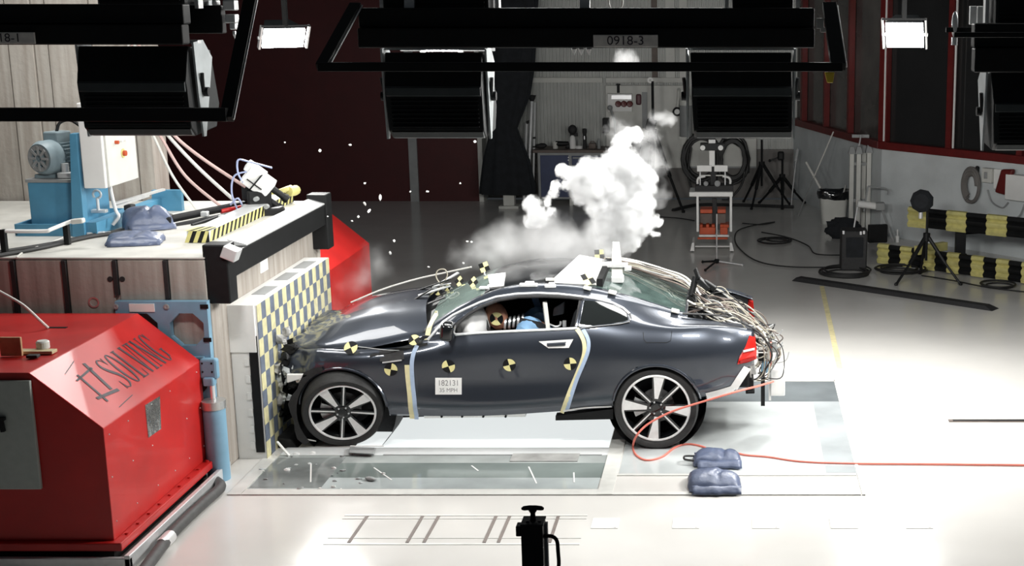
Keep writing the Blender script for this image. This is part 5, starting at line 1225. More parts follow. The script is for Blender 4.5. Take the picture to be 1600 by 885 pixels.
litlamp(1384, 1443, 32, 78, 15.5, (.6, 10.2, .2), 'bright lit film lamp on the right, before the window wall', 60)
# odd hardware above the left lit lamp and at the right gantry
t = thing('rig_hardware', 'bright clamps and black box between left gantry and left lit lamp', 'lamp hardware', A3(340, 20, 9.2))
for p0, p1, m in (((286, 8), (348, 52), 'black'), ((347, 0), (367, 16), 'alu'), ((350, 22), (368, 36), 'alu'), ((358, 36), (368, 46), 'alu'), ((270, 0), (318, 34), 'yoke'), ((330, 0), (338, 8), 'alu')):
    a, c = A3(*p0, 9.2), A3(*p1, 9.2); b = MB(); yy = 9.2 if m != 'yoke' else 9.32; b.bb((a.x, yy, c.z), (c.x, yy + .08, a.z), .008); b.build('clamp_part', M[m], t)
b = MB(); p = A3(366, 48, 9.15); b.lathe([(0, -.05), (.012, -.02), (.010, 0), (0, 0)], p, (0, 0, 1), 8); b.build('drop_clip', M['alu'], t)
t = thing('rig_hardware', 'bright reflector and plates beside the right gantry beam', 'lamp hardware', A3(1500, 40, 9.3))
for p0, p1, m in (((1516, 9), (1525, 38), 'alu'), ((1528, 9), (1547, 38), 'alu')):
    a, c = A3(*p0, 9.3), A3(*p1, 9.3); b = MB(); b.bb((a.x, 9.3, c.z), (c.x, 9.34, a.z), .004); b.build('reflector_plate', M[m], t)
p = A3(1492, 38, 9.2); b = MB(); b.ball(p, 1, (.022, .02, .085), 3); b.cyl(p + V3((0, 0, -.08)), p + V3((0, 0, -.13)), .02, n=10); b.build('reflector_bulb', M['chrome'], t, smooth=True)
b = MB(); b.bar(A3(1478, 46, 9.2), A3(1520, 46, 9.2), .03); b.build('bulb_arm', M['black'], t)

# slim lit lamp seen through the gap under the middle beam
a, c = A3(663, 73, 14.0), A3(716, 80, 14.0); t = thing('tube_lamp', 'slim lit lamp seen in the gap under the middle gantry beam', 'tube lamp', ((a.x + c.x) / 2, 14.0, c.z))
b = MB(); b.cyl((a.x, 14.0, (a.z + c.z) / 2), (c.x, 14.0, (a.z + c.z) / 2), (a.z - c.z) * .5, n=14); b.build('tube', M['lens'], t, smooth=True)
for x in (a.x - .02, c.x + .02):
    b = MB(); b.box((x, 14.02, (a.z + c.z) / 2), (.05, .07, .07), None, .008); b.build('tube_holder', M['alu'], t)
b = MB(); b.bb((a.x - .25, 14.05, c.z - .0), (c.x + .35, 14.09, c.z + .05), .004); b.bar(((a.x + c.x) / 2, 14.07, c.z), ((a.x + c.x) / 2, 14.07, c.z + 1.2), .03); b.build('tube_rail', M['greyp'], t)
# ------------------------------------------------------------------ equipment along the back wall
def F(px, py): return atZ(px, py, 0)
def B(px, py, y): return atY(px, py, y)
YE = 25.2
# black hanging curtain tied in the middle
rows = []; ctr = [(103, 796, 36), (150, 792, 33), (190, 788, 22), (200, 787, 20), (210, 788, 22), (250, 791, 34), (295, 793, 41), (303, 792, 40)]
ctr = [(-10, 799, 38)] + ctr
for py, cx2, hw in ctr:
    c_ = B(cx2, py, YE); w_ = hw / (FPX / (YE + .3)); r0 = []
    for k in range(48):
        a = k * 2 * PI / 48; r_ = 1 + .10 * math.sin(a * 9); r0.append(c_ + V3((w_ * r_ * math.cos(a), .35 * w_ * r_ * math.sin(a), 0)))
    rows.append(r0)
b = MB(); b.grid(rows, closed=True); cu = b.build('curtain', M['blackcloth'], smooth=True); tag(cu, 'black curtain gathered and tied in the middle, by the ladder poles', 'curtain')
p = B(796, 305, YE); b = MB(); b.bb((p.x - .18, YE - .15, 0), (p.x + .18, YE + .15, .05), .01); b.bb((p.x - .10, YE - .1, .05), (p.x + .10, YE + .1, p.z + .05), .01); tag(b.build('curtain_weight', M['offwhite']), 'pale block on a foot plate below the black curtain', 'floor weight')
# combination ladder leaning by the curtain
ld = thing('ladder', 'tall aluminium pole ladder with black cap leaning beside the curtain', 'ladder', F(826, 322))
yL = F(826, 322).y
for (a, c, r) in (((831, 158), (824, 332), .034), ((836, 160), (833, 300), .022), ((823, 192), (818, 328), .03)):
    b = MB(); b.cyl(B(*a, yL + .5), B(*c, yL), r, n=10); b.build('rail', M['alu'], ld, smooth=True)
for k in range(8):
    b = MB(); q = B(834, 215 + k * 14, yL + .25); b.box(q + V3((.01, 0, 0)), (.05, .05, .03), None, .004); b.build('rung_lock', M['black'], ld)
b = MB(); q = B(831, 153, yL + .5); b.lathe([(0, .06), (.075, .05), (.06, 0), (.02, -.08), (0, -.08)], q, (0, 0, 1), 14); b.build('rubber_cap', M['rubber'], ld)
q = B(826, 190, yL + .45); b = MB(); b.box(q, (.09, .06, .05), Matrix.Rotation(-.4, 3, 'Y'), .01); b.build('pole_clamp', M['black'], ld)
# workbench with blue doors
a, c = F(842, 321), F(946, 321); yw = a.y; top = B(842, 238, yw).z
wb = thing('workbench', 'workbench with dark blue doors and drawers behind the smoke', 'workbench', ((a.x + c.x) / 2, yw + .3, 0))
b = MB(); b.bb((a.x, yw, .12), (c.x, yw + .55, top), .01)
b.build('carcass', M['greyp'], wb)
b = MB(); b.bb((a.x - .08, yw - .05, top), (c.x + .35, yw + .62, top + .05), .006); b.build('worktop', M['brown'], wb)
m1 = B(891, 250, yw).x
b = MB(); b.bb((a.x + .05, yw - .02, .16), (m1 - .03, yw + .01, top - .05), .006); dr = b.build('door', M['cabblue'], wb)
b = MB(); q = B(888, 250, yw - .03); b.cyl(q, q + V3((0, .02, 0)), .012, n=8); b.cyl(q + V3((0, 0, .05)), q + V3((0, .02, .05)), .010, n=8); b.build('lock', M['alu'], dr)
hh = (top - .05 - .16) / 4
for k in range(4):
    b = MB(); b.bb((m1 + .03, yw - .02, .16 + k * hh + .01), (c.x - .05, yw + .01, .16 + (k + 1) * hh - .01), .006); d_ = b.build('drawer', M['cabblue'], wb)
    b = MB(); b.bb((m1 + .05, yw - .04, .16 + (k + 1) * hh - .06), (c.x - .07, yw - .02, .16 + (k + 1) * hh - .03), .004); b.build('handle', M['greyp'], d_)
for x in (a.x + .04, m1, c.x - .04):
    b = MB(); b.bb((x - .03, yw, 0), (x + .03, yw + .5, .12)); b.build('leg', M['offwhite'], wb)
zt = top + .05
def on_bench(name, fn, m, label, cat): b = MB(); fn(b); return tag(b.build(name, m, smooth=True), label, cat)
def bp(px): return V3((B(px, 236, yw + .2).x, yw + .2, zt))
t = thing('spray_bottle', 'pale spray bottle with black head on the workbench', 'bottle', bp(895))
b = MB(); b.lathe([(0, 0), (.055, 0), (.06, .12), (.05, .2), (.025, .24), (0, .24)], bp(895), (0, 0, 1), 16); b.build('bottle_body', M['white'], t, smooth=True)
b = MB(); b.ball(bp(895) + V3((0, .03, .34)), .085, (1, .8, 1.1), 2); b.box(bp(895) + V3((.02, .05, .25)), (.14, .06, .06), None, .01); b.build('spray_head', M['rubber'], t)
t = thing('hand_torch', 'slim black torch standing upright on the workbench', 'torch', bp(914))
b = MB(); b.lathe([(0, 0), (.035, 0), (.035, .22), (.03, .24), (.042, .30), (.042, .36), (0, .37)], bp(914), (0, 0, 1), 14); b.build('torch_body', M['rubber'], t, smooth=True)
b = MB(); b.box(bp(914) + V3((0, -.037, .20)), (.02, .01, .06)); b.build('torch_switch', M['alu'], t)
for i, (px, sx, sz, m, nm, lab) in enumerate(((846, .22, .10, 'rubber', 'tool_pouch', 'low black tool pouch at the left end of the workbench'), (868, .12, .12, 'offwhite', 'paper_cup', 'pale folded cup on the workbench left of the spray bottle'), (880, .26, .13, 'black', 'power_tool', 'black power tool lying on the workbench left of the spray bottle'), (905, .12, .05, 'white', 'tape_roll', 'white tape roll lying on the workbench right of the spray bottle'), (926, .13, .10, 'brown', 'tool_case', 'brownish tool case towards the right end of the workbench'), (936, .05, .16, 'greyp', 'spray_can', 'small grey spray can at the right end of the workbench'))):
    q = bp(px); b = MB()
    if nm == 'tape_roll': b.lathe([(.03, 0), (.065, 0), (.065, .05), (.03, .05), (.03, 0)], q, (0, 0, 1), 20)
    elif nm == 'spray_can': b.lathe([(0, 0), (.032, 0), (.032, .13), (.02, .15), (.02, .18), (0, .18)], q, (0, 0, 1), 14)
    elif nm == 'paper_cup': b.lathe([(0, 0), (.045, 0), (.06, .12), (.055, .12), (.04, .01), (0, .01)], q, (0, 0, 1), 14)
    elif nm == 'power_tool': b.cyl(q + V3((-.13, 0, .09)), q + V3((.10, 0, .09)), .05, .04); b.box(q + V3((.08, 0, .04)), (.07, .06, .08), None, .01); b.cyl(q + V3((.1, 0, .09)), q + V3((.17, 0, .09)), .012)
    elif nm == 'tool_case': b.box(q + V3((0, 0, sz / 2)), (sx, .12, sz), None, .012); b.tube([q + V3((-.04, 0, sz)), q + V3((-.03, 0, sz + .03)), q + V3((.03, 0, sz + .03)), q + V3((.04, 0, sz))], .008, 6)
    else: b.ball(q + V3((0, 0, sz * .5)), sz * .5, (sx / sz, 1, 1), 2, None, .25, 2, i)
    tag(b.build(nm, M[m], smooth=True), lab, nm.replace('_', ' '))
# white partition panels behind
pa, pb = B(947, 200, (YB + .45) - .10), B(1074, 200, (YB + .45) - .1); zt_, zb_ = B(947, 133, (YB + .45) - .1).z, B(947, 262, (YB + .45) - .1).z
t = thing('partition_panel', 'large off-white panel on the back wall behind the smoke', 'wall panel', ((pa.x + pb.x) / 2, (YB + .45) - .1, zb_))
b = MB(); b.bb((pa.x, (YB + .45) - .12, zb_), (pb.x, (YB + .45) - .04, zt_), .006); b.build('panel_sheet', M['offwhite'], t)
b = MB(); q0, q1 = B(1007, 135, (YB + .45) - .12), B(1007, 200, (YB + .45) - .12); b.bb((q0.x - .05, (YB + .45) - .135, q1.z), (q0.x + .05, (YB + .45) - .12, q0.z - .1)); b.build('panel_joint', M['greyp'], t)
pa, pb = B(1064, 216, (YB + .45) - .14), B(1182, 262, (YB + .45) - .14)
t2_ = thing('partition_panel', 'low off-white panel behind the coiled cables and trolley', 'wall panel', ((pa.x + pb.x) / 2, (YB + .45) - .14, pb.z)); b = MB(); b.bb((pa.x, (YB + .45) - .16, pb.z), (pb.x, (YB + .45) - .05, pa.z), .006); b.build('panel_sheet', M['offwhite'], t2_)
b = MB(); b.bb((pa.x, (YB + .45) - .165, pb.z), (pb.x, (YB + .45) - .155, pb.z + .03)); b.build('panel_edge', M['greyp'], t2_)
# socket box with three red sockets
a, c = B(949, 146, (YB + .45) - .2), B(988, 174, (YB + .45) - .2); t = thing('socket_box', 'white distribution box with three red sockets on the panel', 'socket box', ((a.x + c.x) / 2, (YB + .45) - .2, c.z))
b = MB(); b.bb((a.x, (YB + .45) - .24, c.z), (c.x, (YB + .45) - .12, a.z), .008); b.build('enclosure', M['white'], t)
a, c = B(955, 148, (YB + .45) - .25), B(987, 155, (YB + .45) - .25); b = MB(); b.bb((a.x, (YB + .45) - .255, c.z), (c.x, (YB + .45) - .235, a.z), .003); b.build('breaker_strip', M['chrome'], t)
for px in (966, 975, 984):
    q = B(px, 162, (YB + .45) - .25); b = MB(); b.lathe([(.055, .0), (.06, .03), (.045, .06), (0, .055)], q + V3((0, .02, 0)), (0, -1, 0), 16); b.build('red_socket', M['redframe'], t)
q = B(1012, 135, (YB + .45) - .13); q2 = B(998, 155, (YB + .45) - .13)
b = MB(); b.bb((q2.x - .05, (YB + .45) - .15, q2.z - .1), (q2.x + .05, (YB + .45) - .12, q2.z + .1), .03); tag(b.build('emergency_stop', mat('dull_plum', (.12, .05, .06), .5, nscale=9, namt=.1)), 'small dull plum switch on the panel right of the sockets', 'switch')
q = B(966, 138, (YB + .45) - .13); b = MB(); b.cyl(q + V3((0, 0, -.08)), q + V3((0, 0, .06)), .025, n=10); b.cyl(q + V3((0, 0, .06)), q + V3((0, .0, .09)), .035, n=10); tag(b.build('wall_hook', M['black']), 'small black hook on the panel above the socket box', 'hook')
# gas bottle with gauge
q = B(1072, 214, (YB + .45) - .3); t = thing('gas_bottle', 'grey gas bottle with white shoulder high on the panel', 'gas bottle', q)
zb2 = B(1072, 213, (YB + .45) - .3).z; z1 = B(1072, 164, (YB + .45) - .3).z; z2 = B(1072, 140, (YB + .45) - .3).z
b = MB(); b.lathe([(0, zb2), (.11, zb2), (.12, zb2 + .02), (.115, z1), (0, z1)], (q.x, (YB + .45) - .3, 0), (0, 0, 1), 22); b.build('bottle_body', M['greyp'], t, smooth=True)
b = MB(); b.lathe([(.118, z1), (.118, z1 + .08), (.08, z1 + .16), (.05, z1 + .2), (.05, z2 + .02), (0, z2 + .03)], (q.x, (YB + .45) - .3, 0), (0, 0, 1), 22); b.build('bottle_shoulder', M['offwhite'], t, smooth=True)
b = MB(); b.bar((q.x - .13, (YB + .45) - .2, zb2 - .02), (q.x + .13, (YB + .45) - .2, zb2 - .02), .25, .05); b.build('bottle_shelf', M['offwhite'], t)
g_ = B(1058, 174, (YB + .45) - .2); b = MB(); b.lathe([(.0, .0), (.05, .0), (.055, -.02), (.085, -.03), (.085, .03), (.05, .02)], g_, (0, -1, 0), 18); t3_ = thing('pressure_gauge', 'round black-rimmed gauge left of the gas bottle', 'gauge', g_); b.build('gauge_rim', M['black'], t3_)
b = MB(); b.cyl(g_ + V3((0, -.025, 0)), g_ + V3((0, -.03, 0)), .05, n=16); b.build('gauge_face', M['white'], t3_)
b = MB(); b.tube(smooth_path([g_ + V3((0, .03, .05)), g_ + V3((.02, .04, .2)), g_ + V3((.03, .04, .35)), g_ + V3((.035, 0, .42))], 5), .03, 8); b.build('gauge_pipe', M['offwhite'], t3_, smooth=True)
# tall microphone-like stand with black box (right of the smoke)
def tripod(px, py, h, spread, label, kind, head=None, r=.022, rot=.2, base=None, legs_m='black'):
    q = F(px, py); t = thing(kind, label, 'tripod', q)
    apex = q + V3((0, 0, h * .62))
    for k in range(3):
        a = rot + k * 2 * PI / 3; foot = q + V3((spread * math.cos(a), spread * math.sin(a), .012)); mid = apex.lerp(foot, .55)
        b = MB(); b.cyl(apex + V3((.03 * math.cos(a), .03 * math.sin(a), 0)), mid, r * 1.25, n=8); b.cyl(mid, foot, r * .8, n=8); b.ball(foot + V3((0, 0, .008)), r * 1.3, sub=1); b.build('leg', M[legs_m], t, smooth=True)
    b = MB(); b.cyl(q + V3((0, 0, h * .30)), q + V3((0, 0, h)), r * .8, n=8); b.build('centre_column', M['black'], t, smooth=True)
    b = MB(); b.cyl(apex + V3((0, 0, -.05)), apex + V3((0, 0, .06)), r * 2.2, n=12); b.build('collar', M['black'], t)
    return t, q
t, q = tripod(1022, 335, B(1016, 122, F(1022, 335).y).z - .05, .55, 'black light stand with rod rising to a white disc beside the smoke', 'light_stand', rot=.4, r=.03)
yt = q.y; hd = B(1017, 195, yt); b = MB(); b.box(hd, (.17, .2, .2), Matrix.Rotation(.3, 3, 'Y'), .02); b.box(hd + V3((0, 0, -.2)), (.10, .1, .22), None, .03); b.build('lamp_head', M['black'], t)
d_ = B(1016, 125, yt); b = MB(); b.lathe([(.02, .01), (.05, .01), (.05, -.01), (.02, -.01), (.02, .01)], d_, (0, -1, 0), 20); b.build('white_disc', M['white'], t)
b = MB(); b.tube(smooth_path([hd + V3((-.05, 0, -.3)), hd + V3((-.12, 0, -.6)), hd + V3((-.05, 0, -.9)), hd + V3((-.1, 0, -1.15))], 6), .10, 10); b.build('cloth_wrap', M['greyp'], t, smooth=True)
t, q = tripod(991, 323, B(991, 222, F(991, 323).y).z, .42, 'black camera stand mostly hidden in the smoke', 'camera_stand', rot=1.1, r=.025)
for px, py, s_ in ((998, 222, .16), (995, 238, .12), (994, 303, .14)):
    p = B(px, py, q.y); b = MB(); b.ball(p, s_, (1, .8, .8), 2, None, .4, 2.5, px); b.build('camera_head', M['black'], t)
q = B(953, 168, (YB + .45) - .35); b = MB(); b.ball(q, .05, sub=2); b.tube(smooth_path([q, q + V3((.08, 0, -.25)), q + V3((.09, 0, -.6)), q + V3((.15, 0, -.85))], 6), .022, 8); tag(b.build('desk_microphone', M['greyp'], smooth=True), 'thin grey gooseneck with black tip before the socket box', 'gooseneck')
a, c = B(942, 184, (YB + .45) - .3), B(952, 207, (YB + .45) - .3); b = MB(); b.bb((a.x, (YB + .45) - .38, c.z), (c.x, (YB + .45) - .2, a.z), .01); b.bb((a.x + .03, (YB + .45) - .39, c.z + .04), (c.x - .03, (YB + .45) - .38, a.z - .04)); tag(b.build('wall_box', M['black']), 'flat black box on the wall left of the socket box', 'box')
# coiled cables hung on the wall behind the trolley
for cx2, cy2, rx, ry_, lab in ((1096, 247, 26, 34, 'thick coil of black cable on the wall, left of the trolley camera'), (1145, 248, 22, 34, 'thick coil of black cable on the wall, right of the trolley camera')):
    t = thing('cable_coil', lab, 'cable coil', B(cx2, cy2, (YB + .45) - .3))
    random.seed(cx2)
    for k in range(9):
        b = MB(); c_ = B(cx2, cy2, (YB + .45) - .28); s_ = FPX / 26; e = random.uniform(.8, 1.18)
        b.tube([c_ + V3((rx / s_ * e * math.cos(a) + random.uniform(-.01, .01), .10 * math.sin(k * 2.1), ry_ / s_ * e * math.sin(a))) for a in [i * 2 * PI / 26 for i in range(26)]], .028, 6, closed=True); b.build('coil_turn', M['bcable'], t, smooth=True)
for i, pts in enumerate((((1080, 230), (1076, 280), (1095, 315), (1120, 318)), ((1165, 240), (1160, 285), (1140, 310), (1128, 312)), ((1128, 215), (1150, 225), (1168, 240), (1170, 270)), ((1110, 215), (1122, 240), (1118, 300)))):
    b = MB(); b.tube(smooth_path([B(*p, (YB + .45) - .35) for p in pts], 8), .02, 6); tag(b.build('loose_cable', M['bcable'], smooth=True), ['loose black cable hanging left of the trolley', 'loose black cable hanging right of the trolley', 'black cable arching over the right cable coil', 'black cable hanging straight behind the trolley post'][i], 'cable')
# equipment trolley with orange-red crates
q = F(1112, 394); yv = q.y; tr = thing('equipment_trolley', 'white-framed trolley with orange-red boxes and a camera post', 'trolley', q)
s_ = FPX / (yv + .4)
def T_(px, py, dy=0): return B(px, py, yv + dy)
def tb(name, p0, p1, d0, d1, m, bev=.006): b = MB(); a, c = T_(*p0, d0), T_(*p1, d0); b.bb((a.x, yv + d0, c.z), (c.x, yv + d1, a.z), bev); return b.build(name, M[m], tr)
tb('top_shelf', (1077, 300), (1145, 307), 0, .5, 'white')
for x in (1088, 1140): tb('front_post', (x, 306), (x + 4, 362), .0, .05, 'white'); tb('rear_post', (x + 1, 300), (x + 3, 355), .45, .5, 'greyp')
tb('bottom_shelf', (1092, 367), (1139, 370), .02, .5, 'white'); tb('cross_bar', (1086, 384), (1140, 386), .06, .1, 'white')
for x0, x1 in ((1078, 1085), (1140, 1147)):
    a, c = T_(x0, 379), T_(x1, 394); b = MB(); o = .03 if x0 < 1100 else -.03
    b.hexa([V3((a.x, yv, 0.015)), V3((c.x, yv, 0.015)), V3((c.x, yv + .5, 0.015)), V3((a.x, yv + .5, 0.015)), V3((a.x + max(o, 0), yv, a.z)), V3((c.x + min(o, 0), yv, a.z)), V3((c.x + min(o, 0), yv + .5, a.z)), V3((a.x + max(o, 0), yv + .5, a.z))], .008); ft = b.build('foot', M['white'], tr)
    b = MB(); b.cyl(((a.x + c.x) / 2 - .02, yv + .06, .03), ((a.x + c.x) / 2 + .02, yv + .06, .03), .03, n=14); b.build('caster', M['black'], ft)
tb('upper_crate', (1094, 327), (1113, 333), .1, .4, 'orange'); tb('upper_crate', (1121, 327), (1134, 333), .1, .4, 'orange')
for x0, x1 in ((1093, 1118), (1125, 1137)):
    a, c = T_(x0, 353, .08), T_(x1, 366, .08); b = MB(); b.bb((a.x, yv + .08, c.z), (c.x, yv + .4, a.z - .02), .01)
    for f_ in (.0, .4, .75): x = a.x + (c.x - a.x) * f_; b.bb((x, yv + .10, a.z - .03), (x + .05, yv + .38, a.z + .02), .01)
    b.build('lower_crate', M['orange'], tr)
tb('orange_rail', (1090, 371), (1137, 374), .03, .08, 'orange')
tb('crate_insert', (1094, 333), (1134, 350), .25, .42, 'brown'); tb('insert_post', (1113, 310), (1120, 366), .2, .25, 'rubber')
# pedestal on the trolley: camera post with cross plates
tb('pedestal_base', (1086, 290), (1146, 300), .1, .45, 'rubber'); tb('pedestal_column', (1110, 258), (1119, 300), .2, .3, 'rubber')
tb('cross_plate', (1089, 258), (1112, 268), .15, .22, 'white'); tb('cross_plate', (1116, 258), (1137, 268), .15, .22, 'white')
tb('plate_rod', (1093, 268), (1095, 291), .17, .20, 'alu'); tb('plate_rod', (1132, 268), (1134, 291), .17, .20, 'alu'); tb('rod_bar', (1092, 273), (1135, 275), .2, .22, 'offwhite')
tb('white_column', (1108, 235), (1117, 260), .17, .27, 'white')
tb('camera_bar', (1094, 224), (1133, 235), .12, .28, 'black'); tb('camera_cap', (1107, 218), (1118, 224), .15, .25, 'white')
for px in (1098, 1126): b = MB(); p = T_(px, 230.5, .12); b.cyl(p, p + V3((0, -.02, 0)), .038, n=20); b.build('round_marker', M['white'], tr)
for px, o in ((1090, -1), (1141, 1)):
    b = MB(); b.tube(smooth_path([T_(px, 287, .2), T_(px - 1 * -o * 0, 281, .2), T_(px - o * 3, 277, .2), T_(px - o * 12, 275, .2)], 6), .018, 8); b.build('white_handle', M['white'], tr, smooth=True)
for px, rr in ((1121, .045), (1103, .035)):
    b = MB(); p = T_(px, 286, .12); b.lathe([(rr, 0), (rr, .05), (rr * .5, .06), (0, .06)], p, (0, -1, 0), 14); b.build('knob', M['greyp'], tr)
# thin floor stand in front of the trolley
q = F(1120, 413); t = thing('floor_stand', 'thin rod stand on a three-legged black foot before the trolley', 'stand', q)
b = MB(); b.cyl(q + V3((0, 0, .04)), B(1120, 334, q.y), .011, n=8); b.build('rod', M['alu'], t, smooth=True)
for (px, py), m in (((1098, 411), 'black'), ((1102, 424), 'black'), ((1160, 416), 'alu')):
    e = F(px, py) + V3((0, 0, .02)); b = MB(); b.cyl(q + V3((0, 0, .05)), e, .014, n=8); b.ball(e, .024, sub=1); b.build('leg', M[m], t, smooth=True)
b = MB(); b.ball(q + V3((0, 0, .05)), .045, (1, 1, .8), 2); b.build('hub', M['black'], t, smooth=True)
# two tripods at the corner
t, q = tripod(1190, 321, B(1190, 218, F(1190, 321).y).z, .52, 'black tripod with bare column, between trolley and video tripod', 'tripod', rot=.15, r=.025)
t, q = tripod(1222, 321, B(1220, 250, F(1222, 321).y).z, .48, 'black tripod with a pan handle head near the corner', 'tripod', rot=.5, r=.026)
h_ = B(1220, 243, q.y); b = MB(); b.box(h_, (.12, .12, .16), None, .03); b.bar(h_ + V3((-.04, 0, -.03)), h_ + V3((-.20, 0, -.09)), .03); b.ball(h_ + V3((-.2, 0, -.09)), .03, sub=1); b.build('pan_head', M['black'], t)
q = F(1240, 322); b = MB(); b.cyl(B(1238, 300, q.y), B(1246, 232, q.y + .3), .012, n=8); b.cyl(B(1243, 252, q.y + .2), B(1246, 234, q.y + .3), .03, n=10); b.cyl((B(1238, 300, q.y).x - .02, q.y, 0), B(1238, 300, q.y), .012, n=8); tag(b.build('broom_pole', M['alu'], smooth=True), 'pale pole with thick end leaning in the corner by the tripods', 'pole')
# waste bin with rods
q = F(1302, 348); t = thing('waste_bin', 'pale grey waste bin lined with a black bag by the grey wall', 'waste bin', q)
zt_ = B(1300, 302, q.y).z; w_ = .30
def ringpts(r, z, n=28, e=4): return [q + V3((r * math.copysign(abs(math.cos(a)) ** (2 / e), math.cos(a)), r * .8 * math.copysign(abs(math.sin(a)) ** (2 / e), math.sin(a)), z)) for a in [i * 2 * PI / n for i in range(n)]]
b = MB(); V = b.grid([ringpts(.20, .0), ringpts(.245, zt_)], closed=True); b.bm.faces.new(V[0]); b.build('bin_body', M['offwhite'], t, smooth=True)
b = MB(); random.seed(3); b.grid([[p + V3((random.uniform(-.012, .012), random.uniform(-.012, .012), random.uniform(-.02, .01))) for p in ringpts(r, z)] for r, z in ((.262, zt_ - .07), (.275, zt_ + .0), (.27, zt_ + .06), (.24, zt_ + .05), (.19, zt_ - .05), (.05, zt_ - .2))], closed=True); b.build('bin_bag', M['gblack'], t, smooth=True)
for i, (a, c, r, m, lab) in enumerate((((1302, 206), (1271, 278), .012, 'wcable', 'long thin white rod leaning across the corner above the waste bin'), ((1260, 254), (1282, 294), .02, 'wcable', 'pale bent strip sticking out of the waste bin'), ((1321, 290), (1310, 332), .014, 'wcable', 'short white rod standing between bin and aluminium frame'), ((1351, 292), (1326, 355), .010, 'alu', 'thin bright rod in front of the aluminium frame'))):
    yy = F(1302, 348).y - (.05 if i else .0); b = MB(); b.cyl(B(*a, yy + .25), B(*c, yy), r, n=8); b.ball(B(*a, yy + .25), r * 1.1, sub=1); tag(b.build('rod', M[m], smooth=True), lab, 'rod')
b = MB(); b.cyl(B(1271, 278, F(1302, 348).y), F(1247, 338) + V3((0, 0, .01)), .012, n=8); tag(b.build('dark_rod', M['greyp'], smooth=True), 'dark grey rod end reaching the floor left of the bin', 'rod')
# aluminium profile rack against the wall
q = F(1350, 362); yr = q.y; t = thing('profile_rack', 'upright rack of pale aluminium profiles with dark caps against the grey wall', 'rack', q)
for px, dy, y1_, y2_ in ((1331, .1, 240, 361), (1342, 0, 240, 363), (1350, .25, 238, 359), (1358, .05, 238, 362)):
    a, c = B(px, y1_, yr + dy), B(px, y2_, yr + dy); b = MB(); b.bb((a.x - .035, yr + dy - .035, max(c.z, 0.01)), (a.x + .035, yr + dy + .035, a.z), .004); b.build('profile', M['offwhite'], t)
    b = MB(); b.hexa([V3((a.x - .06, yr + dy - .06, a.z)), V3((a.x + .06, yr + dy - .06, a.z)), V3((a.x + .06, yr + dy + .06, a.z)), V3((a.x - .06, yr + dy + .06, a.z)), V3((a.x - .03, yr + dy - .03, a.z + .12)), V3((a.x + .03, yr + dy - .03, a.z + .12)), V3((a.x + .03, yr + dy + .03, a.z + .12)), V3((a.x - .03, yr + dy + .03, a.z + .12))], .004); b.build('cap', M['greyp'], t)
for z in (.5, 1.1, 1.55):
    a, c = B(1331, 240, yr + .1), B(1358, 240, yr + .05); b = MB(); b.bar((a.x, yr + .12, z), (c.x, yr + .1, z), .03, .05); b.build('tie', M['greyp'], t)
b = MB(); p = B(1342, 228, yr); b.tube(smooth_path([p, p + V3((.02, 0, .1)), p + V3((.03, 0, .18))], 4), .012, 6); b.build('hook', M['alu'], t)
# trestle / saw horse with white roller
q = F(1378, 376); yh = q.y - .1; t = thing('roller_trestle', 'folding trestle with a white roller in front of the profile rack', 'trestle', q)
b = MB(); b.cyl(B(1340, 318, yh), B(1370, 322, yh), .055, n=18); b.build('roller', M['white'], t, smooth=True)
b = MB(); p = B(1375, 322, yh); b.box(p, (.14, .14, .12), None, .015); b.build('roller_bracket', M['greyp'], t)
b = MB(); b.cyl(B(1376, 322, yh), F(1396, 378) + V3((0, 0, .01)), .016, n=8); b.build('trestle_leg', M['greyp'], t)
b = MB(); b.cyl(B(1340, 322, yh), V3((B(1330, 355, yh).x, yh - .1, .01)), .014, n=8); b.build('trestle_leg', M['alu'], t)
b = MB(); b.tube(smooth_path([B(1356, 291, yh + .2), B(1385, 295, yh + .2), B(1387, 304, yh + .2)], 4), .014, 8); b.cyl(B(1356, 291, yh + .2), B(1350, 330, yh + .1), .014, n=8); b.build('guide_rod', M['greyp'], t, smooth=True)
b = MB(); b.cyl(F(1402, 378), F(1402, 378) + V3((0, 0, .1)), .03, n=10); b.cyl(F(1402, 378) + V3((0, 0, .1)), F(1402, 378) + V3((0, 0, .2)), .012, n=8); tag(b.build('small_bottle', M['white'], smooth=True), 'tiny white bottle on the floor right of the trestle', 'bottle')
# black bag and flight case
q = F(1318, 372); b = MB(); b.ball(q + V3((0, 0, .16)), .19, (1.5, .9, .95), 3, None, .5, 2.6, 4); bg = b.build('black_bag', M['blackcloth'], smooth=True); tag(bg, 'crumpled black bag slumped in front of the waste bin', 'bag')
q = F(1334, 424); yq = q.y; t = thing('black_speaker_case', 'tall black case with bright corner fittings beside the cable pile', 'case', q)
a, c = B(1315, 362, yq), B(1356, 425, yq); b = MB(); b.hexa([V3((a.x + .0, yq, 0.012)), V3((c.x - .02, yq, 0.012)), V3((c.x - .02, yq + .38, 0.012)), V3((a.x, yq + .38, 0.012)), V3((a.x + .01, yq + .06, a.z)), V3((c.x, yq + .06, a.z)), V3((c.x, yq + .40, a.z)), V3((a.x + .01, yq + .40, a.z))], .02); b.build('case_body', M['rubber'], t)
for px, py in ((1318, 363), (1345, 364), (1350, 363)): b = MB(); p = B(px, py, yq + .05); b.box(p, (.03, .02, .05), None, .005); b.build('corner_fitting', M['chrome'], t)
b = MB(); b.box(V3(((a.x + c.x) / 2, yq + .03, a.z * .55)), (.24, .02, a.z * .6), None, .006); b.build('front_grille', M['blackcloth'], t)
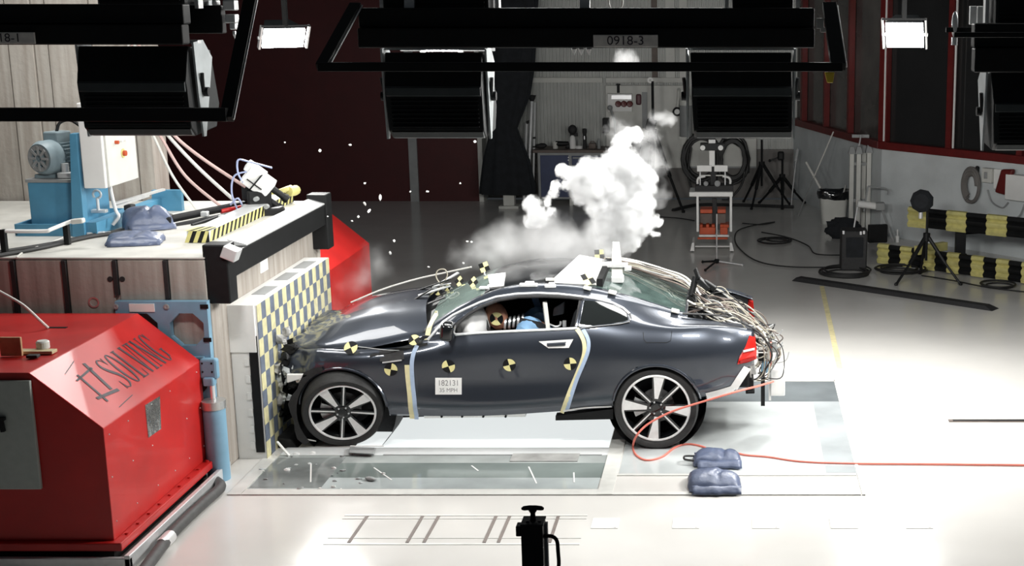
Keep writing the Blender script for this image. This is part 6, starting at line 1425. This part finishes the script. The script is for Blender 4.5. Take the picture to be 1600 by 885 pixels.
b = MB(); p = F(1372, 381); b.box(p + V3((0, .1, .15)), (.30, .08, .28), Matrix.Rotation(.2, 3, 'Z'), .01); tag(b.build('dark_board', M['black']), 'dark board propped at the wall behind the black case', 'board')
# cable coils and leads lying on the floor
random.seed(9)
def floor_coil(px, py, r, n, label, ry=None):
    q = F(px, py); t = thing('floor_cable_coil', label, 'cable coil', q)
    for k in range(n):
        e = random.uniform(.7, 1.1); o = V3((random.uniform(-.06, .06), random.uniform(-.06, .06), .014 + .012 * k)); b = MB()
        b.tube([q + o + V3((r * e * math.cos(a), (ry or r) * e * math.sin(a), 0)) for a in [i * 2 * PI / 24 for i in range(24)]], .012, 6, closed=True); b.build('coil_turn', M['bcable'], t, smooth=True)
floor_coil(1325, 428, .33, 5, 'black cable coil on the floor before the black case')
floor_coil(1408, 424, .35, 5, 'tangled black cable coil under the round-headed tripod', .28)
floor_coil(1565, 447, .22, 3, 'small black cable coil on the floor near the striped rails')
floor_coil(1215, 378, .25, 3, 'loose dark cable coil on the floor right of the trolley')
for pts, lab in ((((1160, 350), (1190, 352), (1210, 348), (1170, 355), (1150, 365), (1152, 385), (1180, 408), (1230, 418), (1310, 419)), 'long thin black cable looping across the dark floor'), (((1190, 364), (1230, 372), (1262, 385), (1275, 398), (1315, 400)), 'black cable running from the coil to the black case'), (((1440, 432), (1490, 440), (1540, 450), (1620, 460)), 'thin black cable along the floor below the striped rails'), (((1052, 330), (1090, 322), (1150, 322), (1240, 325)), 'thick black cable bundle along the foot of the back wall'), (((1030, 340), (1060, 342), (1085, 346)), 'short black cable left of the trolley')):
    b = MB(); b.tube(smooth_path([F(*p) + V3((0, 0, .016)) for p in pts], 8), .010 if 'thick' not in lab else .04, 6); tag(b.build('floor_cable', M['bcable'], smooth=True), lab, 'cable')
# black kerb strip on the floor
a, c = F(1243, 437), F(1556, 484); b = MB(); d_ = (c - a).normalized(); n_v = V3((-d_.y, d_.x, 0))
pr = [(-.10, 0), (.10, 0), (.07, .05), (-.07, .05)]
b.hexa([a + n_v * -.10, c + n_v * -.10, c + n_v * .10, a + n_v * .10, a + n_v * -.06 + V3((0, 0, .05)) + d_ * .05, c + n_v * -.06 + V3((0, 0, .05)) - d_ * .12, c + n_v * .06 + V3((0, 0, .05)) - d_ * .12, a + n_v * .06 + V3((0, 0, .05)) + d_ * .05], .006); tag(b.build('kerb_strip', M['rubber']), 'long black rubber kerb strip lying on the pale floor', 'kerb strip')
# tripod with round black reflector
q = F(1446, 448); t, q = tripod(1446, 440, B(1440, 328, F(1446, 440).y).z, .50, 'black tripod with a round black reflector before the striped rails', 'tripod', rot=-.5, r=.022)
h_ = B(1440, 314, q.y - .05); b = MB(); ax_ = V3((-.25, -1, .1)).normalized()
x_, y_, d_ = b.frame(ax_); b.lathe([(0, .03), (.10, .05), (.155, .0), (.16, -.05), (.10, -.08), (0, -.09)], h_, ax_, 9); b.build('round_reflector', M['blackcloth'], t, smooth=False)
b = MB(); b.cyl(h_ + V3((0, .05, -.14)), h_ + V3((0, .05, -.24)), .03, n=12); b.build('reflector_socket', M['alu'], t, smooth=True)
# striped guard rails in front of the control room
def bumper(p0, p1, label, n, first, posts, hgt):
    a, c = p0, p1; d_ = (c - a); L = d_.length; d_.normalize(); nn = V3((-d_.y, d_.x, 0)); nn = nn if nn.y > 0 else -nn
    t = thing('guard_rail', label, 'guard rail', (a.x, a.y, 0))
    sect = [(-.00, -.15), (-.05, -.14), (-.07, -.09), (-.03, -.05), (-.07, -.0), (-.07, .03), (-.03, .06), (-.07, .10), (-.05, .14), (0, .15)]
    w_ = L / n
    for k in range(n):
        s0, s1 = a + d_ * (k * w_), a + d_ * ((k + 1) * w_); mi = (k + first) % 2; g_ = 1.0 if mi == 0 else .94
        b = MB(); rr = [[p + nn * u * g_ + V3((0, 0, v * g_)) for u, v in sect] for p in (s0, s1)]; b.grid(rr); b.build('rail_section', [M['yellow'], M['black']][mi], t, smooth=True)
    b = MB(); b.hexa([a + V3((0, 0, -.13)), c + V3((0, 0, -.13)), c + nn * .05 + V3((0, 0, -.13)), a + nn * .05 + V3((0, 0, -.13)), a + V3((0, 0, .13)), c + V3((0, 0, .13)), c + nn * .05 + V3((0, 0, .13)), a + nn * .05 + V3((0, 0, .13))]); b.build('backing_beam', M['black'], t)
    for u in posts:
        p = a + d_ * u + nn * .12; p.z = 0; b = MB(); b.bb((p.x - .07, p.y - .06, 0), (p.x + .07, p.y + .06, hgt + .02), .006); b.build('post', M['black'], t); b = MB(); b.bar(p + V3((0, 0, hgt * .8)), p + nn * .5 + d_ * .35 + V3((0, 0, hgt * .8)), .10, .12); b.build('wall_bracket', M['black'], t)
    return t
LOWH = .16
qa = atZ(1374, 395, LOWH); qb = atZ(1612, 427, LOWH); bumper(qa, qa + (qb - qa) * 1.5, 'low yellow and black striped guard rail close to the floor', 19, 0, (.7, 2.3), LOWH)
hh_ = .70; n_w = V3((-e2.y, e2.x, 0)); n_w = n_w if n_w.y > 0 else -n_w
qa = atZ(1421, 338, hh_); qb = atZ(1608, 357, hh_); bumper(qa, qa + (qb - qa) * 1.5, 'upper yellow and black striped guard rail on black posts', 9, 0, (.75, 2.2), hh_)
b = MB(); a, c = atZ(1432, 391, .3), atZ(1477, 384, .3); b.bar(a, c, .10, .12, bev=.006); stp = tag(b.build('rail_brace', M['yellow']), 'short yellow diagonal brace between the striped rails', 'brace')
# things on the control-room wall
def onwall(px, py): # point on the second wall face
    r = ray(px, py); k = (G1 - V3((0, 0, CH))).dot(V3((-e2.y, e2.x, 0))) / V3(r).dot(V3((-e2.y, e2.x, 0))); return V3((0, 0, CH)) + V3(r) * k
c_ = onwall(1521, 288) - n_w * .08; t = thing('wall_hose', 'grey hose coil hung on the wall above the upper striped rail', 'hose', c_)
sc_ = (c_ - V3((0, 0, CH))).length / FPX
for k in range(5):
    b = MB(); e = 1 - .09 * k; b.tube([c_ + e2 * ((14 * e) * sc_ * math.cos(a) + (3 * sc_ if math.cos(a) > 0 else 0)) + V3((0, 0, 26 * e * sc_ * math.sin(a))) - n_w * (.02 * (k % 2)) for a in [i * 2 * PI / 30 for i in range(22 if k else 30)]], .028, 8, closed=(k == 0)); b.build('hose_turn', M['wains'], t, smooth=True)
b = MB(); p = onwall(1530, 270); b.box(p - n_w * .05, (.05, .08, .22), None, .02); b.build('hose_hook', M['black'], t)
def wallbox(p0, p1, dep, m, label, name, cat, extra=None):
    a, c = onwall(*p0), onwall(*p1); w_ = (c - a).dot(e2); t = thing(name, label, cat, V3((a.x, a.y, c.z)))
    B0 = V3((a.x, a.y, c.z)) - n_w * .012; hgt = a.z - c.z
    b = MB(); b.hexa([B0 - n_w * dep, B0 + e2 * w_ - n_w * dep, B0 + e2 * w_, B0, B0 - n_w * dep + V3((0, 0, hgt)), B0 + e2 * w_ - n_w * dep + V3((0, 0, hgt)), B0 + e2 * w_ + V3((0, 0, hgt)), B0 + V3((0, 0, hgt))], .008); b.build('box_body', M[m], t)
    b = MB(); f0 = B0 - n_w * (dep + .004) + e2 * w_ * .08 + V3((0, 0, hgt * .08)); b.hexa([f0, f0 + e2 * w_ * .84, f0 + e2 * w_ * .84 + n_w * .006, f0 + n_w * .006] + [v + V3((0, 0, hgt * .84)) for v in (f0, f0 + e2 * w_ * .84, f0 + e2 * w_ * .84 + n_w * .006, f0 + n_w * .006)]); b.build('box_lid', M[m], t)
    return t, B0, w_, hgt
t, B0, w_, hgt = wallbox((1541, 261), (1556, 285), .10, 'offwhite', 'small pale switch box on the wall right of the hose coil', 'switch_box', 'switch box')
b = MB(); b.bar(B0 + e2 * w_ * .5 - n_w * .12 + V3((0, 0, hgt * .3)), B0 + e2 * w_ * .5 - n_w * .12 + V3((0, 0, hgt * .75)), .04, .04); b.build('switch_lever', M['greyp'], t)
wallbox((1557, 263), (1579, 297), .05, 'white', 'white board on the wall between switch box and red jacket', 'notice_board', 'board')
wallbox((1582, 270), (1625, 315), .16, 'white', 'large white box on the wall at the right edge', 'wall_cabinet', 'cabinet')
p = onwall(1575, 282) - n_w * .14; b = MB(); b.hexa([p + e2 * u + n_w * d - V3((0, 0, -z)) for u, d, z in ((-.12, -.03, -.17), (.10, -.03, -.2), (.10, .06, -.2), (-.12, .06, -.17), (-.02, -.03, .18), (.2, -.03, .2), (.2, .06, .2), (-.02, .06, .18))], .03); jk = b.build('red_jacket', M['redframe']); tag(jk, 'dark red cloth hanging in front of the white board', 'cloth')
b = MB(); b.tube(smooth_path([onwall(1545, 296) - n_w * .03, onwall(1552, 315) - n_w * .03, onwall(1568, 324) - n_w * .03, onwall(1577, 316) - n_w * .03], 6), .012, 6); b.tube(smooth_path([onwall(1604, 318) - n_w * .05, onwall(1598, 336) - n_w * .08, onwall(1585, 344) - n_w * .1], 5), .014, 6); tag(b.build('wall_cable', M['greyp'], smooth=True), 'thin grey cable drooping below the white wall boxes', 'cable')
# ------------------------------------------------------------------ crash test dummy in the driver's seat
M['dskin'] = mat('dummy_skin', (.58, .27, .17), .55, nscale=7, namt=.12)
M['dshirt'] = mat('dummy_blue_shirt', (.22, .40, .62), .75, nscale=9, namt=.15, bump=.3)
hc = atY(776, 494, YC - .42); nb = atY(822, 499, YC - .40)
dm = thing('crash_test_dummy', 'crash test dummy in a blue shirt, head pitched into the white airbag', 'crash test dummy', Cw(-1.0, -.38, .66))
pel = Cw(-.92, -.38, .70); ch_ = nb + V3((.05, 0, -.10))
SK = dict(pelvis=(pel, .14), spine=(pel.lerp(ch_, .5), .13), chest=(ch_, .15), neck=(nb.lerp(hc, .15), .06))
for s_, n in ((-1, 'n'), (1, 'f')):
    sh = ch_ + V3((0, s_ * .19, .03)); el = sh + V3((-.14, s_ * .06, -.24)); wr = el + V3((-.24, -s_ * .05, .02)); ha = wr + V3((-.07, 0, -.01))
    hip = pel + V3((-.03, s_ * .10, -.01)); kn = hip + V3((-.42, s_ * .04, .06)); an = kn + V3((-.22, 0, -.22))
    SK.update({'sh' + n: (sh, .075), 'el' + n: (el, .05), 'wr' + n: (wr, .034), 'pa' + n: (ha, .036), 'hip' + n: (hip, .10), 'kn' + n: (kn, .065), 'an' + n: (an, .045), 'to' + n: (an + V3((-.16, 0, -.02)), .04)})
    for k in range(4): SK['f%d%s' % (k, n)] = (ha + V3((-.045, (k - 1.5) * .02, .005)), .010); SK['g%d%s' % (k, n)] = (ha + V3((-.065 - .004 * (1.5 - abs(k - 1.5)), (k - 1.5) * .021, -.03)), .009)
    SK['t' + n] = (ha + V3((-.0, -s_ * .045, -.01)), .011); SK['u' + n] = (ha + V3((-.03, -s_ * .055, -.03)), .009)
names = list(SK); idx = {n: i for i, n in enumerate(names)}; ed = [('pelvis', 'spine'), ('spine', 'chest'), ('chest', 'neck')]
for n in 'nf':
    ed += [('chest', 'sh' + n), ('sh' + n, 'el' + n), ('el' + n, 'wr' + n), ('wr' + n, 'pa' + n), ('pelvis', 'hip' + n), ('hip' + n, 'kn' + n), ('kn' + n, 'an' + n), ('an' + n, 'to' + n), ('pa' + n, 't' + n), ('t' + n, 'u' + n)]
    for k in range(4): ed += [('pa' + n, 'f%d%s' % (k, n)), ('f%d%s' % (k, n), 'g%d%s' % (k, n))]
me = bpy.data.meshes.new('body'); me.from_pydata([SK[n][0] - dm.location for n in names], [(idx[a], idx[c]) for a, c in ed], [])
bo = bpy.data.objects.new('body', me); COL.objects.link(bo); bo.parent = dm; me.materials.append(M['dskin'])
sk = bo.modifiers.new('skin', 'SKIN'); sd_ = bo.modifiers.new('sub', 'SUBSURF'); sd_.levels = 2; sd_.render_levels = 2; sk.use_smooth_shade = True
for i, n in enumerate(names): v = me.skin_vertices[0].data[i]; v.radius = (SK[n][1],) * 2; v.use_root = (n == 'pelvis')
b = MB(); rr = []
for t, r in ((0, .17), (.3, .17), (.6, .19), (.85, .20), (1.0, .18), (1.12, .09)):
    c_ = pel.lerp(ch_, t); rr.append([c_ + V3((r * .8 * math.cos(a), r * 1.15 * math.sin(a), .03 * math.cos(a))) for a in [i * 2 * PI / 24 for i in range(24)]])
b.grid(rr, closed=True); b.build('shirt', M['dshirt'], dm, smooth=True)
for s_, n in ((-1, 'n'), (1, 'f')):
    b = MB(); sh, el = SK['sh' + n][0], SK['el' + n][0]; b.tube([sh + V3((.05, -s_ * .08, .03)), sh + V3((.02, -s_ * .02, .03)), sh + V3((0, s_ * .01, .015)), sh.lerp(el, .5), sh.lerp(el, .85)], [.08, .115, .112, .09, .08], 16); b.build('sleeve', M['dshirt'], dm, smooth=True)
# head: long axis leaning forward; f = face direction, u = crown direction
fdir = V3((-.90, 0, -.43)).normalized(); udir = V3((-.43, 0, .90)).normalized(); sdir = V3((0, 1, 0))
bmh = bmesh.new(); bmesh.ops.create_icosphere(bmh, subdivisions=4, radius=1)
for v in bmh.verts:
    x, y, z = v.co       # x face, y side, z up
    fx, wy, hz_ = .098, .076, .122
    j = max(0, -z - .15); fx2 = fx * (1 - .15 * j); wy2 = wy * (1 - .38 * j)
    p = V3((x * fx2, y * wy2, z * hz_))
    if x > 0:
        p.x += .022 * math.exp(-((y / .16) ** 2) - (((z + .12) / .17) ** 2))          # nose
        p.x -= .012 * (math.exp(-(((abs(y) - .36) / .17) ** 2) - ((z - .08) / .12) ** 2))  # eye sockets
        p.x += .006 * math.exp(-((y / .5) ** 2) - ((z - .26) / .10) ** 2)
        p.x -= .006 * math.exp(-((y / .28) ** 2) - ((z + .48) / .035) ** 2)             # mouth line
        p.x += .012 * math.exp(-((y / .3) ** 2) - ((z + .80) / .18) ** 2)               # chin
    else: p.x -= .012 * max(0, z)
    v.co = hc + fdir * p.x + sdir * p.y + udir * p.z
b = MB(); b.bm.free(); b.bm = bmh; hd_ = b.build('head', M['dskin'], dm, smooth=True, auto=3)
for s_ in (-1, 1):
    b = MB(); c_ = hc + sdir * s_ * .074 - fdir * .008 - udir * .005; b.ball(c_, 1, (.016, .010, .030), 2, Matrix((fdir, sdir, udir)).transposed()); b.build('ear', M['dskin'], hd_, smooth=True)
target(hc + V3((.012, -.0815, -.004)), (1, 0, .3), (-.3, 0, 1), .060, hd_, .35)
b = MB(); nv = (nb - hc).normalized(); n0 = hc - udir * .05 + V3((.055, 0, -.02))
for k in range(9):
    c_ = n0.lerp(nb + V3((-.03, 0, 0)), k / 8); b.mi = k % 2; r_ = (.058, .050)[k % 2]; b.cyl(c_ - nv * .009, c_ + nv * .009, r_, n=20)
b.build('neck', [M['chrome'], M['black']], dm, smooth=True)

# ------------------------------------------------------------------ smoke rising from the rear of the roof
YSM = 12.95
blobs = [(958, 396, 18, 1), (955, 378, 24, 1), (975, 372, 24, 1), (950, 352, 26, 1), (968, 335, 36, 1), (992, 345, 28, 1), (1002, 325, 22, 1), (962, 296, 38, 1), (936, 286, 32, 1), (912, 300, 20, 1), (985, 288, 36, 1), (1010, 280, 16, 1), (1004, 292, 20, 1), (915, 284, 24, 1), (922, 268, 22, 1), (905, 272, 16, 1), (974, 256, 26, 1), (955, 264, 24, 1), (992, 262, 20, 1), (1002, 272, 18, 1), (976, 214, 15, 1), (988, 211, 14, 1), (966, 219, 10, 1), (972, 232, 15, 1), (960, 242, 16, 1), (882, 268, 13, 1), (893, 276, 12, 1), (888, 290, 9, 1), (870, 290, 9, 1), (866, 304, 9, 1), (858, 314, 9, 1), (834, 322, 16, 1), (840, 340, 17, 1), (862, 332, 9, 1), (828, 345, 10, 1), (1008, 356, 15, 1), (1026, 344, 10, 1), (1024, 366, 8, 1), (986, 380, 14, 1), (935, 325, 20, 1), (930, 306, 18, 1)]
haze = [(935, 378, 34, .9), (905, 388, 34, .7), (870, 385, 36, .62), (835, 375, 34, .55), (800, 388, 34, .5), (765, 395, 30, .42), (730, 402, 24, .34), (850, 355, 26, .5), (1030, 186, 13, .8), (1046, 187, 9, .8), (978, 93, 14, .9), (968, 194, 13, .55), (962, 210, 15, .6), (1008, 215, 16, .5), (1022, 262, 18, .45), (1025, 300, 18, .45), (1014, 240, 20, .5), (590, 412, 26, .25), (560, 436, 26, .25), (500, 480, 24, .25)]
def smoke_obj(name, bl, dens, label, seed, nscale, edge, y0, grow=1.0, step=.2, vox=.035):
    P_ = []
    random.seed(seed)
    for px, py, r, k in bl:
        c_ = atY(px, py, y0 + random.uniform(-.12, .12)); P_.append((c_, r * (y0 / FPX) * 1.04 * grow, k))
    b = MB()
    for c_, r, k in P_: b.ball(c_, r * 1.12, sub=2)
    m = bpy.data.materials.new(name); m.use_nodes = True; nt = m.node_tree; nt.nodes.clear(); N, Lk = nt.nodes.new, nt.links.new
    out = N('ShaderNodeOutputMaterial'); pv = N('ShaderNodeVolumePrincipled'); pv.inputs['Color'].default_value = (.92, .925, .93, 1); pv.inputs['Anisotropy'].default_value = .0
    Lk(pv.outputs[0], out.inputs['Volume']); tc = N('ShaderNodeTexCoord')
    nz = N('ShaderNodeTexNoise'); nz.inputs['Scale'].default_value = nscale; nz.inputs['Detail'].default_value = 5; nz.inputs['Roughness'].default_value = .6; Lk(tc.outputs['Object'], nz.inputs['Vector'])
    sub = N('ShaderNodeVectorMath'); sub.operation = 'SUBTRACT'; sub.inputs[1].default_value = (.5, .5, .5); Lk(nz.outputs['Color'], sub.inputs[0])
    scl = N('ShaderNodeVectorMath'); scl.operation = 'SCALE'; scl.inputs['Scale'].default_value = edge; Lk(sub.outputs[0], scl.inputs[0])
    add = N('ShaderNodeVectorMath'); add.operation = 'ADD'; Lk(tc.outputs['Object'], add.inputs[0]); Lk(scl.outputs[0], add.inputs[1])
    prev = None
    for c_, r, k in P_:
        d = N('ShaderNodeVectorMath'); d.operation = 'DISTANCE'; d.inputs[1].default_value = c_; Lk(add.outputs[0], d.inputs[0])
        ma = N('ShaderNodeMath'); ma.operation = 'MULTIPLY_ADD'; ma.inputs[1].default_value = -k / r; ma.inputs[2].default_value = k; Lk(d.outputs['Value'], ma.inputs[0])
        if prev is None: prev = ma
        else:
            mx = N('ShaderNodeMath'); mx.operation = 'MAXIMUM'; Lk(prev.outputs[0], mx.inputs[0]); Lk(ma.outputs[0], mx.inputs[1]); prev = mx
    mr = N('ShaderNodeMapRange'); mr.interpolation_type = 'SMOOTHSTEP'; mr.inputs[1].default_value = .0; mr.inputs[2].default_value = .62; mr.inputs[3].default_value = 0; mr.inputs[4].default_value = dens
    Lk(prev.outputs[0], mr.inputs[0]); Lk(mr.outputs[0], pv.inputs['Density'])
    try: m.cycles.volume_step_rate = step
    except Exception: pass
    o = b.build(name, m); tag(o, label, 'smoke', kind='stuff')
    md = o.modifiers.new('merge', 'REMESH'); md.mode = 'VOXEL'; md.voxel_size = vox
    return o
smoke_obj('smoke', blobs, 34, 'dense billowing white smoke rising from the rear of the car roof', 3, 6.5, .30, YSM, 1.16)
smoke_obj('smoke_haze', haze, 3.2, 'thin grey haze drifting above the car roof to the left', 4, 3.6, .55, YSM + .1, 1.5, .3, .06)

# ------------------------------------------------------------------ red cable from the tail to the right
pts = [inpt(1208, 596, -.55), inpt(1185, 603, -.75), inpt(1150, 612, -1.02), inpt(1100, 627, -1.04), inpt(1050, 643, -1.04), inpt(1012, 663, -1.05), inpt(994, 682, -1.08)]
pts += [atZ(p, q, .012) for p, q in ((989, 699), (994, 711), (1010, 719), (1034, 714), (1055, 699), (1075, 694), (1098, 698))] + [atZ(1116, 707, .012), atZ(1140, 706, .012), atZ(1165, 711, .012)] + [atZ(p, q, .012) for p, q in ((1200, 714), (1250, 721), (1320, 724), (1450, 725), (1640, 727))]
b = MB(); b.tube(smooth_path(pts, 8), .0095, 8); tag(b.build('red_cable', M['redcable'], smooth=True), 'thin red cable from the car tail past the rear wheel to the right', 'cable')

# ------------------------------------------------------------------ black post with T-handle close to the camera
yp = 3.2; t = thing('black_post', 'black square post with T-handle and side grip at the bottom edge', 'post', (atY(836, 880, yp).x, yp, 0))
def Q(px, py, dy=0): return atY(px, py, yp + dy)
zt_ = Q(836, 822).z; x0, x1 = Q(814, 840).x, Q(848, 840).x
b = MB(); b.bb((x0, yp, 0), (x1, yp + .055, zt_), .002); b.build('post_body', M['black'], t)
b = MB(); b.bb((x0 - .001, yp - .001, zt_), (x1 + .002, yp + .056, zt_ + .004), .001); cp = b.build('post_cap', M['lampgrey'], t)
for px in (822, 841): b = MB(); p = V3((Q(px, 815).x, yp + .02, zt_ + .004)); b.cyl(p, p + V3((0, 0, .002)), .004, n=10); b.build('cap_screw', M['black'], cp)
c_ = V3(((x0 + x1) / 2, yp + .028, zt_)); b = MB(); b.lathe([(0, .0), (.007, .004), (.006, .022), (.012, .032), (0, .034)], c_, (0, 0, 1), 14)
b.tube([c_ + V3((u * .027, 0, .036 - .003 * abs(u) ** 3)) for u in (-1, -.8, -.3, .3, .8, 1)], [.003, .0055, .006, .006, .0055, .003], 10); b.build('t_handle', M['black'], t, smooth=True)
b = MB(); p, q = Q(805, 824), Q(815, 840); b.bb((p.x, yp + .005, q.z), (x0, yp + .035, p.z), .002); b.build('side_catch', M['lampgrey'], t)
b = MB(); b.tube(smooth_path([Q(848, 838, .03), Q(862, 838, .03), Q(870, 845, .03), Q(872, 862, .03), Q(873, 885, .03), Q(868, 910, .03), Q(848, 915, .03)], 6), .0048, 12); b.build('side_grip', M['black'], t, smooth=True)
b = MB(); b.bb((x1, yp + .04, 0), (x1 + .006, yp + .055, zt_ - .01)); b.build('edge_strip', M['greyp'], t)

# ------------------------------------------------------------------ flying and fallen fragments
def frag(p, s_, seed, m, name, label, group, el=1.0):
    b = MB(); b.ball((0, 0, 0), s_, (1, .6, el), 1, Matrix.Rotation(seed, 3, 'X'), .5, 2, seed); o = b.build(name, m); o.location = p
    return tag(o, label, 'fragment', group)
FL = 'tiny pale fragment flying through the air beyond the car bonnet'
for i, (px, py, s_, e) in enumerate(((500, 235, .016, 1), (547, 226, .015, 1), (570, 286, .015, 1), (594, 308, .015, 2.2), (570, 318, .014, 2.6), (577, 329, .014, 3), (560, 338, .013, 1), (550, 345, .013, 1), (512, 338, .010, 1), (616, 376, .013, 1), (610, 395, .014, 1.8), (730, 377, .013, 1), (737, 378, .013, 1), (724, 411, .013, 1), (668, 299, .016, 1), (742, 221, .014, 1), (719, 286, .010, 1), (670, 417, .013, 2.4), (445, 222, .010, 1), (641, 299, .010, 1))):
    frag(atY(px, py, 13.2 + .1 * (i % 5)), s_, i, M['card'], 'flying_fragment', FL, 'flying fragments', e)
random.seed(31)
FG = 'small broken pale fragment lying on the glass floor near the front wheel'
for i in range(34):
    px = random.gauss(470, 50); py = random.uniform(700, 765)
    if px < 400: px = 405 + random.uniform(0, 60)
    frag(atZ(px, py, .010), random.choice([.010, .014, .02, .03]), i, random.choice([M['white'], M['grit'], M['card'], M['greyp']]), 'floor_fragment', FG, 'fragments on the floor', .3)
def strip(p, q, w, h, m, label, nm='trim_strip'):
    b = MB(); b.bar(p, q, w, h, bev=.002); tag(b.build(nm, M[m]), label, 'broken trim')
strip(atZ(547, 697, .07), atZ(600, 697, .07), .012, .008, 'white', 'thin white-edged trim strip beside the front tyre foot')
b = MB(); b.hexa([atZ(p_, q_, .02) for p_, q_ in ((545, 709), (585, 711), (588, 700), (547, 699))] + [atZ(p_, q_, .04) for p_, q_ in ((545, 707), (583, 709), (586, 699), (547, 698))], .003); tag(b.build('torn_panel', M['greyp']), 'torn grey panel on the floor in front of the front tyre', 'broken panel')
strip(atZ(466, 684, .10), atZ(494, 689, .06), .014, .010, 'white', 'short white splinter sticking out left of the front tyre')
strip(atZ(433, 690, .10), atZ(452, 712, .01), .02, .012, 'white', 'bent white splinter leaning near the board foot')
b = MB(); b.ball(atZ(579, 748, .02), .045, (1.3, .6, .35), 2, Matrix.Rotation(-.5, 3, 'Z'), .2, 2, 7); tag(b.build('dark_chip', M['greyp']), 'dark oval chip lying alone on the near glass strip', 'fragment')
